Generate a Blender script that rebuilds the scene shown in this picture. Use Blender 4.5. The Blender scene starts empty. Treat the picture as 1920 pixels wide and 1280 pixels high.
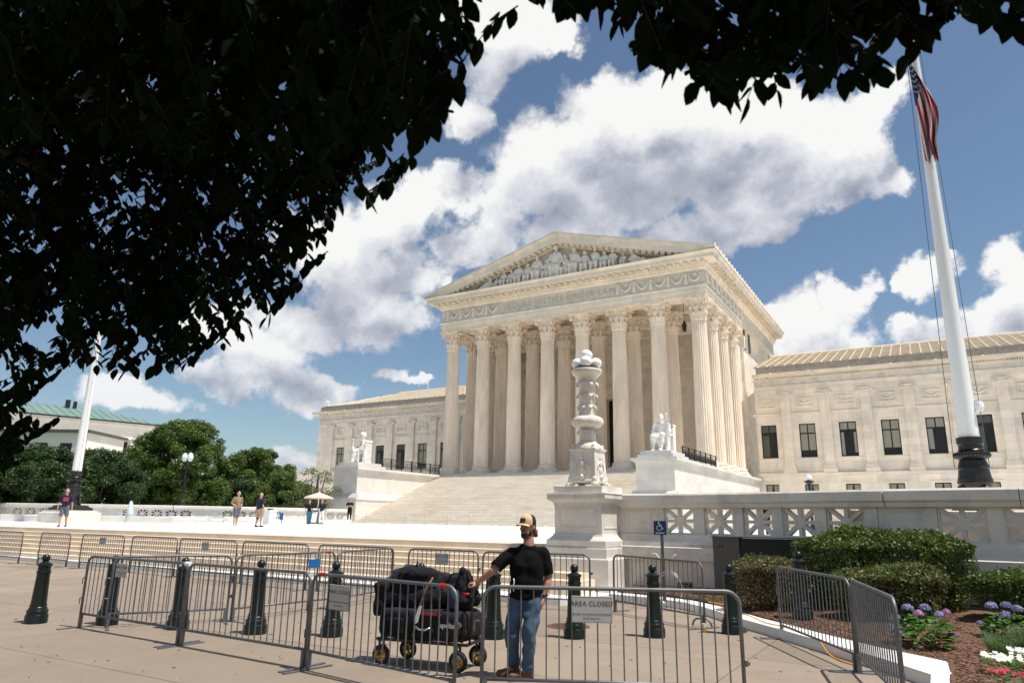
import bpy, bmesh, math, random
from mathutils import Vector, Matrix
random.seed(7)
D2R = math.radians
scene = bpy.context.scene
COL = scene.collection

# ------------------------------------------------------------ camera
R = ((0.8638523948757023, 0.11159638234231177, 0.491228345391043),
     (0.5035603396498072, -0.21770466183811156, -0.8360811361135587),
     (0.013639068856932293, 0.9696138041928223, -0.24426020248791824))
cam_data = bpy.data.cameras.new('camera')
cam = bpy.data.objects.new('camera', cam_data)
COL.objects.link(cam)
m4 = Matrix(R).to_4x4(); m4.translation = Vector((0, 0, 1.7))
cam.matrix_world = m4
cam_data.sensor_fit = 'HORIZONTAL'; cam_data.sensor_width = 36.0; cam_data.lens = 24.843
cam_data.clip_start = 0.05; cam_data.clip_end = 3000
cam_data.dof.use_dof = True; cam_data.dof.focus_distance = 45.0; cam_data.dof.aperture_fstop = 4.0
scene.camera = cam

# ------------------------------------------------------------ light
SUN_EL = 68.0
SUN_DIR = Vector((math.cos(D2R(SUN_EL)), 0.035, math.sin(D2R(SUN_EL)))).normalized()   # towards the sun
sun_data = bpy.data.lights.new('sun', 'SUN'); sun_data.energy = 5.0; sun_data.angle = D2R(0.53)
sun_data.color = (1.0, 0.95, 0.87)
sun = bpy.data.objects.new('sun', sun_data); COL.objects.link(sun)
sun.rotation_euler = SUN_DIR.to_track_quat('Z', 'Y').to_euler()
sun.location = (0, 0, 60)

world = bpy.data.worlds.new('World'); scene.world = world; world.use_nodes = True
wn = world.node_tree; wn.nodes.clear()
CLOUDS = [(-22.5,32.4,4.3,2.7),(-26.9,28.5,5.7,4.04),(-19.8,29.8,7.92,4.33),(-13.8,30.1,6.71,4.22),(-21.7,25.9,13.83,3.69),(-13.6,26.5,8.75,3.17),(-8.6,29.4,5.08,3.0),(-3.8,28.9,4.36,2.19),(-0.6,29.6,2.09,1.34),(-3.0,25.3,4.2,1.68),(-0.3,25.6,1.65,1.63),(-6.5,25.6,4.42,2.86),(-9.5,24.4,4.56,2.55),(-3.2,27.2,3.69,1.84),(-11.1,31.2,4.83,2.24),(-16.8,33.1,4.66,1.88),(-8.6,22.1,2.23,1.27),(-13.9,22.1,5.14,1.55),(-25.0,22.7,5.97,2.1),(-31.5,23.1,3.25,2.11),(-44.9,20.2,5.2,4.56),(-40.7,23.5,4.08,2.9),(-35.3,26.5,2.58,2.26),(-38.1,25.0,2.31,2.07),(-34.7,22.2,2.76,1.9),(-40.4,18.9,4.88,2.96),(-42.0,15.8,5.63,2.33),(-47.9,14.9,4.52,2.48),(-51.2,12.2,4.29,2.03),(-54.1,14.3,4.55,2.39),(-45.7,9.1,3.46,1.49),(-43.1,9.4,1.67,1.18),(-58.8,8.1,3.74,1.29),(-46.9,4.4,2.36,0.89),(-51.8,10.5,4.6,1.21),(-6.7,15.5,3.23,2.78),(-4.3,17.0,1.48,1.75),(-9.4,15.1,2.36,2.03),(-6.1,13.3,3.35,1.58),(0.3,17.4,2.12,1.68),(1.3,18.5,1.02,0.81),(-1.5,17.0,0.78,0.69),(6.0,16.6,2.26,2.64),(5.5,13.8,2.39,2.13),(1.7,13.6,3.57,1.41),(-0.6,14.2,1.36,0.83),(4.3,11.8,3.03,1.26),(-30.8,37.8,5.01,2.53),(-33.7,34.4,3.43,2.28),(-35.1,31.6,2.89,1.76),(-26.3,37.4,2.99,1.45),(-34.9,39.1,4.53,1.77),(-36.1,19.0,0.81,0.85),(-38.5,11.1,1.82,0.6)]
TWIGS_NEAR = '-179 202 329 -278 119 474 -216 114 432 -363 158 457 -289 163 413 -333 112 380 -157 190 474 -175 212 467 -159 190 486 -365 110 403 -351 141 467 -304 140 488 -238 155 324 -298 160 344 -195 126 394 -154 208 486 -245 172 463 -203 183 352 -276 123 348 -191 177 353 -160 169 425 -185 199 423 -178 190 465 -164 192 402 -238 117 375 -309 187 404 -170 228 453 -283 107 387 -143 177 302 -232 155 436 -253 173 503 -253 118 374 -346 93 453 -263 170 417 -175 208 436 -295 172 398 -266 184 372 -318 81 461 -263 104 416 -363 160 413 -272 140 417 -241 222 364 -265 152 348 -186 206 466 -251 176 354 -245 123 365 -362 118 401 -159 176 471 -270 181 393 -239 168 380 -215 167 440 -233 197 493 -179 186 294 -212 124 396 -408 115 495 -308 127 352 -373 113 488 -241 163 381 -347 163 439 -299 132 343 -275 108 401 -122 169 371 -328 83 464 -314 188 414 -154 194 434 -158 208 485 -259 155 333 -182 149 355 -187 197 326 -249 143 408 -322 99 427 -353 119 396 -411 114 521 -390 141 473 -380 134 452 -412 109 542 -193 169 427 -133 185 452 -352 139 445 -175 159 423 -278 162 434 -168 177 406 -409 132 476 -255 173 391 -213 166 321 -342 139 350 -312 117 384 -281 156 333 -199 201 526 -292 126 352 -225 112 437 -365 130 503 -308 79 448 -319 131 458 -287 158 391 -359 179 389 -237 173 499 -216 188 402 -303 133 442 -321 111 368 -234 173 457 -175 188 419 -230 165 486 -261 181 408 -408 127 515 -246 114 406 -246 124 353 -257 117 414 -121 161 351 -271 144 385 -223 222 368 -283 172 484 -130 160 412 -249 223 358 -352 98 463 -243 183 344 -247 163 456 -301 111 463 -254 128 381 -163 158 299 -130 167 427 -221 143 383 -176 176 309 -292 116 374 -182 209 422 -233 130 372 -330 111 354 -216 172 308 -359 99 460 -358 130 472 -246 132 403 -184 194 369 -237 153 473 -285 179 437 -422 114 515 -217 192 331 -381 124 412 -406 140 449 -302 86 455 -181 170 298 -160 184 433 -172 169 449 -173 210 432 -234 142 311 -268 129 457 -255 140 438 -182 165 353 -192 184 343 -278 164 491 -319 163 479 -276 127 446 -234 163 364 -221 186 521 -248 155 400 -234 135 454 -210 134 384 -159 198 463 -280 166 412 -364 112 408 -207 112 433 -231 151 388 -363 127 450 -140 162 304 -317 165 428 -251 194 348 -212 157 354 -240 125 365 -165 172 339 -195 225 407 -144 157 422 -131 149 420 -255 112 391 -341 108 514 -236 179 489 -264 176 388 -318 144 340 -216 135 436 -256 166 351 -226 173 338 -427 134 431 -383 121 429 -240 147 469 -327 97 477 -379 153 441 -292 165 337 -209 228 339 -295 115 332 -300 134 484 -264 134 366 -239 186 411 -301 100 425 -300 181 369 -324 105 460 -165 194 387 -310 151 400 -314 166 399 -244 129 376 -250 102 441 -212 208 393 -335 129 442 -138 166 344 -384 105 530 -163 204 473 -193 178 389 -326 144 474 -232 176 393 -394 125 537 -202 190 370 -314 127 479 -341 87 485 -294 176 475 -294 142 403 -295 83 434 -184 196 420 -292 179 426 -278 145 491 -351 111 395 -301 187 376 -224 121 384 -221 126 446 -290 166 437 -213 140 324 -160 157 308 -248 135 347 -199 213 383 -248 132 343 -127 165 430 -214 154 433 -288 158 369 -183 212 377 -426 139 402 -380 154 369 -334 119 372 -251 187 420 -309 162 519 -349 126 419 -351 139 547 -272 147 463 -236 148 336 -187 180 464 -328 118 500 -348 89 485 -306 129 358 -315 142 395 -198 239 352 -366 115 524 -263 137 485 -301 142 471 -195 185 444 -237 135 375 -274 167 464 -330 125 393 -155 208 356 -340 116 496 -134 176 441 -279 137 503 -284 179 426 -245 192 482 -287 110 345 -294 139 411 -187 201 384 -232 149 332 -200 208 460 -143 159 353 -372 151 423 -327 142 487 -238 178 386 -161 182 318 -154 180 360 -144 185 412 -245 197 355 -181 158 422 -215 217 402 -206 132 393 -142 167 366 -201 136 406 -274 202 416 -142 148 429 -277 209 387 -190 137 356 -226 145 303 -118 168 436 -161 172 412 -168 139 434 -154 162 392 -167 205 332 -336 144 370 -214 211 375 -399 117 515 -172 162 296 -200 127 443 -326 95 446 -371 131 385 -275 123 432 -190 215 373 -302 121 471 -160 207 446 -207 189 428 -127 169 403 -256 136 444 -208 210 332 -317 136 359 -123 169 404 -367 132 433 -175 187 433 -210 172 469 -205 175 310 -382 146 426 -292 98 425 -210 116 435 -264 106 455 -303 90 438 -298 188 352 -265 173 523 -377 107 534 -201 169 328 -186 199 320 -128 163 385 -235 198 429 -238 138 446 -311 113 455 -271 118 432 -196 132 405 -177 204 361 -346 155 451 -261 118 381 -289 149 506 -304 121 323 -287 190 360 -171 185 417 -186 179 403 -207 155 401 -168 216 484 -229 164 396 -361 104 440 -293 80 449 -240 180 530 -181 152 319 -273 176 490 -268 134 449 -310 145 497 -212 215 334 -416 116 496 -281 172 455 -338 153 449 -241 140 344 -264 99 420 -368 122 439 -271 145 392 -253 169 324 -186 191 316 -293 139 496 -161 177 343 -212 190 466 -144 200 417 -288 174 463 -325 173 360 -268 144 418 -293 165 434 -311 143 493 -232 140 363 -215 193 377 -137 184 452 -378 117 448 -191 209 459 -260 162 371 -394 123 487 -346 138 431 -275 163 386 -334 108 501 -251 209 415 -364 124 524 -154 197 403 -206 173 370 -141 165 304 -159 212 412 -300 142 377 -349 128 501 -247 147 395 -244 198 388 -298 150 382 -219 174 394 -238 163 410 -181 204 426 -397 114 468 -188 152 445 -228 147 313 -320 117 436 -208 192 424 -341 144 455 -254 154 388 -297 105 370 -368 152 376 -236 127 423 -264 159 393 -289 108 350 -241 193 483 -182 150 358 -343 153 486 -238 164 389 -282 155 365 -246 187 362 -380 154 425 -211 157 345 -240 143 356 -253 174 340 -223 131 448 -385 125 413 -125 177 403 -336 130 478 -192 206 302 -338 111 388 -159 151 381 -128 172 416 -276 150 418 -186 193 335 -162 157 387 -201 194 361 -264 182 473 -154 173 317 -388 142 474 -297 97 461 -269 125 357 -191 196 377 -193 216 451 -285 184 386 -237 138 310 -201 142 355 -202 180 428 -200 216 355 -186 203 421 -239 153 416 -221 189 388 -246 135 474 -160 147 418 -401 140 366 -256 122 438 -177 130 407 -394 156 404 -154 198 352 -186 190 312 -189 139 346 -134 163 409 -211 136 398 -323 87 440 -407 114 553 -395 108 494 -257 197 445 -390 144 417 -148 185 456 -267 115 395 -300 158 420 -392 144 379 -234 221 393 -303 124 390 -285 191 365 -219 126 438 -239 201 381 -256 145 364 -171 163 441 -158 203 349 -200 122 417 -155 191 436 -235 167 445 -241 118 418 -245 154 406 -201 165 405 -150 184 350 -227 171 351 -272 140 449 -159 177 466 -185 129 406 -252 180 426 -232 173 422 -190 150 402 -143 179 355 -132 165 371 -339 137 469 -367 132 442 -229 119 388 -338 122 499 -383 107 529 -308 103 357 -208 168 325 -198 142 387 -290 154 459 -296 88 432 -227 150 479 -156 167 428 -302 180 461 -165 157 337 -300 137 426 -258 175 416 -218 134 376 -124 169 331 -318 152 389 -297 124 363 -199 187 325 -340 140 547 -415 138 400 -262 129 444 -194 181 304 -222 141 371 -334 124 356 -320 99 410 -317 133 474 -304 153 453 -289 178 389 -400 141 365 -163 207 392 -269 108 404 -332 93 439 -249 97 442 -260 119 436 -300 127 509 -315 150 509 -193 211 394 -272 181 495 -194 129 431 -320 185 371 -185 234 383 -296 139 405 -140 174 420 -194 119 419 -241 179 455 -188 179 417 -244 160 335 -168 196 347 -329 169 411 -143 142 383 -262 173 521 -208 127 373 -252 176 363 -196 178 395 -131 153 405 -174 166 408 -287 101 461 -184 186 362 -172 168 334 -296 81 449 -236 167 468 -350 118 377 -218 225 404 -166 169 472 -264 185 413 -363 172 405 -368 144 376 -383 124 478 -261 134 385 -211 171 463 -273 186 371 -303 157 367 -232 157 409 -277 163 370 -237 170 462 -239 136 459 -281 126 338 -306 98 401 -174 130 424 -249 121 399 -246 248 369 -300 226 557 -456 140 536 -464 162 469 -381 203 518 -385 134 412 -364 230 428 -362 151 439 -342 246 496 -245 204 369 -288 216 494 -390 177 530 -363 219 462 -422 122 532 -487 138 602 -423 157 465 -276 181 517 -234 210 512 -211 194 461 -486 137 568 -450 147 602 -268 240 444 -245 241 514 -283 221 588 -301 221 538 -405 187 489 -381 222 481 -242 245 475 -502 168 479 -389 165 525 -263 231 380 -323 181 568 -288 170 542 -258 204 514 -195 220 525 -279 184 421 -246 245 379 -449 193 514 -386 185 535 -304 188 524 -338 199 589 -245 172 465 -415 137 568 -292 226 397 -191 251 573 -433 176 436 -398 164 410 -332 193 586 -216 259 510 -226 202 447 -375 188 535 -338 260 426 -295 210 402 -290 171 516 -324 222 571 -319 197 417 -335 235 545 -377 124 542 -289 229 470 -287 220 422 -516 152 513 -251 199 491 -299 156 474 -353 165 389 -448 178 490 -437 174 581 -448 179 572 -387 139 514 -299 185 447 -304 194 515 -454 143 521 -190 245 550 -278 173 423 -336 180 506 -388 192 457 -426 132 549 -293 183 540 -476 135 588 -248 257 400 -487 197 453 -363 190 454 -439 147 498 -281 203 518 -460 158 477 -291 204 381 -413 155 580 -274 256 533 -463 155 561 -222 211 494 -296 225 427 -219 210 488 -477 124 613 -272 164 484 -188 206 444 -250 225 366 -346 172 536 -329 143 476 -184 214 476 -218 222 427 -219 248 590 -233 224 375 -273 186 396 -494 176 507 -391 174 424 -276 266 492 -257 256 537 -470 132 602 -286 184 373 -421 138 449 -293 214 456 -259 251 426 -215 258 459 -212 211 413 -271 238 526 -220 241 535 -183 220 405 -355 176 558 -153 197 483 -401 165 444 -477 158 501 -362 143 436 -207 260 445 -247 215 374 -226 225 423 -248 201 465 -324 237 553 -278 202 456 -491 150 537 -417 173 491 -318 196 452 -272 229 423 -220 262 495 -348 164 549 -199 217 524 -333 137 520 -285 215 589 -430 160 427 -176 221 532 -400 127 462 -414 128 561 -464 119 593 -267 238 443 -365 190 500 -295 223 513 -318 201 491 -222 210 385 -361 179 547 -467 165 577 -399 175 621 -297 206 559 -208 236 571 -330 140 491 -226 231 486 -492 186 465 -293 232 521 -255 206 412 -371 182 581 -239 181 502 -418 144 506 -275 193 555 -345 168 535 -287 244 444 -227 203 399 -352 170 569 -383 187 521 -249 256 593 -329 179 419 -199 230 458 -335 164 479 -423 134 524 -292 185 393 -256 253 439 -442 162 581 -401 225 443 -307 230 544 -485 155 558 -447 139 591 -418 177 484 -179 226 399 -347 168 532 -296 183 477 -313 256 469 -235 256 524 -223 251 437 -236 248 517 -274 193 390 -346 234 521 -341 200 446 -513 142 590 -438 155 491 -344 163 473 -305 264 421 -319 182 536 -379 135 422 -414 167 597 -388 176 435 -233 277 465 -266 156 512 -469 131 607 -412 162 444 -311 178 573 -237 223 454 -267 164 496 -240 275 504 -325 188 583 -461 198 460 -323 228 410 -425 176 469 -314 178 422 -490 171 439 -243 232 360 -204 233 466 -324 207 439 -369 138 476 -466 202 457 -482 157 461 -328 165 442 -192 235 461 -269 205 409 -393 198 599 -251 235 586 -240 246 495 -294 266 401 -193 217 424 -247 179 443 -418 157 553 -231 247 575 -466 133 538 -375 195 555 -385 114 514 -465 145 580 -252 246 404 -434 155 601 -278 151 512 -302 245 452 -250 263 402 -217 223 448 -357 218 471 -346 155 477 -295 205 445 -295 163 486 -420 196 454 -436 135 594 -372 154 411 -302 145 512 -250 199 539 -361 180 466 -222 224 420 -491 167 485 -414 127 428 -239 206 420 -408 179 442 -347 179 455 -444 184 439 -237 277 530 -209 230 393 -250 207 469 -340 168 559 -328 215 523 -396 139 508 -203 251 447 -197 229 487 -394 108 503 -412 177 554 -335 163 507 -252 207 548 -387 184 474 -418 185 473 -208 237 489 -418 124 539 -299 155 459 -284 204 426 -333 190 557 -357 210 596 -417 203 446 -357 252 442 -192 185 505 -442 171 531 -276 184 476 -376 159 436 -340 218 565 -381 174 429 -383 167 429 -369 138 508 -453 142 507 -351 197 586 -478 146 495 -312 173 434 -332 198 550 -370 149 385 -349 137 514 -203 185 477 -233 185 459 -279 222 418 -385 134 427 -287 159 464 -303 169 437 -368 167 542 -249 231 474 -307 216 568 -244 277 523 -329 209 453 -479 142 622 -230 235 555 -424 177 608 -388 186 588 -449 111 589 -294 204 449 -307 183 386 -177 189 494 -472 153 449 -235 205 456 -435 131 446 -489 152 554 -234 236 560 -423 131 443 -315 157 515 -232 200 402 -384 198 467 -160 201 479 -468 158 539 -307 241 422 -280 170 490 -407 215 479 -326 217 612 -293 189 378 -489 165 557 -317 214 547 -215 251 439 -311 180 477 -289 159 485 -268 244 591 -465 154 523 -424 201 476 -224 241 427 -194 233 473 -230 249 528 -229 219 546 -313 148 519 -340 210 509 -224 220 534 -213 269 454 -277 210 397 -356 155 414 -309 228 509 -317 156 466 -346 137 468 -162 207 479 -411 169 613 -422 142 492 -369 121 524 -397 178 570 -428 195 519 -165 198 466 -466 160 490 -239 270 478 -228 214 562 -317 192 521 -338 184 600 -451 135 466 -343 194 555 -226 197 497 -282 277 441 -413 121 462 -233 197 433 -294 222 500 -401 106 540 -442 178 492 -418 150 423 -252 224 381 -298 202 505 -413 132 522 -223 260 579 -466 181 493 -368 215 429 -294 193 482 -299 264 427 -242 289 464 -233 197 436 -206 231 512 -245 202 357 -375 154 448 -286 229 540 -402 118 524 -239 259 570 -320 217 602 -291 192 385 -295 220 419 -236 202 370 -214 211 448 -400 180 533 -453 156 532 -143 197 368 -131 186 346 -133 189 337 -146 204 348 -153 208 346 -166 219 350 -163 205 326 -162 199 318 -168 189 305 -192 212 306 -200 218 310 -216 211 308 -217 205 309 -198 182 297 -221 193 312 -234 189 317 -251 189 324 -256 179 324 -263 178 327 -283 182 336 -262 154 321 -301 166 340 -312 167 346 -288 145 330 -320 147 340 -317 144 338 -324 135 335 -341 133 339 -349 131 340 -352 123 337 -358 124 339'
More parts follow.
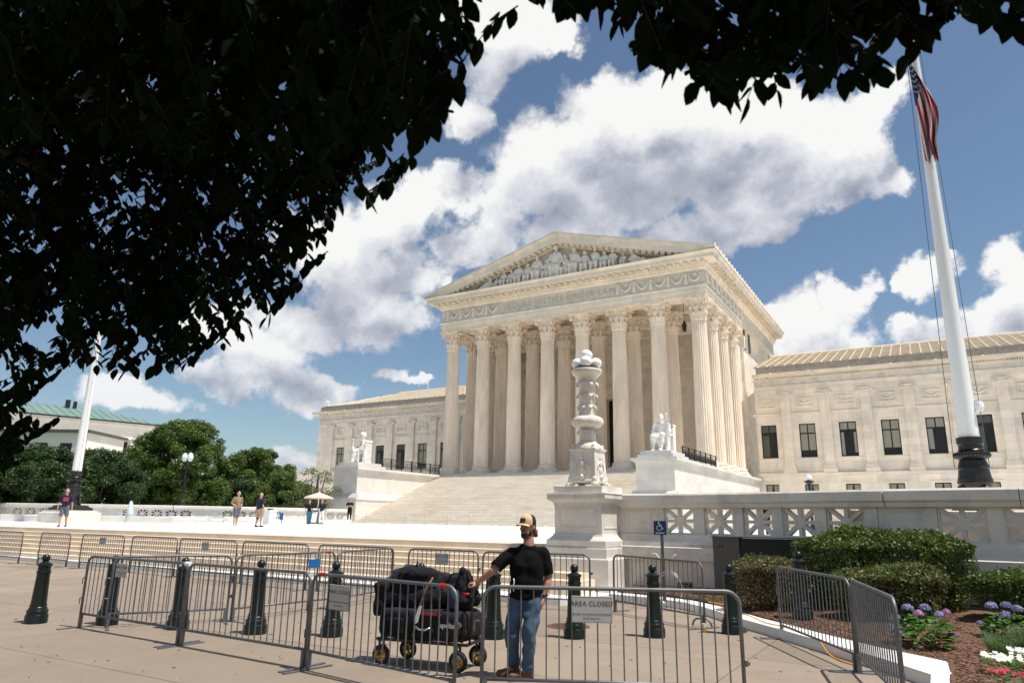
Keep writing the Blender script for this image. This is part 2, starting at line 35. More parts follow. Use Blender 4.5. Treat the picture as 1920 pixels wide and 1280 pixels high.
TWIGS_FAR = '-421 256 610 -411 205 564 -601 219 393 -274 201 539 -357 196 543 -483 259 303 -429 262 418 -357 240 299 -463 217 471 -431 246 575 -295 301 552 -511 184 426 -356 258 362 -488 210 338 -454 199 444 -504 237 624 -280 248 556 -593 267 449 -257 275 434 -521 188 531 -401 283 364 -545 175 524 -454 333 347 -241 216 502 -245 238 339 -341 206 479 -349 290 472 -359 299 312 -513 151 523 -344 219 546 -400 280 635 -335 260 366 -236 256 462 -628 259 435 -450 301 283 -401 264 638 -268 249 392 -323 278 443 -477 263 557 -293 265 452 -434 189 515 -329 189 496 -519 231 424 -374 292 420 -410 186 509 -473 187 602 -465 149 549 -430 238 434 -326 291 637 -521 253 442 -466 221 400 -299 291 504 -459 231 624 -387 254 567 -262 204 467 -388 320 311 -509 263 442 -445 178 519 -556 202 546 -414 201 403 -428 257 634 -525 247 404 -413 236 412 -273 227 489 -380 216 474 -520 194 660 -363 302 393 -497 191 391 -262 235 347 -615 188 708 -254 266 410 -256 253 512 -363 309 573 -562 277 422 -391 236 623 -465 211 328 -492 278 431 -272 281 573 -654 262 430 -454 259 656 -431 258 261 -458 219 392 -337 244 313 -267 256 383 -289 273 556 -613 225 486 -328 224 469 -445 177 540 -526 276 476 -601 290 389 -428 260 634 -405 276 597 -498 170 388 -397 271 594 -444 157 547 -301 214 459 -299 216 461 -552 193 627 -364 281 368 -441 153 568 -562 241 322 -513 227 197 -407 225 384 -201 227 398 -496 244 584 -473 144 562 -418 216 311 -417 223 624 -395 251 344 -476 317 371 -558 224 464 -442 244 596 -541 267 374 -361 322 415 -263 265 538 -297 302 419 -440 223 321 -425 192 538 -567 183 574 -295 238 418 -468 233 475 -409 259 319 -457 258 287 -454 201 498 -414 281 564 -218 219 457 -590 257 314 -578 219 599 -363 324 379 -444 262 400 -507 223 671 -230 223 462 -488 314 389 -553 212 333 -270 249 363 -326 263 388 -444 230 585 -425 218 442 -413 245 326 -455 191 612 -410 315 296 -235 266 392 -422 291 535 -517 215 564 -375 211 484 -479 232 477 -325 198 448 -459 297 303 -535 212 352 -521 209 267 -525 141 610 -233 275 407 -450 200 607 -409 203 365 -551 199 441 -632 247 392 -608 302 309 -245 225 500 -522 182 502 -442 190 451 -636 265 213 -505 218 394 -347 218 368 -483 178 442 -310 260 310 -381 232 276 -503 176 627 -295 305 507 -460 295 415 -293 273 502 -331 241 526 -646 215 481 -487 218 295 -425 265 296 -440 304 412 -325 215 501 -547 287 284 -473 307 447 -448 296 410 -593 220 551 -466 177 526 -513 198 458 -489 229 532 -256 201 480 -576 252 402 -228 240 355 -311 317 532 -505 221 301 -575 191 573 -263 235 402 -240 230 408 -456 300 372 -337 326 484 -262 228 418 -351 260 515 -282 254 504 -446 247 385 -482 257 347 -339 302 599 -599 201 623 -344 278 467 -526 267 365 -432 255 394 -483 255 560 -540 176 460 -517 289 364 -266 223 497 -573 314 320 -653 263 292 -384 301 331 -532 193 420 -428 170 482 -327 265 451 -239 239 390 -334 229 444 -618 203 689 -388 297 436 -364 273 389 -556 184 543 -283 196 527 -574 226 475 -425 194 539 -539 170 619 -662 207 578 -430 310 414 -613 253 516 -605 218 437 -387 226 310 -295 284 438 -406 201 394 -630 226 503 -395 262 343 -518 262 275 -428 282 549 -501 176 585 -635 217 594 -523 186 515 -379 246 478 -355 188 481 -527 217 533 -207 221 437 -279 240 528 -342 221 513 -452 212 423 -358 320 378 -508 185 521 -521 191 405 -304 244 479 -441 175 530 -446 178 448 -273 223 545 -389 271 308 -507 187 529 -437 222 594 -385 260 408 -447 157 553 -314 217 453 -281 291 388 -545 230 419 -504 203 291 -357 236 292 -578 240 280 -369 217 340 -497 150 484 -610 241 297 -411 228 276 -286 309 448 -599 244 489 -337 325 397 -395 298 540 -370 238 281 -373 210 496 -594 237 569 -325 312 367 -435 230 387 -371 224 376 -461 218 526 -540 238 265 -285 252 502 -497 196 495 -330 294 371 -372 306 531 -330 255 382 -303 305 537 -465 316 389 -420 207 389 -350 251 282 -285 246 442 -517 219 286 -316 265 509 -372 268 407 -284 308 419 -566 237 620 -456 242 311 -570 213 691 -438 301 382 -517 291 278 -494 210 602 -349 240 414 -559 278 466 -479 222 474 -558 220 653 -459 193 446 -398 200 510 -598 203 523 -547 263 478 -347 244 346 -459 202 468 -332 250 470 -386 225 615 -253 277 392 -226 216 439 -328 250 401 -461 233 489 -401 273 361 -325 346 462 -250 270 417 -559 241 548 -408 262 333 -559 273 470 -377 201 453 -453 307 467 -279 232 528 -568 271 413 -520 262 507 -345 220 436 -325 218 504 -406 248 484 -638 283 207 -534 212 405 -608 224 346 -592 198 627 -483 176 405 -652 186 709 -375 232 277 -227 268 403 -586 205 504 -346 341 428 -271 246 325 -452 231 406 -589 208 652 -400 217 524 -543 230 463 -352 292 319 -335 225 562 -458 217 654 -338 309 534 -410 302 401 -530 246 528 -418 204 468 -449 181 412 -459 208 437 -713 297 209 -436 288 323 -487 165 422 -463 230 553 -345 242 358 -518 263 352 -505 254 443 -569 252 334 -273 292 520 -378 257 348 -324 248 421 -513 203 523 -393 308 538 -442 209 398 -451 237 383 -667 235 471 -260 233 520 -415 254 281 -498 253 549 -441 223 618 -532 212 634 -580 225 385 -452 304 413 -386 210 411 -309 338 437 -541 223 612 -352 238 265 -521 257 390 -454 229 601 -415 243 332 -291 342 481 -551 238 377 -336 204 433 -369 228 577 -376 276 554 -270 242 445 -444 267 352 -444 149 550 -296 279 576 -394 207 511 -234 205 485 -629 241 442 -434 267 294 -357 270 661 -501 163 608 -471 276 422 -434 277 561 -633 269 411 -320 255 576 -555 242 211 -616 248 353 -483 241 622 -285 243 321 -606 270 249 -507 218 424 -475 223 249 -273 315 432 -516 146 606 -502 241 371 -461 193 515 -462 338 340 -331 278 362 -586 309 335 -456 247 296 -494 224 200 -422 345 325 -391 257 394 -558 202 347 -472 236 292 -366 293 600 -590 283 350 -249 233 358 -477 204 381 -232 256 428 -332 216 546 -377 265 278 -492 223 682 -345 280 564 -578 210 642 -614 196 653 -364 297 557 -569 287 294 -656 249 403 -488 280 441 -281 328 462 -588 203 529 -535 199 508 -510 293 350 -447 214 352 -548 163 571 -307 283 467 -674 252 367 -431 165 569 -573 220 375 -449 223 393 -436 263 427 -470 195 607 -491 202 364 -323 274 432 -413 317 303 -367 265 613 -324 241 434 -228 221 427 -358 196 426 -309 256 591 -340 283 599 -358 271 591 -656 231 490 -377 201 426 -233 226 526 -271 256 445 -541 151 631 -578 272 272 -252 197 517 -420 220 484 -426 246 644 -482 284 399 -533 269 328 -549 254 328 -445 335 346 -477 250 269 -444 223 391 -491 150 537 -257 307 437 -313 292 362 -421 216 357 -470 303 366 -339 295 355 -403 270 302 -429 279 312 -474 203 343 -425 198 484 -274 256 478 -447 210 382 -366 225 569 -341 248 524 -592 230 257 -340 251 545 -443 232 316 -369 302 505 -483 245 433 -279 243 321 -355 217 456 -575 216 378 -479 282 309 -611 271 238 -318 219 567 -289 249 500 -439 245 526 -322 232 394 -447 209 640 -546 237 403 -631 258 440 -402 264 461 -460 220 373 -297 194 482 -591 261 294 -508 276 544 -464 337 308 -574 274 457 -297 207 467 -328 248 592 -391 257 260 -590 228 374 -583 222 565 -336 246 544 -405 252 365 -578 169 576 -292 264 513 -393 220 307 -345 223 431 -556 222 309 -441 202 523 -380 324 342 -521 207 327 -616 274 371 -540 221 209 -411 194 448 -519 242 452 -505 321 300 -385 200 505 -261 246 430 -288 233 329 -544 171 665 -490 220 219 -485 181 600 -485 254 271 -366 214 601 -585 215 676 -554 161 639 -464 222 480 -266 275 438 -369 222 576 -581 216 518 -336 234 302 -407 261 517 -376 282 599 -516 243 635 -354 292 527 -623 230 546 -497 242 500 -409 261 299 -443 206 443 -339 220 550 -480 203 573 -615 245 487 -256 219 476 -557 257 259 -307 304 576 -434 219 291 -472 287 418 -487 309 285 -481 212 360 -298 199 530 -332 277 330 -366 305 483 -573 193 473 -690 294 246 -319 246 388 -367 227 358 -307 244 268 -274 271 613 -552 222 366 -297 256 325 -421 224 597 -395 176 546 -583 218 472 -475 263 518 -418 280 473 -424 336 383 -523 159 507 -538 290 455 -262 269 395 -385 268 578 -306 241 319 -263 254 387 -310 220 554 -309 243 521 -380 240 334 -497 210 413 -370 313 317 -651 197 614 -568 251 454 -313 240 451 -257 219 543 -455 246 665 -454 259 267 -516 233 502 -407 267 446 -535 197 371 -372 334 406 -505 191 589 -371 319 520 -488 220 588 -420 276 401 -301 263 500 -476 236 468 -282 300 421 -625 201 664 -488 208 316 -345 292 517 -442 205 528 -370 288 471 -305 271 405 -535 240 372 -496 190 480 -477 146 523 -501 141 560 -477 258 296 -409 287 369 -482 148 587 -241 234 422 -638 262 270 -322 243 578 -482 292 324 -401 194 445 -249 244 566 -368 247 266 -387 240 449 -411 284 527 -551 285 449 -427 195 591 -540 211 485 -218 234 441 -462 187 613 -463 156 499 -502 250 409 -430 226 651 -292 251 594 -544 278 337 -325 199 565 -416 215 371 -523 193 641 -517 160 570 -324 304 443 -490 234 398 -318 274 385 -557 222 352 -472 242 340 -556 189 448 -455 337 352 -480 325 294 -511 204 548 -427 233 510 -451 298 274 -432 190 534 -608 240 259 -335 239 377 -536 172 573 -398 279 360 -317 334 453 -486 225 528 -393 238 325 -402 201 536 -457 297 364 -457 206 580 -607 222 535 -445 269 482 -667 234 490 -331 217 511 -348 272 527 -420 233 548 -265 195 505 -444 271 527 -417 181 446 -564 234 321 -447 193 396 -258 241 490 -544 266 355 -638 288 278 -352 227 367 -304 236 348 -526 174 413 -492 151 481 -454 187 548 -270 282 568 -553 175 596 -513 199 634 -309 212 441 -535 191 485 -474 244 442 -474 189 384 -447 257 609 -459 198 502 -277 277 414 -571 217 543 -419 275 582 -528 308 294 -498 314 343 -617 227 403 -605 258 212 -412 233 410 -389 221 477 -324 272 358 -283 282 528 -326 299 414 -578 230 517 -381 279 452 -572 249 377 -515 231 298 -399 304 338 -576 275 435 -304 235 445 -291 267 382 -228 227 510 -637 236 392 -472 220 554 -401 218 369 -250 243 412 -463 238 319 -332 249 531 -618 167 704 -437 246 277 -674 266 250 -271 263 517 -324 266 370 -403 344 364 -459 208 332 -583 233 361 -511 160 557 -396 198 431 -321 326 455 -406 267 567 -401 332 322 -564 256 306 -578 267 473 -332 212 467 -413 272 265 -344 297 319 -441 222 324 -571 224 625 -480 211 266 -357 212 561 -305 238 476 -578 192 628 -330 287 525 -345 309 562 -307 208 439 -533 258 342 -458 240 498 -536 314 343 -275 241 572 -242 227 527 -479 204 599 -452 283 495 -321 258 534 -537 281 438 -498 261 324 -453 263 288 -333 247 428 -527 232 593 -469 291 371 -580 254 436 -491 226 391 -470 178 409 -299 289 421 -215 226 404 -280 243 300 -488 189 588 -401 210 565 -617 237 416 -370 294 496 -287 312 449 -541 276 474 -477 238 657 -395 233 290 -264 235 399 -372 265 535 -570 186 559 -673 303 209 -274 244 341 -399 289 294 -602 173 632 -460 174 436 -234 283 405 -631 256 229 -487 227 361 -513 234 519 -575 261 333 -408 269 274 -416 331 384 -635 270 349 -676 276 237 -432 203 385 -591 262 209 -402 249 557 -345 223 506 -519 218 445 -499 244 636 -409 175 515 -215 245 379 -615 271 339 -629 200 536 -370 236 495 -291 274 374 -461 296 413 -339 291 340 -429 161 557 -479 200 512 -238 234 487 -378 287 559 -368 255 572 -464 216 608 -689 280 308 -306 236 329 -351 297 307 -673 264 370 -615 191 528 -646 252 376 -580 213 498 -413 316 379 -518 252 272 -512 218 315 -420 251 668 -555 270 307 -258 248 348 -542 251 586 -331 246 434 -402 286 346 -289 303 449 -460 302 360 -430 209 614 -606 187 627 -633 176 672 -361 249 362 -336 269 609 -509 255 582 -410 202 393 -375 273 530 -317 199 514 -306 310 429 -525 169 576 -251 229 369 -309 202 475 -281 230 543 -280 291 456 -417 256 421 -323 320 459 -378 190 521 -571 278 465 -532 289 323 -422 259 509 -661 270 208 -246 207 462 -672 265 305 -489 220 325 -444 195 470 -456 218 339 -318 243 567 -418 326 321 -508 162 440 -357 257 590 -319 247 384 -319 257 614 -523 262 553 -432 258 655 -494 245 358 -330 222 534 -618 166 675 -227 210 478 -306 290 415 -538 224 320 -544 181 479 -404 291 587 -549 317 315 -409 166 521 -284 246 358 -503 251 292 -424 236 439 -456 249 496 -296 276 490 -577 222 347 -461 302 376 -439 235 426 -504 210 326 -456 303 436 -305 222 474 -522 180 479 -362 223 413 -268 207 463 -338 328 437 -278 291 545 -638 226 436 -639 243 406 -425 263 388 -643 177 724 -356 326 432 -533 220 438 -274 273 418 -423 286 413 -619 271 220 -382 200 504 -296 231 427 -514 240 308 -570 155 623 -487 236 703 -531 210 257 -343 272 547 -371 228 546 -409 328 333 -304 248 363 -411 185 509 -490 211 304 -640 185 728 -325 193 478 -353 188 513 -373 251 610 -450 165 553 -511 298 422 -459 308 406 -435 214 525 -544 283 354 -465 264 443 -465 206 456 -501 266 318 -271 227 492 -502 218 280 -374 258 569 -567 269 403 -555 188 464 -650 241 474 -545 242 234 -423 347 361 -354 235 469 -302 322 443 -281 243 448 -413 244 295 -261 270 376 -594 287 376 -281 228 423 -377 307 347 -610 254 451 -410 267 293 -408 207 574 -284 294 592 -599 209 703 -281 298 462 -294 283 416 -335 213 535 -439 183 540 -314 301 569 -288 321 526 -634 211 571 -384 301 364 -428 311 340 -403 287 497 -273 253 333 -352 327 376 -663 263 359 -282 288 497 -290 312 459 -459 243 573 -489 271 466 -533 225 566 -583 222 282 -521 225 615 -536 196 621 -512 258 500 -332 322 393 -564 262 255 -426 257 421 -510 228 363 -485 191 533 -461 213 540 -288 245 333 -278 283 486 -534 184 566 -669 218 560 -659 273 346 -694 225 690 -616 270 491 -563 302 548 -472 254 482 -581 249 723 -569 250 425 -328 292 517 -566 238 474 -406 290 372 -494 292 603 -413 344 562 -653 259 295 -554 289 607 -400 276 487 -518 301 341 -485 324 414 -633 295 436 -617 182 652 -617 286 420 -670 318 357 -503 240 532 -597 265 386 -390 298 623 -376 363 526 -563 256 486 -503 233 499 -369 327 479 -458 334 412 -468 303 470 -510 234 555 -525 238 704 -615 320 378 -472 289 511 -405 309 415 -421 263 481 -577 204 631 -400 292 539 -430 329 354 -393 334 451 -474 281 425 -537 260 520 -438 372 430 -677 256 484 -424 300 377 -344 283 454 -563 257 354 -549 244 594 -375 243 606 -345 318 519 -656 212 558 -599 214 713 -433 265 663 -684 255 367 -397 365 503 -679 223 661 -358 276 492 -363 304 617 -450 288 381 -559 196 603 -481 338 370 -497 305 571 -536 287 341 -702 301 318 -492 251 525 -422 242 641 -601 268 511 -618 267 590 -562 301 468 -383 323 398 -476 280 346 -414 281 557 -605 185 634 -509 319 388 -639 205 618 -443 273 422 -428 327 398 -393 287 501 -359 355 567 -645 230 497 -675 272 251 -312 316 495 -427 332 521 -424 321 465 -549 234 492 -486 280 488 -701 263 363 -394 306 408 -504 307 614 -628 199 548 -554 231 567 -500 318 449 -316 297 474 -384 255 620 -532 290 380 -504 291 411 -306 288 583 -502 288 647 -639 208 741 -689 263 367 -562 245 500 -562 185 623 -363 300 612 -484 318 333 -515 256 619 -343 283 569 -673 272 330 -409 343 557 -556 219 616 -605 275 510 -735 294 325 -686 281 339 -435 289 606 -533 253 445 -528 312 491 -609 207 479 -383 362 537 -463 343 369 -472 314 542 -650 247 501 -405 241 596 -608 203 537 -549 263 717 -449 281 575 -361 237 624 -368 309 450 -584 292 571 -397 332 585 -649 269 572 -703 235 564 -592 239 709 -703 218 604 -590 233 394 -673 276 290 -646 221 770 -500 235 502 -647 300 446 -489 258 540 -520 341 402 -608 324 385 -391 247 642 -537 249 687 -395 259 586 -432 338 414 -621 249 466 -568 232 683 -467 335 513 -526 241 520 -659 183 741 -598 233 384 -491 316 545 -673 265 282 -489 325 381 -487 304 404 -674 273 461 -573 227 526 -461 233 582 -376 249 623 -623 286 415 -458 270 567 -376 253 605 -408 304 661 -459 258 507 -433 290 722 -596 242 495 -605 287 499 -302 311 464 -454 306 449 -307 290 559 -438 324 541 -649 282 417 -354 241 621 -562 347 365 -687 286 477 -328 349 506 -621 280 336 -314 270 541 -671 215 520 -612 270 401 -548 295 522 -613 306 341 -620 226 662 -577 293 497 -582 195 620 -568 250 416 -405 276 422 -425 321 404 -437 328 481 -553 311 520 -441 318 476 -542 314 339 -421 248 637 -606 245 483 -306 272 523 -487 243 667 -471 364 376 -368 329 495 -477 325 438 -310 285 528 -382 314 372 -467 242 583 -371 338 628 -524 274 401 -663 230 534 -577 279 516 -598 286 462 -377 287 493 -650 178 723 -655 240 420 -431 299 597 -568 269 544 -290 272 574 -496 224 671 -496 261 586 -520 223 549 -530 264 348 -511 314 534 -602 244 592 -419 292 542 -474 369 393 -456 251 537 -552 230 480 -509 318 387 -404 252 548 -673 262 417 -477 358 375 -563 343 380 -675 286 463 -555 275 384 -537 205 611 -346 265 554 -449 362 459 -468 341 348 -367 243 606 -355 343 637 -564 234 420 -674 272 252 -535 257 740 -431 331 352 -343 262 550 -410 313 485 -650 292 500 -502 264 734 -455 297 351 -609 201 735 -680 247 456 -311 277 547 -652 271 334 -500 343 482 -384 235 611 -398 285 391 -642 196 652 -318 318 511 -529 253 625 -353 281 605 -620 247 313 -393 284 408 -657 182 734 -437 322 457 -568 199 597 -687 290 322 -362 312 490 -547 274 573 -511 191 665 -415 236 652 -540 237 459 -587 238 633 -643 316 352 -709 264 343 -473 294 321 -356 298 449 -485 250 452 -541 261 345 -508 285 687 -626 185 613 -342 331 521 -399 348 475 -620 229 385 -577 243 589 -324 330 553 -590 273 382 -502 299 611 -724 280 302 -454 319 474 -572 225 512 -571 267 530 -589 297 342 -465 254 494 -459 284 412 -360 332 639 -473 313 625 -383 344 478 -342 289 643 -339 322 506 -682 289 324 -534 265 436 -689 197 739 -597 244 426 -413 273 502 -383 255 580 -486 237 620 -572 235 503 -601 282 383 -293 278 525 -473 285 552 -354 363 527 -419 309 340 -537 323 389 -603 246 559 -671 274 368 -707 280 345 -466 267 434 -445 221 650 -694 217 621 -532 279 412 -389 306 395 -293 263 579 -531 231 714 -657 263 320 -490 307 499 -381 328 496 -611 320 345 -640 262 380 -588 350 347 -584 322 439 -385 299 699 -364 346 529 -418 333 364 -592 306 398 -485 279 501 -605 315 341 -586 251 461 -464 252 537 -405 322 562 -575 298 353 -637 198 565 -673 269 334 -546 303 447 -427 245 541 -533 247 607 -627 272 359 -558 293 519 -623 281 566 -552 193 594 -668 219 644 -764 294 293 -439 251 590 -522 322 526 -598 254 461 -458 325 578 -639 240 683 -528 311 367 -568 306 362 -668 294 361 -579 323 356 -643 194 635 -446 222 651 -761 303 267 -432 295 610 -532 323 484 -641 295 333 -663 257 288 -437 321 350 -369 316 709 -435 332 570 -611 212 730 -537 214 560 -417 278 632 -619 188 597 -379 279 449 -527 293 574 -480 281 423 -555 316 407 -475 336 391 -479 241 582 -376 364 502 -466 311 328 -421 252 508 -549 260 546 -646 267 299 -308 263 585 -567 289 395 -659 298 350 -365 336 509 -589 221 568 -654 271 371 -497 213 628 -687 242 437 -411 348 446 -333 339 543 -685 262 487 -549 287 561 -378 240 606 -517 246 666 -713 249 552 -462 268 695 -331 299 516 -427 282 552 -637 230 725 -453 299 548 -540 324 323 -460 321 390 -736 288 301 -401 266 641 -484 302 431 -710 274 379 -506 346 371 -676 230 457 -404 276 517 -458 297 421 -460 213 662 -533 326 449 -491 281 448 -500 302 386 -483 198 651 -638 237 621 -465 296 498 -393 312 551 -427 297 572 -620 254 328 -547 262 396 -514 281 583 -543 270 562 -371 306 570 -613 244 392 -494 220 673 -353 292 489 -412 265 606 -409 277 428 -335 264 633 -350 315 534 -544 254 518 -637 193 636 -554 211 588 -396 349 539 -435 324 609 -595 237 494 -444 315 519 -530 369 345 -549 225 531 -432 366 447 -661 263 449 -721 290 245 -446 248 643 -399 325 631 -592 325 378 -569 253 434 -700 200 707 -487 308 546 -611 243 647 -426 323 546 -596 231 703 -378 345 593 -732 296 275 -494 253 478 -516 290 545 -460 305 602 -495 314 359 -491 306 436 -313 309 551 -351 268 634 -712 228 596 -553 284 568 -659 291 415 -594 251 388 -760 296 286 -627 220 611 -731 287 308 -639 289 412 -374 319 569 -473 257 472 -655 283 348 -695 195 772 -647 233 640 -437 323 389 -548 252 468 -428 298 440 -600 256 297 -668 263 350 -635 300 464 -369 314 523 -555 225 502 -388 362 476 -425 277 603 -591 197 616 -684 295 436 -573 253 524 -404 314 512 -526 263 359 -753 285 357 -416 266 507 -376 303 370 -475 316 604 -588 269 424 -457 294 310 -350 321 465 -611 227 504 -465 246 561 -566 346 378 -406 272 565 -595 258 306 -379 290 423 -383 244 623 -442 287 360 -337 340 547 -399 267 619 -558 279 318 -371 239 629 -714 227 570 -711 219 607 -552 256 468 -526 265 566 -552 348 401 -567 225 610 -592 245 651 -594 288 585 -435 262 479 -399 353 556 -397 287 569 -718 272 429 -637 227 633 -648 223 438 -436 295 722 -444 300 440 -426 223 627 -430 347 449 -480 313 419 -618 244 524 -569 228 535 -515 289 388 -617 189 566 -561 213 703 -563 239 576 -418 287 653 -530 306 532 -448 270 713 -515 272 513 -283 305 472 -629 312 336 -609 316 358 -622 252 350 -446 242 582 -406 290 432 -526 357 348 -329 309 514 -608 240 594 -558 302 454 -675 222 562 -317 270 542 -650 287 499 -664 258 436 -661 230 653 -589 233 574 -450 234 574 -617 227 394 -578 215 640 -615 245 574 -639 290 515 -626 315 412 -413 316 633 -586 285 394 -611 246 581 -400 263 636 -539 301 477 -485 202 647 -407 284 485 -528 283 369 -450 278 415 -515 265 508 -393 266 670 -618 236 333 -451 340 472 -347 309 556 -511 327 389 -510 282 701 -500 321 451 -494 278 455 -543 197 629 -453 208 652 -401 293 623 -325 327 464 -538 235 577 -517 308 382 -389 310 602 -632 213 680 -347 317 440 -456 289 675 -320 277 527 -666 287 428 -296 291 475 -405 223 633 -458 274 576 -624 274 321 -500 309 441 -496 224 628 -420 309 332 -636 200 537 -441 248 622 -688 233 589 -617 220 453 -514 317 494 -667 273 483 -475 266 566 -564 261 416 -599 317 448 -315 318 510 -576 245 728 -550 309 359 -465 273 429 -419 347 426 -556 282 339 -540 277 363 -685 260 565 -549 258 752 -546 296 329 -423 290 391 -649 262 515 -329 319 451 -361 316 652 -459 307 323 -355 314 459 -369 352 510 -638 303 410 -623 225 691 -670 312 354 -461 266 471 -620 196 710 -543 317 352 -578 208 517 -408 294 466 -389 283 468 -565 240 432 -540 221 658 -464 290 337 -563 285 518 -459 276 476 -519 343 350 -425 277 666 -444 290 613 -578 261 543 -442 341 487 -759 304 273 -633 209 554 -544 196 668 -451 328 460 -322 279 628 -500 339 462 -448 216 657 -446 237 648 -628 301 363 -584 284 506 -410 286 455 -519 298 352 -589 261 298 -488 268 598 -598 254 624 -423 320 373 -570 280 372 -608 201 721 -643 280 308 -651 244 430 -511 217 555 -637 273 379 -488 234 648 -729 260 405 -445 324 403 -637 235 624 -628 300 373 -411 325 610 -503 212 663 -631 240 421 -587 169 627 -648 275 353 -464 253 608 -430 297 435 -565 249 515 -668 217 587 -725 230 620 -606 287 416 -590 236 415 -418 286 504 -603 293 371 -599 195 531 -533 330 471 -491 286 419 -517 294 645 -262 307 452 -223 278 403 -240 293 410 -235 271 386 -261 281 386 -264 283 388 -293 301 386 -285 282 359 -323 317 378 -304 290 348 -336 315 349 -316 288 322 -351 307 316 -327 283 302 -350 290 290 -389 303 288 -403 301 282 -430 299 274 -417 285 267 -429 271 263 -498 293 271 -472 271 265 -507 277 272 -553 276 274 -508 243 259 -560 260 251 -588 270 244 -548 251 218 -599 273 215 -605 273 201 -620 262 196'
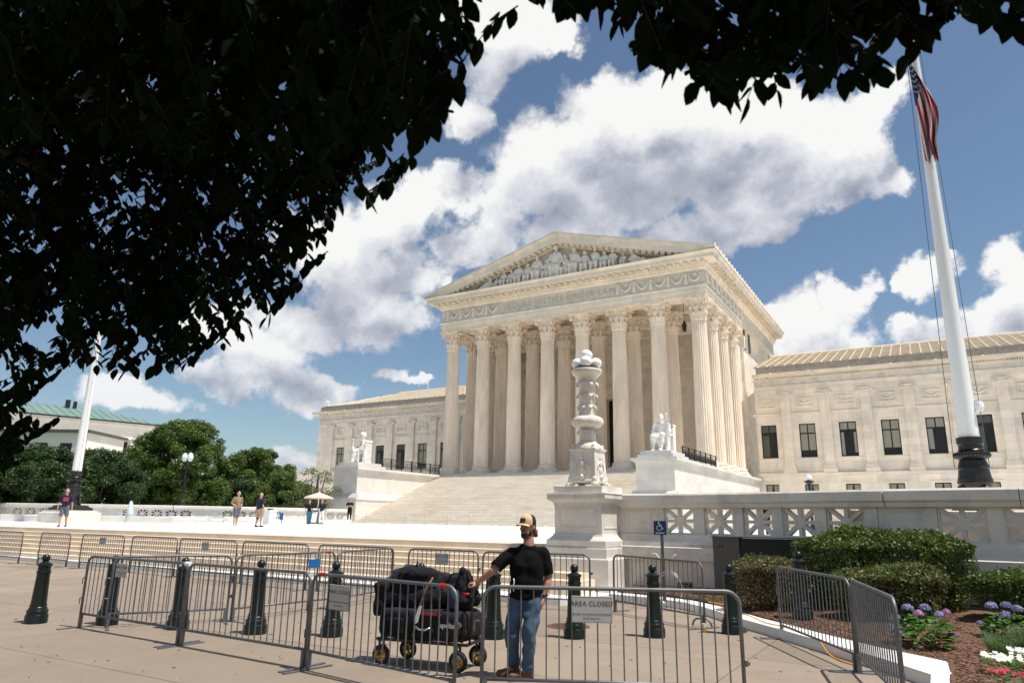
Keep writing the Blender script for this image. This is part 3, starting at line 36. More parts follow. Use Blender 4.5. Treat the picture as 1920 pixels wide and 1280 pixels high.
TWIGS_TOP = '-52 201 425 -16 263 465 62 245 345 11 220 345 -16 218 321 83 285 435 74 259 401 71 302 383 30 290 410 87 310 353 50 241 371 50 279 424 -15 235 401 -33 208 341 74 286 375 -27 241 422 97 342 396 -66 203 362 15 281 437 -32 249 425 31 283 405 -95 184 372 60 245 350 -85 169 329 -31 185 358 -49 251 333 -30 212 314 9 269 458 11 221 349 47 246 394 -33 239 388 22 287 480 9 247 378 17 267 397 -68 205 420 -8 205 372 45 267 388 2 258 434 -20 246 405 -81 178 370 25 232 353 -70 243 381 -39 217 438 -71 226 372 -45 190 400 66 254 391 -78 227 375 3 220 368 4 300 378 35 295 450 51 247 371 -13 226 341 -79 194 348 -24 188 377 -115 189 427 18 253 381 55 326 389 48 261 351 -58 250 340 31 268 388 22 287 364 54 256 405 -5 195 386 -60 197 380 61 294 403 -35 245 404 -93 235 390 -71 228 379 -89 162 372 74 247 357 4 198 365 -23 207 373 3 204 376 -10 264 462 50 254 347 -98 196 415 -39 207 360 -114 183 439 -55 221 409 22 276 439 -29 214 399 35 283 366 -26 283 355 -91 218 421 6 253 413 -28 209 322 -61 179 331 -12 216 397 14 288 414 -21 264 399 103 327 420 44 229 352 -57 224 364 59 325 375 2 248 438 -14 209 412 -56 241 481 -8 203 379 41 295 366 -3 258 377 45 298 468 36 289 377 88 298 416 -100 206 439 -48 241 392 -24 233 392 -71 201 411 53 300 372 -95 193 379 -52 168 372 -33 214 333 -10 220 389 79 335 407 88 332 456 -15 238 327 10 265 356 -47 227 378 -13 200 353 33 271 402 69 250 388 -1 217 336 7 251 355 -15 248 430 -29 231 417 -45 247 353 -83 221 467 -67 188 380 -58 243 453 42 237 329 109 351 433 41 313 393 12 258 395 22 293 402 38 247 423 47 276 417 -88 154 376 21 265 459 44 257 404 -74 244 358 36 231 390 69 326 376 -32 245 438 -77 162 355 15 276 347 -4 214 399 -40 183 339 -48 204 433 85 297 365 89 327 381 78 272 369 8 285 442 -3 262 365 -58 183 379 80 269 363 -83 179 380 20 266 424 1 254 342 -48 186 383 -52 247 412 -24 255 388 59 244 387 99 295 415 -68 188 429 -82 183 338 -16 218 375 -70 239 356 -5 246 452 -101 216 401 -6 275 423 42 301 427 41 268 414 -54 181 304 -47 203 339 -47 214 353 -64 252 393 -75 230 374 14 235 400 -33 216 379 70 248 369 -82 151 372 82 282 404 -66 238 440 -99 197 436 -12 214 355 -4 247 412 13 226 358 63 267 409 -21 233 396 40 278 409 -52 251 448 -59 171 374 36 251 338 73 292 375 -7 204 383 75 319 446 0 295 375 92 287 386 41 241 367 10 300 399 98 328 459 -108 217 418 92 325 411 -27 265 360 -74 221 434 -16 209 303 21 226 378 -46 221 432 -8 250 342 -41 195 299 63 285 429 -44 165 379 95 341 387 65 242 338 69 286 401 -4 213 305 -3 236 381 -30 262 380 12 229 345 31 279 362 -26 220 397 -59 208 326 -16 218 419 40 249 399 -62 225 393 49 286 451 77 301 388 -59 235 405 56 307 382 54 272 387 74 281 382 -42 204 346 7 204 369 47 247 328 -65 232 454 -88 211 361 91 313 433 -28 229 425 8 219 377 13 270 346 71 342 386 68 299 380 -28 179 364 82 275 380 81 287 438 69 288 378 70 238 356 66 287 419 -7 213 314 -74 214 374 -6 245 441 94 324 441 -3 293 396 13 281 402 -11 256 441 -76 251 375 -18 219 327 7 234 414 22 265 410 -22 199 325 -26 217 433 90 278 388 -25 198 332 -94 198 411 15 247 371 -12 221 370 -3 231 390 -22 179 386 67 278 372 56 237 375 60 247 403 -8 293 384 -64 256 396 -28 219 350 33 289 390 29 295 391 18 216 390 -18 282 357 -71 236 406 76 333 387 -68 170 388 -10 210 402 7 204 389 -105 189 450 -90 188 352 -74 213 448 -76 178 384 -6 270 480 -88 188 348 -46 186 370 76 275 418 11 253 345 -39 239 379 -54 209 442 -56 211 432 53 279 386 -3 237 337 55 266 356 -96 231 375 58 258 364 -68 218 357 -78 205 374 -86 221 414 93 325 438 -65 204 418 -60 188 353 46 250 336 30 297 454 32 220 367 -9 206 410 1 259 361 -26 223 326 -15 217 350 -22 226 426 56 251 336 67 263 387 5 240 372 -36 239 396 -55 183 358 -5 283 434 -104 206 450 82 321 479 -113 212 416 -66 169 363 25 289 451 0 200 366 -56 198 398 17 211 354 49 320 392 16 278 432 53 251 325 -2 255 433 27 268 399 -78 199 392 85 287 361 92 268 409 44 245 376 -38 250 448 56 252 407 -72 226 409 77 273 355 -83 170 328 -16 249 358 63 245 342 39 245 372 -4 277 414 -49 195 328 62 269 359 28 282 375 -7 283 379 -89 145 394 -84 177 398 106 346 424 -47 231 462 -73 184 346 81 314 362 -28 268 374 49 280 445 33 235 406 50 281 435 -56 183 307 -81 172 363 -34 182 373 56 292 398 7 296 403 -2 201 392 33 247 371 -103 215 384 -6 263 461 -98 183 435 -31 202 363 44 250 377 4 280 463 30 230 322 -70 163 392 -63 175 409 18 305 397 84 261 382 -2 242 369 -55 174 351 -12 246 437 11 283 384 -44 181 376 8 207 350 -40 278 381 -46 243 427 76 310 435 -13 210 315 12 254 348 53 302 459 1 269 429 63 273 377 58 268 398 37 242 342 -97 177 415 -86 170 413 58 257 416 -5 257 402 -94 176 406 26 250 356 -57 205 360 -29 210 310 60 256 328 67 304 432 -73 180 385 25 242 365 -44 223 401 -60 248 395 -102 212 381 -94 245 386 -67 227 340 72 297 458 11 246 415 -38 181 373 -28 233 413 89 329 448 -70 162 369 -19 192 370 -97 186 442 -24 205 376 -65 222 398 51 268 405 -89 201 382 -91 183 381 70 266 424 63 269 365 -89 223 444 -30 240 363 -71 226 354 1 248 415 73 284 382 -64 230 368 41 244 382 95 284 427 -69 226 390 40 239 364 -90 199 393 2 268 410 -101 219 414 -23 224 386 63 278 386 -38 266 387 -70 176 407 58 258 377 -86 211 387 73 338 398 -22 219 368 35 256 355 -99 170 399 -38 210 313 71 242 366 76 259 400 28 223 376 -9 196 353 -24 251 345 -1 304 357 -57 172 381 78 279 366 50 253 328 -78 234 401 42 282 382 -43 235 327 -26 202 324 -9 254 466 -53 190 398 -103 222 433 84 322 434 -57 252 438 72 254 400 -58 193 341 71 286 383 99 332 415 -55 271 351 -90 224 413 -36 194 343 30 295 400 -82 175 332 87 324 383 -39 261 377 85 322 394 -98 205 373 -18 236 450 -69 209 336 -99 182 389 -102 179 418 85 303 422 -80 230 444 -12 186 376 84 269 388 -112 222 430 53 259 328 -89 237 369 51 274 383 -87 237 418 -28 200 405 -110 214 388 -79 179 382 3 204 341 -1 205 378 -64 163 355 77 304 432 97 324 418 -96 186 359 73 248 349 -11 230 346 -64 214 363 83 304 415 -46 267 356 77 304 375 39 222 382 -28 206 342 -15 206 352 49 270 392 48 302 369 -20 233 343 59 268 355 -94 179 377 -91 155 365 24 263 392 58 271 404 -66 174 398 -30 280 496 -141 255 478 67 384 475 -110 198 462 -117 299 490 -110 255 490 43 330 444 92 405 480 40 371 461 -140 274 565 -96 318 447 -6 352 552 33 375 544 -36 328 564 10 299 500 74 399 511 85 323 476 76 351 413 96 354 442 -57 264 499 8 316 413 29 311 455 -90 281 544 -12 307 417 -8 273 413 -32 323 499 80 380 429 -15 253 461 34 368 472 -88 335 485 -103 253 449 -8 270 424 134 446 539 -13 286 450 -154 284 539 -64 242 482 -34 264 402 -104 221 414 -62 242 441 -80 302 419 22 323 480 -84 305 467 -99 219 444 -21 285 495 0 278 484 -64 316 400 -95 319 454 -7 322 520 92 366 519 103 382 490 89 394 456 12 383 541 -130 270 469 -128 211 479 12 278 429 -88 280 544 -66 274 490 -36 275 451 -55 289 414 60 362 435 61 389 546 110 377 516 14 294 465 -121 304 493 -25 306 499 87 408 448 103 387 532 93 324 466 -92 318 509 -12 381 465 -127 243 469 27 283 429 -39 364 452 50 311 424 -79 304 440 72 391 564 104 386 503 9 349 448 -87 223 451 -92 328 444 31 348 528 58 323 444 82 435 480 96 363 514 -80 261 497 49 393 484 86 361 461 78 339 453 65 394 517 49 305 455 -91 274 439 84 418 552 91 343 408 80 429 482 -40 274 448 -84 288 442 -98 292 559 -85 281 486 -48 248 402 -22 378 459 -43 315 516 -33 297 475 -80 237 426 -100 231 484 -124 291 473 -52 310 496 -91 248 425 -130 282 567 -2 325 541 -110 316 498 -33 256 476 -73 260 379 -35 337 444 -21 311 487 -2 264 466 9 370 482 -37 333 461 -116 296 581 -86 331 435 106 357 456 -84 262 485 -74 268 495 3 290 436 -71 326 422 86 349 460 52 336 473 -146 244 503 2 393 455 -81 284 512 -15 286 479 18 359 484 119 377 504 3 310 410 92 361 449 -73 245 401 -39 353 491 43 354 480 61 368 514 -82 238 422 -51 352 418 32 404 472 -4 316 451 56 361 443 110 411 536 55 351 501 102 362 460 -64 330 484 -42 280 476 -26 332 490 81 331 464 -37 310 511 102 378 523 -9 299 491 68 404 517 -73 331 521 51 398 563 -145 268 478 -9 299 387 58 343 462 -123 267 521 -85 248 428 -118 293 463 -1 346 494 -96 223 443 -15 357 425 112 383 510 -107 230 426 -123 256 519 -22 311 445 -8 301 427 -24 321 439 -133 273 506 76 336 455 102 370 430 -63 246 462 -113 221 440 2 335 492 -97 223 478 -36 288 415 124 432 525 93 323 434 91 352 433 -25 311 419 24 350 520 90 348 471 83 330 486 -87 316 521 -56 279 453 78 340 412 -38 354 530 17 334 451 -9 287 455 -55 358 490 83 330 445 -71 322 550 34 289 423 61 316 480 -54 241 434 20 379 511 -19 252 447 -6 343 422 -9 350 535 -50 276 412 -11 326 525 90 379 471 -36 276 460 47 377 459 -18 319 398 69 317 410 19 327 492 46 311 478 52 297 469 51 401 535 -52 285 381 22 392 495 42 358 524 -91 268 424 -94 293 451 -123 215 415 -96 259 416 -140 295 513 -53 259 484 -95 263 514 81 352 480 62 414 529 -9 381 487 0 323 418 -108 296 563 -147 277 543 65 389 513 -3 296 480 -61 265 404 -138 233 515 -64 293 461 -90 274 488 -87 281 423 86 325 442 -117 250 511 47 410 510 -75 247 458 -118 277 534 -27 277 470 -142 287 559 15 307 425 -71 315 476 -64 303 490 -36 311 485 -27 369 473 -79 279 536 -91 235 406 -92 283 518 38 389 465 -76 271 432 89 339 483 9 388 463 39 318 477 109 403 528 -37 252 451 -57 347 447 86 394 534 -71 221 443 25 284 427 86 346 439 26 312 437 102 386 511 130 446 554 -95 283 501 92 355 461 -9 338 542 95 413 460 -88 307 503 -90 307 559 12 378 557 -71 221 442 -8 349 470 97 396 460 -128 230 507 -142 275 503 72 371 435 91 313 463 -52 274 477 56 313 398 -69 219 461 60 386 498 -91 273 534 47 387 533 -36 301 459 83 366 483 97 397 481 -8 313 403 31 338 534 -1 294 463 -124 265 456 8 293 454 -143 269 544 -99 318 502 -52 312 525 -47 271 379 -127 281 465 -85 329 462 -22 340 504 31 319 465 28 334 454 100 413 471 105 403 530 19 368 559 1 342 514 -33 278 417 89 344 400 -102 255 457 80 357 415 -109 266 490 45 385 524 -83 293 480 -115 254 523 -125 228 474 66 319 442 61 326 471 89 406 571 10 344 421 -83 314 429 80 317 446 -5 326 456 -124 246 440 -75 263 453 4 377 528 -3 351 512 52 368 455 -85 296 526 -34 271 452 -62 250 407 22 333 472 -107 241 502 -63 274 377 97 357 486 115 438 512 -99 256 435 -91 265 494 -65 282 414 -90 262 483 74 305 441 33 309 495 90 373 476 21 386 481 -78 233 386 -53 286 439 24 307 471 -85 244 443 -102 263 470 100 342 468 119 429 543 87 424 501 -51 319 486 12 377 481 61 334 442 -77 322 461 -31 353 534 -76 294 405 21 289 464 -95 252 493 22 304 471 -67 221 466 -12 330 401 -36 281 495 -108 198 362 -89 185 341 -83 185 337 -86 205 353 -79 207 344 -75 222 342 -73 227 340 -61 208 319 -55 216 316 -54 250 332 -48 226 316 -45 251 326 -35 260 332 -25 264 335 -20 262 334 -12 251 326 -7 260 329 1 245 320 9 256 329 15 263 339 17 251 334 24 270 352 30 253 339 41 287 356 44 270 340 46 265 336 51 269 336 68 303 352 65 287 342 69 275 331 88 321 354'

SKY_STRENGTH = 0.105
def build_world():
    N = wn.nodes.new; L = wn.links.new
    out = N('ShaderNodeOutputWorld'); bg = N('ShaderNodeBackground'); L(bg.outputs[0], out.inputs[0])
    bg.inputs['Strength'].default_value = SKY_STRENGTH
    sky = N('ShaderNodeTexSky'); sky.sky_type = 'NISHITA'; sky.sun_disc = False
    sky.sun_elevation = D2R(SUN_EL); sky.sun_rotation = math.atan2(SUN_DIR.x, SUN_DIR.y)
    sky.air_density = 1.0; sky.dust_density = 0.6; sky.ozone_density = 2.0; sky.altitude = 0
    tc = N('ShaderNodeTexCoord')
    sep = N('ShaderNodeSeparateXYZ'); L(tc.outputs['Generated'], sep.inputs[0])
    # cloud field as a node group: input = direction, offset in elevation degrees
    g = bpy.data.node_groups.new('cloud_field', 'ShaderNodeTree')
    g.interface.new_socket('Vector', in_out='INPUT', socket_type='NodeSocketVector')
    g.interface.new_socket('Rise', in_out='INPUT', socket_type='NodeSocketFloat')
    g.interface.new_socket('Field', in_out='OUTPUT', socket_type='NodeSocketFloat')
    GN = g.nodes.new; GL = g.links.new
    gi = GN('NodeGroupInput'); go = GN('NodeGroupOutput')
    s = GN('ShaderNodeSeparateXYZ'); GL(gi.outputs['Vector'], s.inputs[0])
    def math_(op, a, b=None, c=None, clamp=False):
        n = GN('ShaderNodeMath'); n.operation = op; n.use_clamp = clamp
        for i, v in enumerate((a, b, c)):
            if v is None: continue
            if hasattr(v, 'type') or hasattr(v, 'is_output'): GL(v, n.inputs[i])
            else: n.inputs[i].default_value = v
        return n.outputs[0]
    az = math_('ARCTAN2', s.outputs[0], s.outputs[1]); el = math_('ARCSINE', s.outputs[2])
    azd = math_('MULTIPLY', az, 180 / math.pi); eld = math_('MULTIPLY', el, 180 / math.pi)
    eld = math_('ADD', eld, gi.outputs['Rise'])
    p = GN('ShaderNodeCombineXYZ'); GL(azd, p.inputs[0]); GL(eld, p.inputs[1])
    # warp the coordinates a little so that outlines are not ellipses
    er = math_('MULTIPLY', eld, math.pi / 180)
    se = math_('SINE', er); ce = math_('COSINE', er)
    dx = math_('MULTIPLY', ce, math_('SINE', az)); dy = math_('MULTIPLY', ce, math_('COSINE', az))
    dv = GN('ShaderNodeCombineXYZ'); GL(dx, dv.inputs[0]); GL(dy, dv.inputs[1]); GL(se, dv.inputs[2])
    w = GN('ShaderNodeTexNoise'); w.inputs['Scale'].default_value = 10; w.inputs['Detail'].default_value = 6; w.inputs['Roughness'].default_value = 0.6
    GL(dv.outputs[0], w.inputs['Vector'])
    wm = GN('ShaderNodeVectorMath'); wm.operation = 'MULTIPLY_ADD'; GL(w.outputs['Color'], wm.inputs[0])
    wm.inputs[1].default_value = (8, 6, 0); wm.inputs[2].default_value = (-4.0, -3.0, 0)
    pw = GN('ShaderNodeVectorMath'); pw.operation = 'ADD'; GL(p.outputs[0], pw.inputs[0]); GL(wm.outputs[0], pw.inputs[1])
    cur = None
    for (a0, e0, ra, re) in CLOUDS:
        ma = GN('ShaderNodeVectorMath'); ma.operation = 'MULTIPLY_ADD'; GL(pw.outputs[0], ma.inputs[0])
        ma.inputs[1].default_value = (1 / ra, 1 / re, 0); ma.inputs[2].default_value = (-a0 / ra, -e0 / re, 0)
        le = GN('ShaderNodeVectorMath'); le.operation = 'LENGTH'; GL(ma.outputs[0], le.inputs[0])
        cur = le.outputs['Value'] if cur is None else math_('SMOOTH_MIN', cur, le.outputs['Value'], 0.22)
    blob = math_('SUBTRACT', 1.09, cur)
    # the sky goes on with the same kind of clouds outside the part described one by one
    n2 = GN('ShaderNodeTexNoise'); n2.inputs['Scale'].default_value = 2.6; n2.inputs['Detail'].default_value = 3
    GL(dv.outputs[0], n2.inputs['Vector'])
    gen = math_('MULTIPLY_ADD', n2.outputs[0], 5.0, -2.75)
    azo = math_('ABSOLUTE', math_('ADD', azd, 30.0)); azm = math_('MULTIPLY_ADD', azo, 0.12, -5.2, clamp=True)
    elm = math_('MULTIPLY_ADD', eld, 0.12, -5.6, clamp=True)
    msk = math_('MAXIMUM', azm, elm)
    gen = math_('ADD', gen, math_('MULTIPLY_ADD', msk, 3.0, -3.0))
    fld = math_('MAXIMUM', math_('MAXIMUM', blob, -0.6), gen)
    n1 = GN('ShaderNodeTexNoise'); n1.inputs['Scale'].default_value = 16; n1.inputs['Detail'].default_value = 9
    n1.inputs['Roughness'].default_value = 0.58; n1.inputs['Lacunarity'].default_value = 2.15
    GL(dv.outputs[0], n1.inputs['Vector'])
    res = math_('ADD', fld, math_('MULTIPLY_ADD', n1.outputs[0], 1.5, -0.75))
    GL(res, go.inputs[0])
    def grp(rise):
        n = N('ShaderNodeGroup'); n.node_tree = g; L(tc.outputs['Generated'], n.inputs[0]); n.inputs['Rise'].default_value = rise
        return n.outputs[0]
    def wm_(op, a, b=None, c=None, clamp=False):
        n = N('ShaderNodeMath'); n.operation = op; n.use_clamp = clamp
        for i, v in enumerate((a, b, c)):
            if v is None: continue
            if hasattr(v, 'is_output'): L(v, n.inputs[i])
            else: n.inputs[i].default_value = v
        return n.outputs[0]
    F0 = grp(0.0); F1 = grp(0.9); F2 = grp(4.5)
    mr = N('ShaderNodeMapRange'); mr.interpolation_type = 'SMOOTHSTEP'; L(F0, mr.inputs['Value'])
    mr.inputs['From Min'].default_value = 0.0; mr.inputs['From Max'].default_value = 0.40
    alpha = mr.outputs[0]
    d1 = wm_('SUBTRACT', F0, F1); d2 = wm_('MULTIPLY', F2, -0.80)
    lit = wm_('ADD', wm_('MULTIPLY_ADD', d1, 0.24, 0.98), d2, clamp=True)
    ramp = N('ShaderNodeValToRGB'); L(lit, ramp.inputs[0])
    k = 1 / SKY_STRENGTH
    els = ramp.color_ramp.elements
    els[0].position = 0.0; els[0].color = (0.33, 0.365, 0.455, 1)
    els[1].position = 1.0; els[1].color = (1.0, 0.995, 0.99, 1)
    e = els.new(0.35); e.color = (0.50, 0.525, 0.61, 1)
    e = els.new(0.68); e.color = (0.76, 0.775, 0.83, 1)
    sc = N('ShaderNodeVectorMath'); sc.operation = 'SCALE'; L(ramp.outputs[0], sc.inputs[0]); sc.inputs['Scale'].default_value = 0.80 * k
    skm = N('ShaderNodeVectorMath'); skm.operation = 'MULTIPLY'; L(sky.outputs[0], skm.inputs[0]); skm.inputs[1].default_value = SKY_TINT
    # a little haze towards the horizon
    hz = N('ShaderNodeMapRange'); L(sep.outputs[2], hz.inputs['Value']); hz.inputs['From Min'].default_value = 0.0; hz.inputs['From Max'].default_value = 0.25
    hz.inputs['To Min'].default_value = 0.75; hz.inputs['To Max'].default_value = 0.985
    am = wm_('MULTIPLY', alpha, hz.outputs[0])
    mix = N('ShaderNodeMix'); mix.data_type = 'RGBA'; L(am, mix.inputs['Factor']); L(skm.outputs[0], mix.inputs[6]); L(sc.outputs[0], mix.inputs[7])
    L(mix.outputs[2], bg.inputs['Color'])
SKY_TINT = (0.84, 0.86, 0.84)
build_world()
vs = scene.view_settings
scene.display_settings.display_device = 'sRGB'
vs.view_transform = 'Standard'; vs.look = 'None'; vs.gamma = 1; vs.exposure = 0.25; vs.use_curve_mapping = False
scene.cycles.use_denoising = True
scene.cycles.max_bounces = 8; scene.cycles.diffuse_bounces = 5; scene.cycles.transparent_max_bounces = 8
scene.cycles.sample_clamp_indirect = 6
world.cycles.sampling_method = 'MANUAL'; world.cycles.sample_map_resolution = 1024

# ------------------------------------------------------------ materials
MATS = {}
def pmat(name, col, rough=0.8, metal=0.0, var=0.12, scale=3.0, bump=0.0, bscale=40.0, stain=None, stain_scale=0.6, stain_amt=0.5,
         joints=None, joint_col=None, spec=0.4, detail=4.0, stretch=(1, 1, 1), coords='pos', specks=0):
    m = bpy.data.materials.new(name); m.use_nodes = True; t = m.node_tree; N = t.nodes.new; L = t.links.new
    b = t.nodes['Principled BSDF']; b.inputs['Roughness'].default_value = rough; b.inputs['Metallic'].default_value = metal
    b.inputs['Specular IOR Level'].default_value = spec
    if coords == 'pos':
        gm = N('ShaderNodeNewGeometry'); P = gm.outputs['Position']
    else:
        gm = N('ShaderNodeTexCoord'); P = gm.outputs['Object']
    mp = N('ShaderNodeVectorMath'); mp.operation = 'MULTIPLY'; L(P, mp.inputs[0]); mp.inputs[1].default_value = stretch
    n1 = N('ShaderNodeTexNoise'); n1.inputs['Scale'].default_value = scale; n1.inputs['Detail'].default_value = detail; n1.inputs['Roughness'].default_value = 0.6
    L(mp.outputs[0], n1.inputs['Vector'])
    r = N('ShaderNodeValToRGB'); L(n1.outputs[0], r.inputs[0])
    lo = [max(0, c * (1 - var)) for c in col]; hi = [min(1, c * (1 + var)) for c in col]
    r.color_ramp.elements[0].position = 0.3; r.color_ramp.elements[0].color = (*lo, 1)
    r.color_ramp.elements[1].position = 0.7; r.color_ramp.elements[1].color = (*hi, 1)
    cur = r.outputs[0]
    def mixc(fac, a, bcol):
        mx = N('ShaderNodeMix'); mx.data_type = 'RGBA'; L(fac, mx.inputs['Factor']); L(a, mx.inputs[6])
        if isinstance(bcol, tuple): mx.inputs[7].default_value = (*bcol, 1)
        else: L(bcol, mx.inputs[7])
        return mx.outputs[2]
    if stain:
        n2 = N('ShaderNodeTexNoise'); n2.inputs['Scale'].default_value = stain_scale; n2.inputs['Detail'].default_value = 8; n2.inputs['Roughness'].default_value = 0.7
        n2.inputs['Distortion'].default_value = 0.6
        L(mp.outputs[0], n2.inputs['Vector'])
        mr = N('ShaderNodeMapRange'); L(n2.outputs[0], mr.inputs['Value']); mr.inputs['From Min'].default_value = 0.5; mr.inputs['From Max'].default_value = 0.75
        mr.inputs['To Max'].default_value = stain_amt
        cur = mixc(mr.outputs[0], cur, tuple(stain))
    if specks:
        vo = N('ShaderNodeTexVoronoi'); vo.inputs['Scale'].default_value = 1.3; vo.inputs['Randomness'].default_value = 1; L(P, vo.inputs['Vector'])
        m3 = N('ShaderNodeMapRange'); L(vo.outputs['Distance'], m3.inputs['Value']); m3.inputs['From Min'].default_value = 0.035; m3.inputs['From Max'].default_value = 0.06; m3.inputs['To Min'].default_value = specks; m3.inputs['To Max'].default_value = 0
        cur = mixc(m3.outputs[0], cur, (0.08, 0.065, 0.05))
        wv = N('ShaderNodeTexNoise'); wv.inputs['Scale'].default_value = 0.28; wv.inputs['Detail'].default_value = 10; wv.inputs['Roughness'].default_value = 0.75; L(P, wv.inputs['Vector'])
        m4_ = N('ShaderNodeMapRange'); L(wv.outputs[0], m4_.inputs['Value']); m4_.inputs['From Min'].default_value = 0.495; m4_.inputs['From Max'].default_value = 0.505
        a1 = N('ShaderNodeMath'); a1.operation = 'PINGPONG'; L(m4_.outputs[0], a1.inputs[0]); a1.inputs[1].default_value = 0.5
        a2 = N('ShaderNodeMath'); a2.operation = 'MULTIPLY'; L(a1.outputs[0], a2.inputs[0]); a2.inputs[1].default_value = 0.7
        cur = mixc(a2.outputs[0], cur, (0.1, 0.08, 0.06))
    if joints:
        sp = N('ShaderNodeSeparateXYZ'); L(P, sp.inputs[0])
        ad = N('ShaderNodeMath'); L(sp.outputs[0], ad.inputs[0]); L(sp.outputs[1], ad.inputs[1])
        cb = N('ShaderNodeCombineXYZ')
        if joints[3] == 'wall': L(ad.outputs[0], cb.inputs[0]); L(sp.outputs[2], cb.inputs[1])
        else: L(sp.outputs[0], cb.inputs[0]); L(sp.outputs[1], cb.inputs[1])
        br = N('ShaderNodeTexBrick'); L(cb.outputs[0], br.inputs['Vector']); br.inputs['Scale'].default_value = 1.0
        br.inputs['Brick Width'].default_value = joints[0]; br.inputs['Row Height'].default_value = joints[1]; br.inputs['Mortar Size'].default_value = joints[2]
        br.inputs['Mortar Smooth'].default_value = 0.3; br.inputs['Bias'].default_value = 0
        br.inputs['Color1'].default_value = (0.87, 0.88, 0.89, 1); br.inputs['Color2'].default_value = (1.04, 1.03, 1.01, 1); br.inputs['Mortar'].default_value = (*(joint_col or (0.7, 0.66, 0.6)), 1)
        mu = N('ShaderNodeMix'); mu.data_type = 'RGBA'; mu.blend_type = 'MULTIPLY'; mu.inputs['Factor'].default_value = 1
        L(cur, mu.inputs[6]); L(br.outputs[0], mu.inputs[7]); cur = mu.outputs[2]
    L(cur, b.inputs['Base Color'])
    if bump:
        n3 = N('ShaderNodeTexNoise'); n3.inputs['Scale'].default_value = bscale; n3.inputs['Detail'].default_value = 3; L(P, n3.inputs['Vector'])
        bp = N('ShaderNodeBump'); bp.inputs['Strength'].default_value = bump; bp.inputs['Distance'].default_value = 0.02; L(n3.outputs[0], bp.inputs['Height']); L(bp.outputs[0], b.inputs['Normal'])
    MATS[name] = m
    return m
M_MARBLE = pmat('marble_cream', (0.86, 0.765, 0.65), 0.7, var=0.08, scale=1.1, stain=(0.56, 0.50, 0.42), stain_scale=0.5, stain_amt=0.6, stretch=(1, 1, 0.4), joints=(1.9, 0.75, 0.012, 'wall'), joint_col=(0.78, 0.74, 0.68), bump=0.06, bscale=25)
M_COLUMN = pmat('marble_column', (0.86, 0.74, 0.61), 0.7, var=0.09, scale=1.4, stain=(0.46, 0.38, 0.29), stain_scale=0.5, stain_amt=0.45, stretch=(1, 1, 0.25), bump=0.08, bscale=22)
M_WHITE = pmat('marble_white', (0.80, 0.79, 0.76), 0.6, var=0.05, scale=1.2, stain=(0.62, 0.61, 0.60), stain_scale=0.8, stain_amt=0.5, bump=0.05, bscale=30)
M_CHEEK = pmat('marble_pale', (0.66, 0.64, 0.60), 0.6, var=0.07, scale=1.2, stain=(0.50, 0.48, 0.45), stain_scale=0.8, stain_amt=0.6, joints=(2.6, 0.95, 0.012, 'wall'), joint_col=(0.8, 0.78, 0.75), bump=0.05, bscale=30)
M_STATUE = pmat('statue_marble', (0.74, 0.725, 0.69), 0.6, var=0.07, scale=3, stain=(0.45, 0.43, 0.40), stain_scale=1.6, stain_amt=0.6, bump=0.15, bscale=9)
M_RELIEF = pmat('relief_marble', (0.78, 0.735, 0.665), 0.7, var=0.1, scale=3, stain=(0.5, 0.46, 0.40), stain_scale=1.5, stain_amt=0.5, bump=0.2, bscale=9)
M_VEIN = pmat('marble_veined', (0.67, 0.625, 0.555), 0.65, var=0.12, scale=1.6, detail=8, stain=(0.34, 0.33, 0.32), stain_scale=1.0, stain_amt=0.8, bump=0.06, bscale=20)
M_GREYSTONE = pmat('weathered_parapet', (0.34, 0.31, 0.28), 0.85, var=0.2, scale=2.5, stain=(0.12, 0.11, 0.10), stain_scale=1.2, stain_amt=0.6, bump=0.1, bscale=18)
M_TILE = pmat('roof_tile', (0.70, 0.61, 0.485), 0.75, var=0.15, scale=2.2, stain=(0.45, 0.36, 0.25), stain_scale=1.0, stain_amt=0.5)
M_STEP = pmat('step_marble', (0.76, 0.70, 0.60), 0.65, var=0.08, scale=0.9, stain=(0.62, 0.42, 0.24), stain_scale=0.28, stain_amt=0.5, stretch=(1, 1, 3), bump=0.05, bscale=30)
M_FSTEP = pmat('front_step_stone', (0.70, 0.585, 0.45), 0.7, var=0.08, scale=1.3, stain=(0.5, 0.38, 0.25), stain_scale=0.5, stain_amt=0.5, bump=0.05, bscale=30)
M_PLAZA = pmat('plaza_paving', (0.80, 0.785, 0.75), 0.6, var=0.04, scale=0.8, joints=(1.5, 1.5, 0.012, 'floor'), joint_col=(0.86, 0.85, 0.83), bump=0.03)
M_WALK = pmat('sidewalk_concrete', (0.235, 0.188, 0.14), 0.85, var=0.06, scale=1.2, detail=8, stain=(0.34, 0.265, 0.195), stain_scale=0.55, stain_amt=0.6, bump=0.12, bscale=120)
M_JOINT = pmat('joint_dirt', (0.17, 0.13, 0.10), 0.95, var=0.2, scale=6)
M_GROUND = pmat('far_ground', (0.16, 0.17, 0.11), 0.95, var=0.2, scale=0.2)
M_GRASS = pmat('lawn_ground', (0.07, 0.11, 0.035), 0.95, var=0.3, scale=1.5, bump=0.4, bscale=30)
M_MULCH = pmat('mulch', (0.13, 0.066, 0.042), 0.95, var=0.5, scale=38, detail=6, stain=(0.21, 0.13, 0.085), stain_scale=14, stain_amt=0.8, bump=1.0, bscale=45)
M_CHIP = pmat('mulch_chip', (0.17, 0.09, 0.055), 0.95, var=0.6, scale=9)
M_STEEL = pmat('galvanised_steel', (0.15, 0.155, 0.165), 0.5, metal=0.5, var=0.18, scale=9, stain=(0.2, 0.2, 0.21), stain_scale=5, stain_amt=0.5)
M_BRIGHTSTEEL = pmat('bright_steel', (0.6, 0.61, 0.63), 0.35, metal=0.8, var=0.08, scale=9)
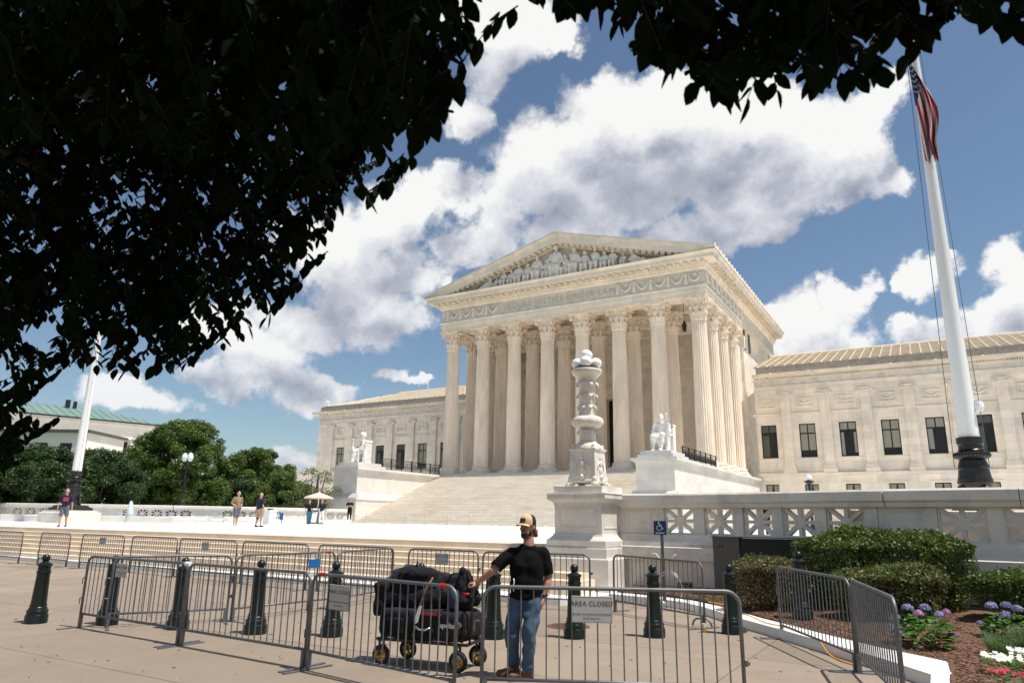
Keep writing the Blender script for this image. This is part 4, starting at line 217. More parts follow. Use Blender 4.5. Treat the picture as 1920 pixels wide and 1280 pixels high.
M_BOLLARD = pmat('bollard_paint', (0.006, 0.012, 0.011), 0.32, var=0.3, scale=12, spec=0.4, coords='obj')
M_BRONZE = pmat('dark_bronze', (0.022, 0.018, 0.016), 0.35, metal=0.3, var=0.3, scale=5, spec=0.6)
M_IRON = pmat('black_iron', (0.018, 0.016, 0.015), 0.45, var=0.2, scale=8)
M_POLE = pmat('white_pole_paint', (0.78, 0.78, 0.77), 0.45, var=0.03, scale=1, stain=(0.6, 0.6, 0.58), stain_scale=0.7, stain_amt=0.5, stretch=(1, 1, 0.3))
M_SIGN = pmat('sign_grey', (0.42, 0.42, 0.41), 0.5, var=0.05, scale=4)
M_INK = pmat('sign_ink', (0.06, 0.06, 0.06), 0.6, var=0.05)
M_SIGNEDGE = pmat('sign_edge', (0.2, 0.2, 0.2), 0.5, var=0.05)
M_BLUE = pmat('blue_sign', (0.012, 0.04, 0.12), 0.45, var=0.05)
M_BLUEPLATE = pmat('blue_plate', (0.01, 0.12, 0.35), 0.45, var=0.05)
M_WHITEPAINT = pmat('white_paint', (0.8, 0.8, 0.8), 0.5, var=0.02)
M_GLASS = pmat('window_glass', (0.022, 0.022, 0.021), 0.12, var=0.25, scale=0.7, spec=0.3)
M_BLIND = pmat('window_blind', (0.30, 0.29, 0.235), 0.8, var=0.08, scale=1.5)
M_BLACKFRAME = pmat('window_frame_black', (0.012, 0.012, 0.013), 0.4, var=0.1)
M_CURTAIN = pmat('window_curtain', (0.30, 0.29, 0.27), 0.9, var=0.15, scale=3, stretch=(6, 1, 0.3))
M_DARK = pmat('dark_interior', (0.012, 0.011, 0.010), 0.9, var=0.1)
M_GLOBE = pmat('lamp_globe', (0.85, 0.85, 0.84), 0.2, var=0.01)
M_COPPER = pmat('green_copper_roof', (0.15, 0.235, 0.21), 0.7, var=0.12, scale=0.3, stretch=(1, 1, 1))
M_LIMESTONE = pmat('far_limestone', (0.80, 0.75, 0.68), 0.85, var=0.06, scale=0.3)
M_TWIG = pmat('dark_twig', (0.014, 0.010, 0.007), 0.95, var=0.3)
M_BARK = pmat('bark', (0.055, 0.04, 0.03), 0.95, var=0.4, scale=8, stretch=(1, 1, 0.3), bump=0.6, bscale=20)
def leafmat(name, col, var=0.4, trans=0.25, scale=1.2, rough=0.5):
    m = pmat(name, col, rough, var=var, scale=scale, detail=2, spec=0.35)
    t = m.node_tree; b = t.nodes['Principled BSDF']
    if trans:
        tr = t.nodes.new('ShaderNodeBsdfTranslucent'); mx = t.nodes.new('ShaderNodeMixShader'); mx.inputs[0].default_value = trans
        src = b.inputs['Base Color'].links[0].from_socket
        mul = t.nodes.new('ShaderNodeMix'); mul.data_type = 'RGBA'; mul.blend_type = 'MULTIPLY'; mul.inputs['Factor'].default_value = 1
        t.links.new(src, mul.inputs[6]); mul.inputs[7].default_value = (1.3, 1.6, 0.5, 1)
        t.links.new(mul.outputs[2], tr.inputs[0]); t.links.new(b.outputs[0], mx.inputs[1]); t.links.new(tr.outputs[0], mx.inputs[2])
        t.links.new(mx.outputs[0], t.nodes['Material Output'].inputs[0])
    return m
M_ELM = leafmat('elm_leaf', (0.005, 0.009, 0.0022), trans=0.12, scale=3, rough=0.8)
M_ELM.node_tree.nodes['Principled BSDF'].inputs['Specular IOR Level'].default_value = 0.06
M_TREE1 = leafmat('tree_leaf_bright', (0.075, 0.115, 0.024), trans=0.3, scale=0.35)
M_TREE2 = leafmat('tree_leaf_deep', (0.035, 0.062, 0.018), trans=0.25, scale=0.35)
M_TREE3 = leafmat('tree_leaf_olive', (0.11, 0.125, 0.05), trans=0.3, scale=0.35)
M_HEDGE = leafmat('hedge_leaf', (0.085, 0.115, 0.024), var=0.6, trans=0.2, scale=6.0)
M_HEDGE2 = leafmat('brown_hedge_leaf', (0.20, 0.12, 0.085), trans=0.15, scale=2.0)
M_HYDLEAF = leafmat('hydrangea_leaf', (0.07, 0.16, 0.03), trans=0.25, scale=4)
M_LAV = leafmat('lavender_leaf', (0.17, 0.24, 0.13), trans=0.2, scale=5)
M_PETALB = leafmat('petal_violet', (0.30, 0.27, 0.52), var=0.3, trans=0.2, scale=8)
M_PETALP = leafmat('petal_pink', (0.48, 0.24, 0.44), var=0.3, trans=0.2, scale=8)
M_PETALW = leafmat('petal_white', (0.85, 0.85, 0.82), var=0.05, trans=0.2, scale=8)
M_PETALR = leafmat('petal_red', (0.35, 0.01, 0.03), var=0.3, trans=0.2, scale=8)
M_SKIN = pmat('skin', (0.38, 0.19, 0.12), 0.55, var=0.1, scale=9)
M_SKINTAN = pmat('skin_fair', (0.50, 0.29, 0.20), 0.55, var=0.08, scale=9)
M_TEE = pmat('black_cotton', (0.006, 0.006, 0.007), 0.95, var=0.2, scale=14, bump=0.5, bscale=12, spec=0.1)
M_JEANS = pmat('blue_denim', (0.05, 0.088, 0.15), 0.9, var=0.35, scale=7, bump=0.8, bscale=10, stretch=(1, 1, 0.6))
M_BOOT = pmat('brown_leather', (0.10, 0.045, 0.02), 0.6, var=0.25, scale=15)
M_SOLE = pmat('boot_sole', (0.22, 0.15, 0.09), 0.8)
M_CAPTAN = pmat('cap_tan', (0.62, 0.42, 0.27), 0.85, var=0.05)
M_CAPBLACK = pmat('cap_black', (0.01, 0.01, 0.01), 0.9)
M_HAIR = pmat('brown_hair', (0.045, 0.024, 0.014), 0.7, var=0.4, scale=30, bump=1.0, bscale=60)
M_HAIRLIT = pmat('light_brown_hair', (0.20, 0.11, 0.06), 0.7, var=0.5, scale=30, bump=1.0, bscale=60)
M_PATCH = pmat('leather_patch', (0.05, 0.028, 0.012), 0.7, var=0.2, scale=40)
M_NAVY = pmat('navy_cloth', (0.010, 0.015, 0.045), 0.9, var=0.2, scale=8)
M_KHAKI = pmat('khaki_cloth', (0.42, 0.31, 0.19), 0.9, var=0.1, scale=8)
M_OLIVE = pmat('olive_tan_cloth', (0.24, 0.175, 0.10), 0.9, var=0.12, scale=8)
M_GREYCLOTH = pmat('grey_cloth', (0.12, 0.13, 0.15), 0.9, var=0.2, scale=12)
M_REDPRINT = pmat('red_print', (0.55, 0.05, 0.06), 0.9)
M_TEAL = pmat('teal_jeans', (0.03, 0.13, 0.2), 0.9)
M_UMBRELLA = pmat('umbrella_cloth', (0.74, 0.55, 0.45), 0.9, var=0.04)
M_BAG = pmat('black_nylon', (0.009, 0.009, 0.011), 0.85, var=0.4, scale=9, bump=0.9, bscale=22, spec=0.2)
M_BAG2 = pmat('charcoal_fabric', (0.018, 0.018, 0.021), 0.9, var=0.3, scale=9, bump=0.8, bscale=25, spec=0.2)
M_NAVYBAG = pmat('navy_nylon', (0.010, 0.022, 0.05), 0.7, var=0.3, scale=9, bump=0.4, bscale=14)
M_RED = pmat('red_strap', (0.45, 0.01, 0.015), 0.6)
M_BLUEBAG = pmat('blue_pouch', (0.012, 0.035, 0.08), 0.7)
M_RUBBER = pmat('rubber', (0.02, 0.02, 0.022), 0.8, var=0.2, scale=30)
M_RIM = pmat('orange_rim', (0.58, 0.27, 0.02), 0.5)
M_ORANGE = pmat('orange_hose', (0.75, 0.30, 0.02), 0.5)
M_CREAMROPE = pmat('spotted_strap', (0.30, 0.17, 0.08), 0.8, var=0.7, scale=60)
M_FLAGR = pmat('flag_red', (0.33, 0.012, 0.025), 0.85)
M_FLAGW = pmat('flag_white', (0.55, 0.53, 0.52), 0.85)
M_FLAGB = pmat('flag_blue', (0.015, 0.022, 0.075), 0.85)
M_UTIL = pmat('utility_grey', (0.095, 0.088, 0.078), 0.6, var=0.1)
M_RUST = pmat('manhole_rust', (0.13, 0.06, 0.035), 0.8, var=0.3, scale=20, bump=0.5, bscale=60)
M_CONE = pmat('orange_flower', (0.75, 0.20, 0.03), 0.7)
M_ICE = pmat('clear_plastic', (0.55, 0.66, 0.70), 0.25)
M_CLEARGLASS = pmat('lantern_glass', (0.70, 0.74, 0.78), 0.15)

# ------------------------------------------------------------ mesh helpers
class MB:
    def __init__(s): s.v = []; s.f = []; s.mi = []; s.mats = []; s.cur = 0
    def mat(s, m):
        if m not in s.mats: s.mats.append(m)
        s.cur = s.mats.index(m); return s
    def add(s, vs, fs):
        n = len(s.v); s.v += [tuple(p) for p in vs]
        for f in fs: s.f.append(tuple(i + n for i in f)); s.mi.append(s.cur)
    def box(s, x0, x1, y0, y1, z0, z1):
        vs = [(x, y, z) for z in (z0, z1) for y in (y0, y1) for x in (x0, x1)]
        s.add(vs, [(0, 2, 3, 1), (4, 5, 7, 6), (0, 1, 5, 4), (2, 6, 7, 3), (0, 4, 6, 2), (1, 3, 7, 5)])
    def cbox(s, x0, x1, y0, y1, z0, z1, c=0.01):
        """box whose top edges are chamfered"""
        vs = [(x0, y0, z0), (x1, y0, z0), (x1, y1, z0), (x0, y1, z0), (x0, y0, z1 - c), (x1, y0, z1 - c), (x1, y1, z1 - c), (x0, y1, z1 - c),
              (x0 + c, y0 + c, z1), (x1 - c, y0 + c, z1), (x1 - c, y1 - c, z1), (x0 + c, y1 - c, z1)]
        s.add(vs, [(3, 2, 1, 0), (0, 1, 5, 4), (1, 2, 6, 5), (2, 3, 7, 6), (3, 0, 4, 7), (4, 5, 9, 8), (5, 6, 10, 9), (6, 7, 11, 10), (7, 4, 8, 11), (8, 9, 10, 11)])
    def obox(s, c, ax, ay, az, hx, hy, hz):
        c, ax, ay, az = map(Vector, (c, ax, ay, az))
        vs = [c + ax * (hx * i) + ay * (hy * j) + az * (hz * k) for k in (-1, 1) for j in (-1, 1) for i in (-1, 1)]
        s.add(vs, [(0, 2, 3, 1), (4, 5, 7, 6), (0, 1, 5, 4), (2, 6, 7, 3), (0, 4, 6, 2), (1, 3, 7, 5)])
    def lathe(s, prof, seg=24, c=(0, 0), cap=True, rfun=None):
        n0 = len(s.v); vs = []; fs = []
        for (r, z) in prof:
            for k in range(seg):
                a = 2 * math.pi * k / seg; rr = rfun(r, z, a) if rfun else r
                vs.append((c[0] + rr * math.cos(a), c[1] + rr * math.sin(a), z))
        for i in range(len(prof) - 1):
            for k in range(seg):
                a = i * seg + k; b = i * seg + (k + 1) % seg
                fs.append((a, b, b + seg, a + seg))
        if cap:
            fs.append(tuple(range(seg - 1, -1, -1))); fs.append(tuple(range((len(prof) - 1) * seg, len(prof) * seg)))
        s.add(vs, fs)
    def sq(s, prof, c=(0, 0), hy=None):
        """square-section lathe: prof of (half width, z)"""
        vs = []; fs = []
        for (r, z) in prof:
            ry = r if hy is None else r + hy
            vs += [(c[0] - r, c[1] - ry, z), (c[0] + r, c[1] - ry, z), (c[0] + r, c[1] + ry, z), (c[0] - r, c[1] + ry, z)]
        for i in range(len(prof) - 1):
            for k in range(4):
                a = i * 4 + k; b = i * 4 + (k + 1) % 4; fs.append((a, b, b + 4, a + 4))
        n = len(prof) - 1
        fs.append((3, 2, 1, 0)); fs.append((n * 4, n * 4 + 1, n * 4 + 2, n * 4 + 3)); s.add(vs, fs)
    def tube(s, pts, r, seg=8, cap=True, closed=False):
        pts = [Vector(p) for p in pts]; n = len(pts); vs = []; fs = []
        rs = r if isinstance(r, (list, tuple)) else [r] * n
        up = None
        for i, p in enumerate(pts):
            if closed: t = pts[(i + 1) % n] - pts[i - 1]
            else: t = pts[min(i + 1, n - 1)] - pts[max(i - 1, 0)]
            t.normalize()
            if up is None: up = Vector((0, 0, 1)) if abs(t.z) < 0.9 else Vector((1, 0, 0))
            a = t.cross(up)
            if a.length < 1e-4: a = t.cross(Vector((0, 1, 0)))
            a.normalize(); b = a.cross(t); up = b
            for k in range(seg):
                an = 2 * math.pi * k / seg
                vs.append(p + (a * math.cos(an) + b * math.sin(an)) * rs[i])
        m = n if closed else n - 1
        for i in range(m):
            for k in range(seg):
                a0 = i * seg + k; b0 = i * seg + (k + 1) % seg; j = (i + 1) % n
                fs.append((a0, j * seg + k, j * seg + (k + 1) % seg, b0))
        if cap and not closed:
            fs.append(tuple(range(seg))); fs.append(tuple(range(n * seg - 1, (n - 1) * seg - 1, -1)))
        s.add(vs, fs)
    def ico(s, c, r, sub=2, rot=None):
        bm = bmesh.new(); bmesh.ops.create_icosphere(bm, subdivisions=sub, radius=1.0)
        r = r if isinstance(r, (tuple, list)) else (r, r, r)
        M = Matrix.Diagonal((*r, 1))
        if rot is not None: M = rot.to_4x4() @ M
        bm.transform(Matrix.Translation(Vector(c)) @ M); bm.verts.ensure_lookup_table()
        s.add([v.co[:] for v in bm.verts], [[v.index for v in f.verts] for f in bm.faces]); bm.free()
    def prism(s, poly, axis, a0, a1):
        """extrude a 2D polygon; axis 'x': poly=(y,z); 'y': poly=(x,z); 'z': poly=(x,y)"""
        n = len(poly)
        def P(p, a): return {'x': (a, p[0], p[1]), 'y': (p[0], a, p[1]), 'z': (p[0], p[1], a)}[axis]
        vs = [P(p, a0) for p in poly] + [P(p, a1) for p in poly]
        fs = [tuple(range(n)), tuple(range(2 * n - 1, n - 1, -1))] + [(i, i + n, (i + 1) % n + n, (i + 1) % n) for i in range(n)]
        s.add(vs, fs)
    def sweep(s, prof, path, closed=False):
        """profile (out, z) swept along a horizontal path of (x, y); 'out' is to the right of travel"""
        path = [Vector(p) for p in path]; n = len(path); rings = []
        for i, p in enumerate(path):
            if closed: d0 = (p - path[i - 1]).normalized(); d1 = (path[(i + 1) % n] - p).normalized()
            else:
                d0 = (p - path[i - 1]).normalized() if i else (path[1] - p).normalized()
                d1 = (path[i + 1] - p).normalized() if i < n - 1 else d0
            n0 = Vector((d0.y, -d0.x)); n1 = Vector((d1.y, -d1.x)); nn = (n0 + n1).normalized(); k = 1 / max(0.3, nn.dot(n0))
            rings.append([(p.x + nn.x * o * k, p.y + nn.y * o * k, z) for (o, z) in prof])
        vs = [v for r in rings for v in r]; m = len(prof); fs = []
        for i in range(n if closed else n - 1):
            j = (i + 1) % n
            for q in range(m): fs.append((i * m + q, i * m + (q + 1) % m, j * m + (q + 1) % m, j * m + q))
        if not closed: fs.append(tuple(range(m - 1, -1, -1))); fs.append(tuple((n - 1) * m + q for q in range(m)))
        s.add(vs, fs)
    def mesh(s, name, m=None, smooth=False):
        me = bpy.data.meshes.new(name); me.from_pydata(s.v, [], s.f)
        if s.mats:
            for x in s.mats: me.materials.append(x)
            me.polygons.foreach_set('material_index', s.mi)
        elif m: me.materials.append(m)
        if smooth is True: me.polygons.foreach_set('use_smooth', [True] * len(me.polygons))
        me.update()
        if smooth == 'auto': me.shade_auto() if hasattr(me, 'shade_auto') else me.set_sharp_from_angle(angle=D2R(35)); me.polygons.foreach_set('use_smooth', [True] * len(me.polygons))
        return me
    def build(s, name, m=None, parent=None, world=False, smooth=False, loc=None):
        if world and parent is not None:
            o = wloc(parent); s.v = [(v[0] - o.x, v[1] - o.y, v[2] - o.z) for v in s.v]
        return put(name, s.mesh(name, m, smooth), parent, loc)
def wloc(o):
    v = Vector((0, 0, 0))
    while o is not None: v = v + o.location; o = o.parent
    return v
def put(name, me, parent=None, loc=None, rz=0.0):
    o = bpy.data.objects.new(name, me); COL.objects.link(o)
    if parent is not None: o.parent = parent
    if loc is not None: o.location = loc
    if rz: o.rotation_euler = (0, 0, rz)
    return o
def tag(o, label=None, cat=None, group=None, kind=None):
    if label: o['label'] = label
    if cat: o['category'] = cat
    if group: o['group'] = group
    if kind: o['kind'] = kind
    return o
def thing(name, label, cat, loc=(0, 0, 0), rz=0.0, group=None):
    return tag(put(name, None, None, loc, rz), label, cat, group)
def kids(o): return [c for c in bpy.data.objects if c.parent == o]
def copy_tree(o, loc, rz=0.0, label=None):
    tree = {}
    for c in COL.objects:
        if c.parent is not None: tree.setdefault(c.parent.name, []).append(c)
    def rec(s, par):
        c = s.copy(); COL.objects.link(c)
        if par is not None: c.parent = par
        for k in tree.get(s.name, []): rec(k, c)
        return c
    r = rec(o, None); r.location = loc; r.rotation_euler = (0, 0, rz)
    if label: r['label'] = label
    return r
def capsule(b, p0, r0, p1, r1, seg=14):
    p0 = Vector(p0); p1 = Vector(p1); d = p1 - p0; L = d.length
    if L < 1e-6: b.ico(p0, r0, 2); return
    t = d / L; pts = []; rs = []
    for k in range(5):
        a = math.pi / 2 * (k / 4); pts.append(p0 - t * r0 * math.cos(a)); rs.append(max(1e-4, r0 * math.sin(a)))
    for k in range(5):
        a = math.pi / 2 * (1 - k / 4); pts.append(p1 + t * r1 * math.cos(a)); rs.append(max(1e-4, r1 * math.sin(a)))
    up = Vector((0, 0, 1)) if abs(t.z) < 0.9 else Vector((1, 0, 0)); a_ = t.cross(up).normalized(); b_ = a_.cross(t)
    vs = []; fs = []
    for p, r in zip(pts, rs):
        for k in range(seg):
            an = 2 * math.pi * k / seg; vs.append(p + (a_ * math.cos(an) + b_ * math.sin(an)) * r)
    for i in range(len(pts) - 1):
        for k in range(seg):
            x = i * seg + k; y = i * seg + (k + 1) % seg; fs.append((x, x + seg, y + seg, y))
    n = (len(pts) - 1) * seg
    fs.append(tuple(range(seg))); fs.append(tuple(range(n + seg - 1, n - 1, -1))); b.add(vs, fs)
TMP = bpy.data.scenes.new('tmp')
def tmp_dg():
    with bpy.context.temp_override(scene=TMP, view_layer=TMP.view_layers[0]):
        dg = bpy.context.evaluated_depsgraph_get(); dg.update(); return dg
def merged(prims, voxel, smooth=3, dis=None):
    """one continuous surface grown from overlapping limbs: ('c',p0,r0,p1,r1) or ('e',centre,(rx,ry,rz)[,rot]) or ('b',...)"""
    b = MB()
    for p in prims:
        if p[0] == 'c': capsule(b, *p[1:])
        elif p[0] == 'e': b.ico(p[1], p[2], 3, p[3] if len(p) > 3 else None)
        elif p[0] == 'b': b.box(*p[1:])
    me = b.mesh('tmp'); o = bpy.data.objects.new('tmp', me); TMP.collection.objects.link(o)
    r = o.modifiers.new('r', 'REMESH'); r.mode = 'VOXEL'; r.voxel_size = voxel; r.use_smooth_shade = True
    if smooth:
        sm = o.modifiers.new('s', 'SMOOTH'); sm.iterations = smooth; sm.factor = 0.5
    dg = tmp_dg()
    ev = o.evaluated_get(dg); out = bpy.data.meshes.new_from_object(ev)
    bpy.data.objects.remove(o); bpy.data.meshes.remove(me)
    if dis:
        from mathutils import noise
        nv = len(out.vertices); co = [0.0] * (nv * 3); out.vertices.foreach_get('co', co)
        nrm = [c for vn in out.vertex_normals for c in vn.vector]
        for i in range(nv):
            j = i * 3; k = noise.noise(Vector((co[j] * dis[1], co[j + 1] * dis[1], co[j + 2] * dis[1]))) * dis[0]
            co[j] += nrm[j] * k; co[j + 1] += nrm[j + 1] * k; co[j + 2] += nrm[j + 2] * k
        out.vertices.foreach_set('co', co); out.update()
    out.polygons.foreach_set('use_smooth', [True] * len(out.polygons))
    return out
def body(name, prims, voxel, m, parent, smooth=3, dis=None, loc=None):
    me = merged(prims, voxel, smooth, dis); me.materials.clear(); me.materials.append(m)
    return put(name, me, parent, loc)
def text_mesh(txt, size, extrude=0.004, align='CENTER', spacing=1.0):
    cu = bpy.data.curves.new('t', 'FONT'); cu.body = txt; cu.size = size; cu.extrude = extrude; cu.align_x = align; cu.align_y = 'CENTER'; cu.space_character = spacing
    cu.resolution_u = 2
    o = bpy.data.objects.new('t', cu); TMP.collection.objects.link(o); dg = tmp_dg()
    me = bpy.data.meshes.new_from_object(o.evaluated_get(dg)); bpy.data.objects.remove(o); bpy.data.curves.remove(cu)
    return me

# ------------------------------------------------------------ the ground
def plaza_z(y): return 1.1 + 0.1 * min(1.0, max(0.0, (y - 18) / 22))
b = MB(); b.box(-700, 700, -300, 900, -1.2, -0.06)
tag(b.build('ground', M_GROUND), kind='structure')
b = MB(); b.box(-75, 12, -8, 40, -0.05, -0.014)
sidewalk = tag(b.build('sidewalk', M_JOINT), kind='structure')
SLABV = []
for i in range(5):
    m = pmat('concrete_slab_%d' % i, (0.250 + 0.016 * (i - 2), 0.198 + 0.0125 * (i - 2), 0.150 + 0.0095 * (i - 2)), 0.85, var=0.06, scale=1.3, detail=9, stain=(0.185, 0.145, 0.108), stain_scale=0.6 + 0.1 * i, stain_amt=0.6, bump=0.12, bscale=110, specks=0.6)
    SLABV.append(m)
xs = [-45 + 3.05 * i for i in range(17)]
ys = [-2.1, 0.34, 2.77, 5.21, 7.65, 10.1, 12.5, 14.9]
rs = random.Random(3)
for i in range(len(xs) - 1):
    for j in range(len(ys) - 1):
        b = MB(); g = 0.010; h = rs.uniform(-0.003, 0.0)
        x0, x1, y0, y1 = xs[i] + g, xs[i + 1] - g, ys[j] + g, ys[j + 1] - g
        b.cbox(0, x1 - x0, 0, y1 - y0, -0.05, h, 0.006)
        b.build('slab', SLABV[rs.randrange(5)], sidewalk, loc=(x0, y0, 0))
b = MB(); b.lathe([(0.36, 0.0), (0.36, 0.006), (0.33, 0.008)], 32)
for k in range(12):
    for q in range(12):
        x = -0.27 + k * 0.049; y = -0.27 + q * 0.049
        if x * x + y * y < 0.085: b.box(x, x + 0.025, y, y + 0.025, 0.008, 0.012)
tag(b.build('manhole_cover', M_RUST, loc=(-5.48, 11.3, 0)), 'round rusty manhole cover set in the sidewalk behind the standing man', 'manhole')

b = MB(); rs = random.Random(77)
for _ in range(260):
    x = rs.uniform(-16, 0); y = rs.uniform(4.2, 13.4); a = rs.uniform(0, 3.14); l = rs.uniform(0.006, 0.022) * (2.2 if rs.random() < 0.1 else 1)
    if x > -1.2 and y > 9.5: continue
    b.obox((x, y, 0.004), (math.cos(a), math.sin(a), rs.uniform(-.2, .2)), (-math.sin(a), math.cos(a), 0), (0, 0, 1), l, l * rs.uniform(0.2, 0.7), 0.002)
tag(b.build('litter', M_CHIP), kind='stuff')

# plaza and its surroundings
b = MB()
yy = [16.44, 18, 22, 26, 30, 35, 40, 52.5]
vs = []; fs = []
for y in yy: vs += [(-75, y, plaza_z(y)), (-6.9, y, plaza_z(y))]
for i in range(len(yy) - 1): fs.append((2 * i, 2 * i + 1, 2 * i + 3, 2 * i + 2))
b.add(vs, fs)
vs = []; fs = []
for y in [17.6, 22, 26, 30, 35, 40, 52.5]: vs += [(-6.9, y, plaza_z(y)), (12, y, plaza_z(y))]
for i in range(6): fs.append((2 * i, 2 * i + 1, 2 * i + 3, 2 * i + 2))
b.add(vs, fs)
tag(b.build('plaza', M_PLAZA), kind='structure')
b = MB(); b.box(-200, 60, 52.5, 260, -0.05, 1.19)  # unseen ground, paved pale to bounce sunlight up onto the facade
tag(b.build('bounce_terrace', M_PLAZA), kind='structure')
b = MB(); b.box(-200, -75.01, 10, 52.49, -0.04, 1.0)
tag(b.build('side_lawn', M_GRASS), kind='structure')

# front steps: kerb, seven steps, coping slabs
fs_ = thing('front_steps', 'low flight of cream stone steps rising from the sidewalk to the white plaza', 'steps', (-30, 14.4, 0))
b = MB(); b.prism([(-75, 14.35), (-22, 14.25), (-9, 13.85), (-7.6, 13.72), (-6.9, 13.85), (-6.55, 14.3), (-6.45, 15.2), (-6.45, 17.5), (-75, 17.5)], 'z', -0.02, 0.13)
b.build('kerb', M_WHITE, fs_, world=True)
STEPX = {0: -6.9, 1: -6.9, 2: -7.05}
for k in range(6):
    z0 = 0.13 + 0.1386 * k; y0 = 14.55 + 0.315 * k
    b = MB(); xr = STEPX.get(k, -8.1)
    b.prism([(y0, z0), (y0, z0 + 0.1286), (y0 + 0.01, z0 + 0.1386), (17.4, z0 + 0.1386), (17.4, z0)], 'x', -75, xr)
    b.build('step', M_FSTEP, fs_, world=True)
rs = random.Random(4); x = -75
while x < -8.2:
    x1 = min(-8.12, x + rs.uniform(1.9, 2.5))
    b = MB(); z0 = 0.13 + 0.1386 * 6; y0 = 14.55 + 0.315 * 6
    b.cbox(x + 0.004, x1 - 0.004, y0 - 0.02, 17.3, z0, 1.112, 0.012); b.build('coping_slab', M_FSTEP, fs_, world=True); x = x1

# garden bed with its pale kerb
outer = [(-6.42, 15.35), (-5.3, 15.12), (-4.6, 14.75), (-4.04, 14.2), (-3.5, 13.5), (-3.0, 12.85), (-2.5, 12.27), (-2.09, 11.8), (-1.55, 11.15), (-1.11, 10.62), (-0.7, 10.1), (-0.24, 9.45), (-0.24, 7.5)]
inner = [(-6.42, 15.75), (-5.2, 15.5), (-4.4, 15.1), (-3.75, 14.45), (-3.2, 13.78), (-2.7, 13.12), (-2.2, 12.56), (-1.8, 12.1), (-1.25, 11.5), (-0.85, 11.1), (-0.5, 10.78), (-0.05, 10.4), (-0.05, 7.5)]
gk = tag(put('garden_kerb', None), kind='structure'); gk.empty_display_size = 0.1
def quadslab(p, q, r, s, z0, z1, name, m, parent):
    b = MB(); b.prism([p, q, r, s], 'z', z0, z1); return b.build(name, m, parent)
for i in range(len(outer) - 1):
    o0, o1, i0, i1 = outer[i], outer[i + 1], inner[i], inner[i + 1]
    e = 0.004
    o1s = (o1[0] + (o0[0] - o1[0]) * e, o1[1] + (o0[1] - o1[1]) * e); i1s = (i1[0] + (i0[0] - i1[0]) * e, i1[1] + (i0[1] - i1[1]) * e)
    quadslab(o0, o1s, i1s, i0, -0.03, 0.145, 'kerb_stone', M_WHITE, gk)
b = MB()
# mulch surface as a rising sheet
import mathutils
def bed_z(x, y):
    base = 0.16 + 0.16 * min(1, max(0, (x * 0.6 + y - 11) / 4))
    return base + 0.03 * mathutils.noise.noise((x * 1.7, y * 1.7, 0)) + 0.012 * mathutils.noise.noise((x * 9, y * 9, 0))
NX, NY = 120, 90
vs = []; fs = []
def inner_at(y):
    # x of the inner kerb edge at depth y
    for i in range(len(inner) - 1):
        (xa, ya), (xb, yb) = inner[i], inner[i + 1]
        if yb <= y <= ya and ya != yb: return xa + (xb - xa) * (ya - y) / (ya - yb)
    return -6.42 if y > 15.75 else -0.05
for j in range(NY + 1):
    y = 7.5 + (17.6 - 7.5) * j / NY
    xl = inner_at(y) - 0.02
    for i in range(NX + 1):
        t = i / NX; x = xl + (9 - xl) * t ** 1.5
        vs.append((x, y, bed_z(x, y) - (0.05 if i == 0 else 0)))
for j in range(NY):
    for i in range(NX):
        a = j * (NX + 1) + i; fs.append((a, a + 1, a + NX + 2, a + NX + 1))
b.add(vs, fs); tag(b.build('mulch_bed', M_MULCH, smooth=True), kind='structure')
b = MB(); rs = random.Random(11)
for _ in range(9000):
    y = rs.uniform(8.3, 16.4); x = inner_at(y) + 0.05 + rs.random() ** 1.3 * 3.6
    z = bed_z(x, y) + rs.uniform(0.0, 0.012); a = rs.uniform(0, 3.14); l = rs.uniform(0.008, 0.028); w = l * rs.uniform(0.25, 0.5)
    b.obox((x, y, z), (math.cos(a), math.sin(a), rs.uniform(-.3, .3)), (-math.sin(a), math.cos(a), 0), (0, 0, 1), l, w, 0.003)
tag(b.build('mulch_chips', M_CHIP), kind='stuff')

# ------------------------------------------------------------ the courthouse
CX = -33.8
court = thing('courthouse', 'huge white marble court building with columned portico, sculpted pediment and two long wings', 'building', (CX, 84, 1.2))
def B(mb, name, m, smooth=False, parent=None): return mb.build(name, m, parent or court, world=True, smooth=smooth)
# --- columns
COLZ0 = 6.62; SH0 = 7.55; SH1 = 21.62; CAPT = 23.9
def column_shaft():
    b = MB(); seg = 24; rings = 12; n = seg * 4; vs = []; fs = []
    for i in range(rings + 1):
        t = i / rings; z = SH0 + (SH1 - SH0) * t
        r = 0.86 - 0.13 * t ** 1.6
        for k in range(n):
            a = 2 * math.pi * k / n; q = k % 4
            rr = r * (1.0 if q == 0 else (0.945 if q in (1, 3) else 0.90))
            if q == 0: pass
            vs.append((rr * math.cos(a), rr * math.sin(a), z - COLZ0))
    for i in range(rings):
        for k in range(n):
            a = i * n + k; c = i * n + (k + 1) % n; fs.append((a, c, c + n, a + n))
    b.add(vs, fs)
    b.lathe([(0.74, SH1 - COLZ0 - 0.12), (0.80, SH1 - COLZ0 - 0.06), (0.80, SH1 - COLZ0), (0.74, SH1 - COLZ0 + 0.04)], 32)
    return b.mesh('shaft')
def column_base():
    b = MB(); b.box(-1.2, 1.2, -1.2, 1.2, 0, 0.34)
    prof = [(1.14, 0.34), (1.19, 0.42), (1.14, 0.52), (1.04, 0.55), (0.98, 0.64), (1.02, 0.70), (1.07, 0.76), (1.03, 0.84), (0.93, 0.87), (0.9, 0.93), (0.85, 0.97)]
    b.lathe(prof, 36); return b.mesh('base', smooth='auto')
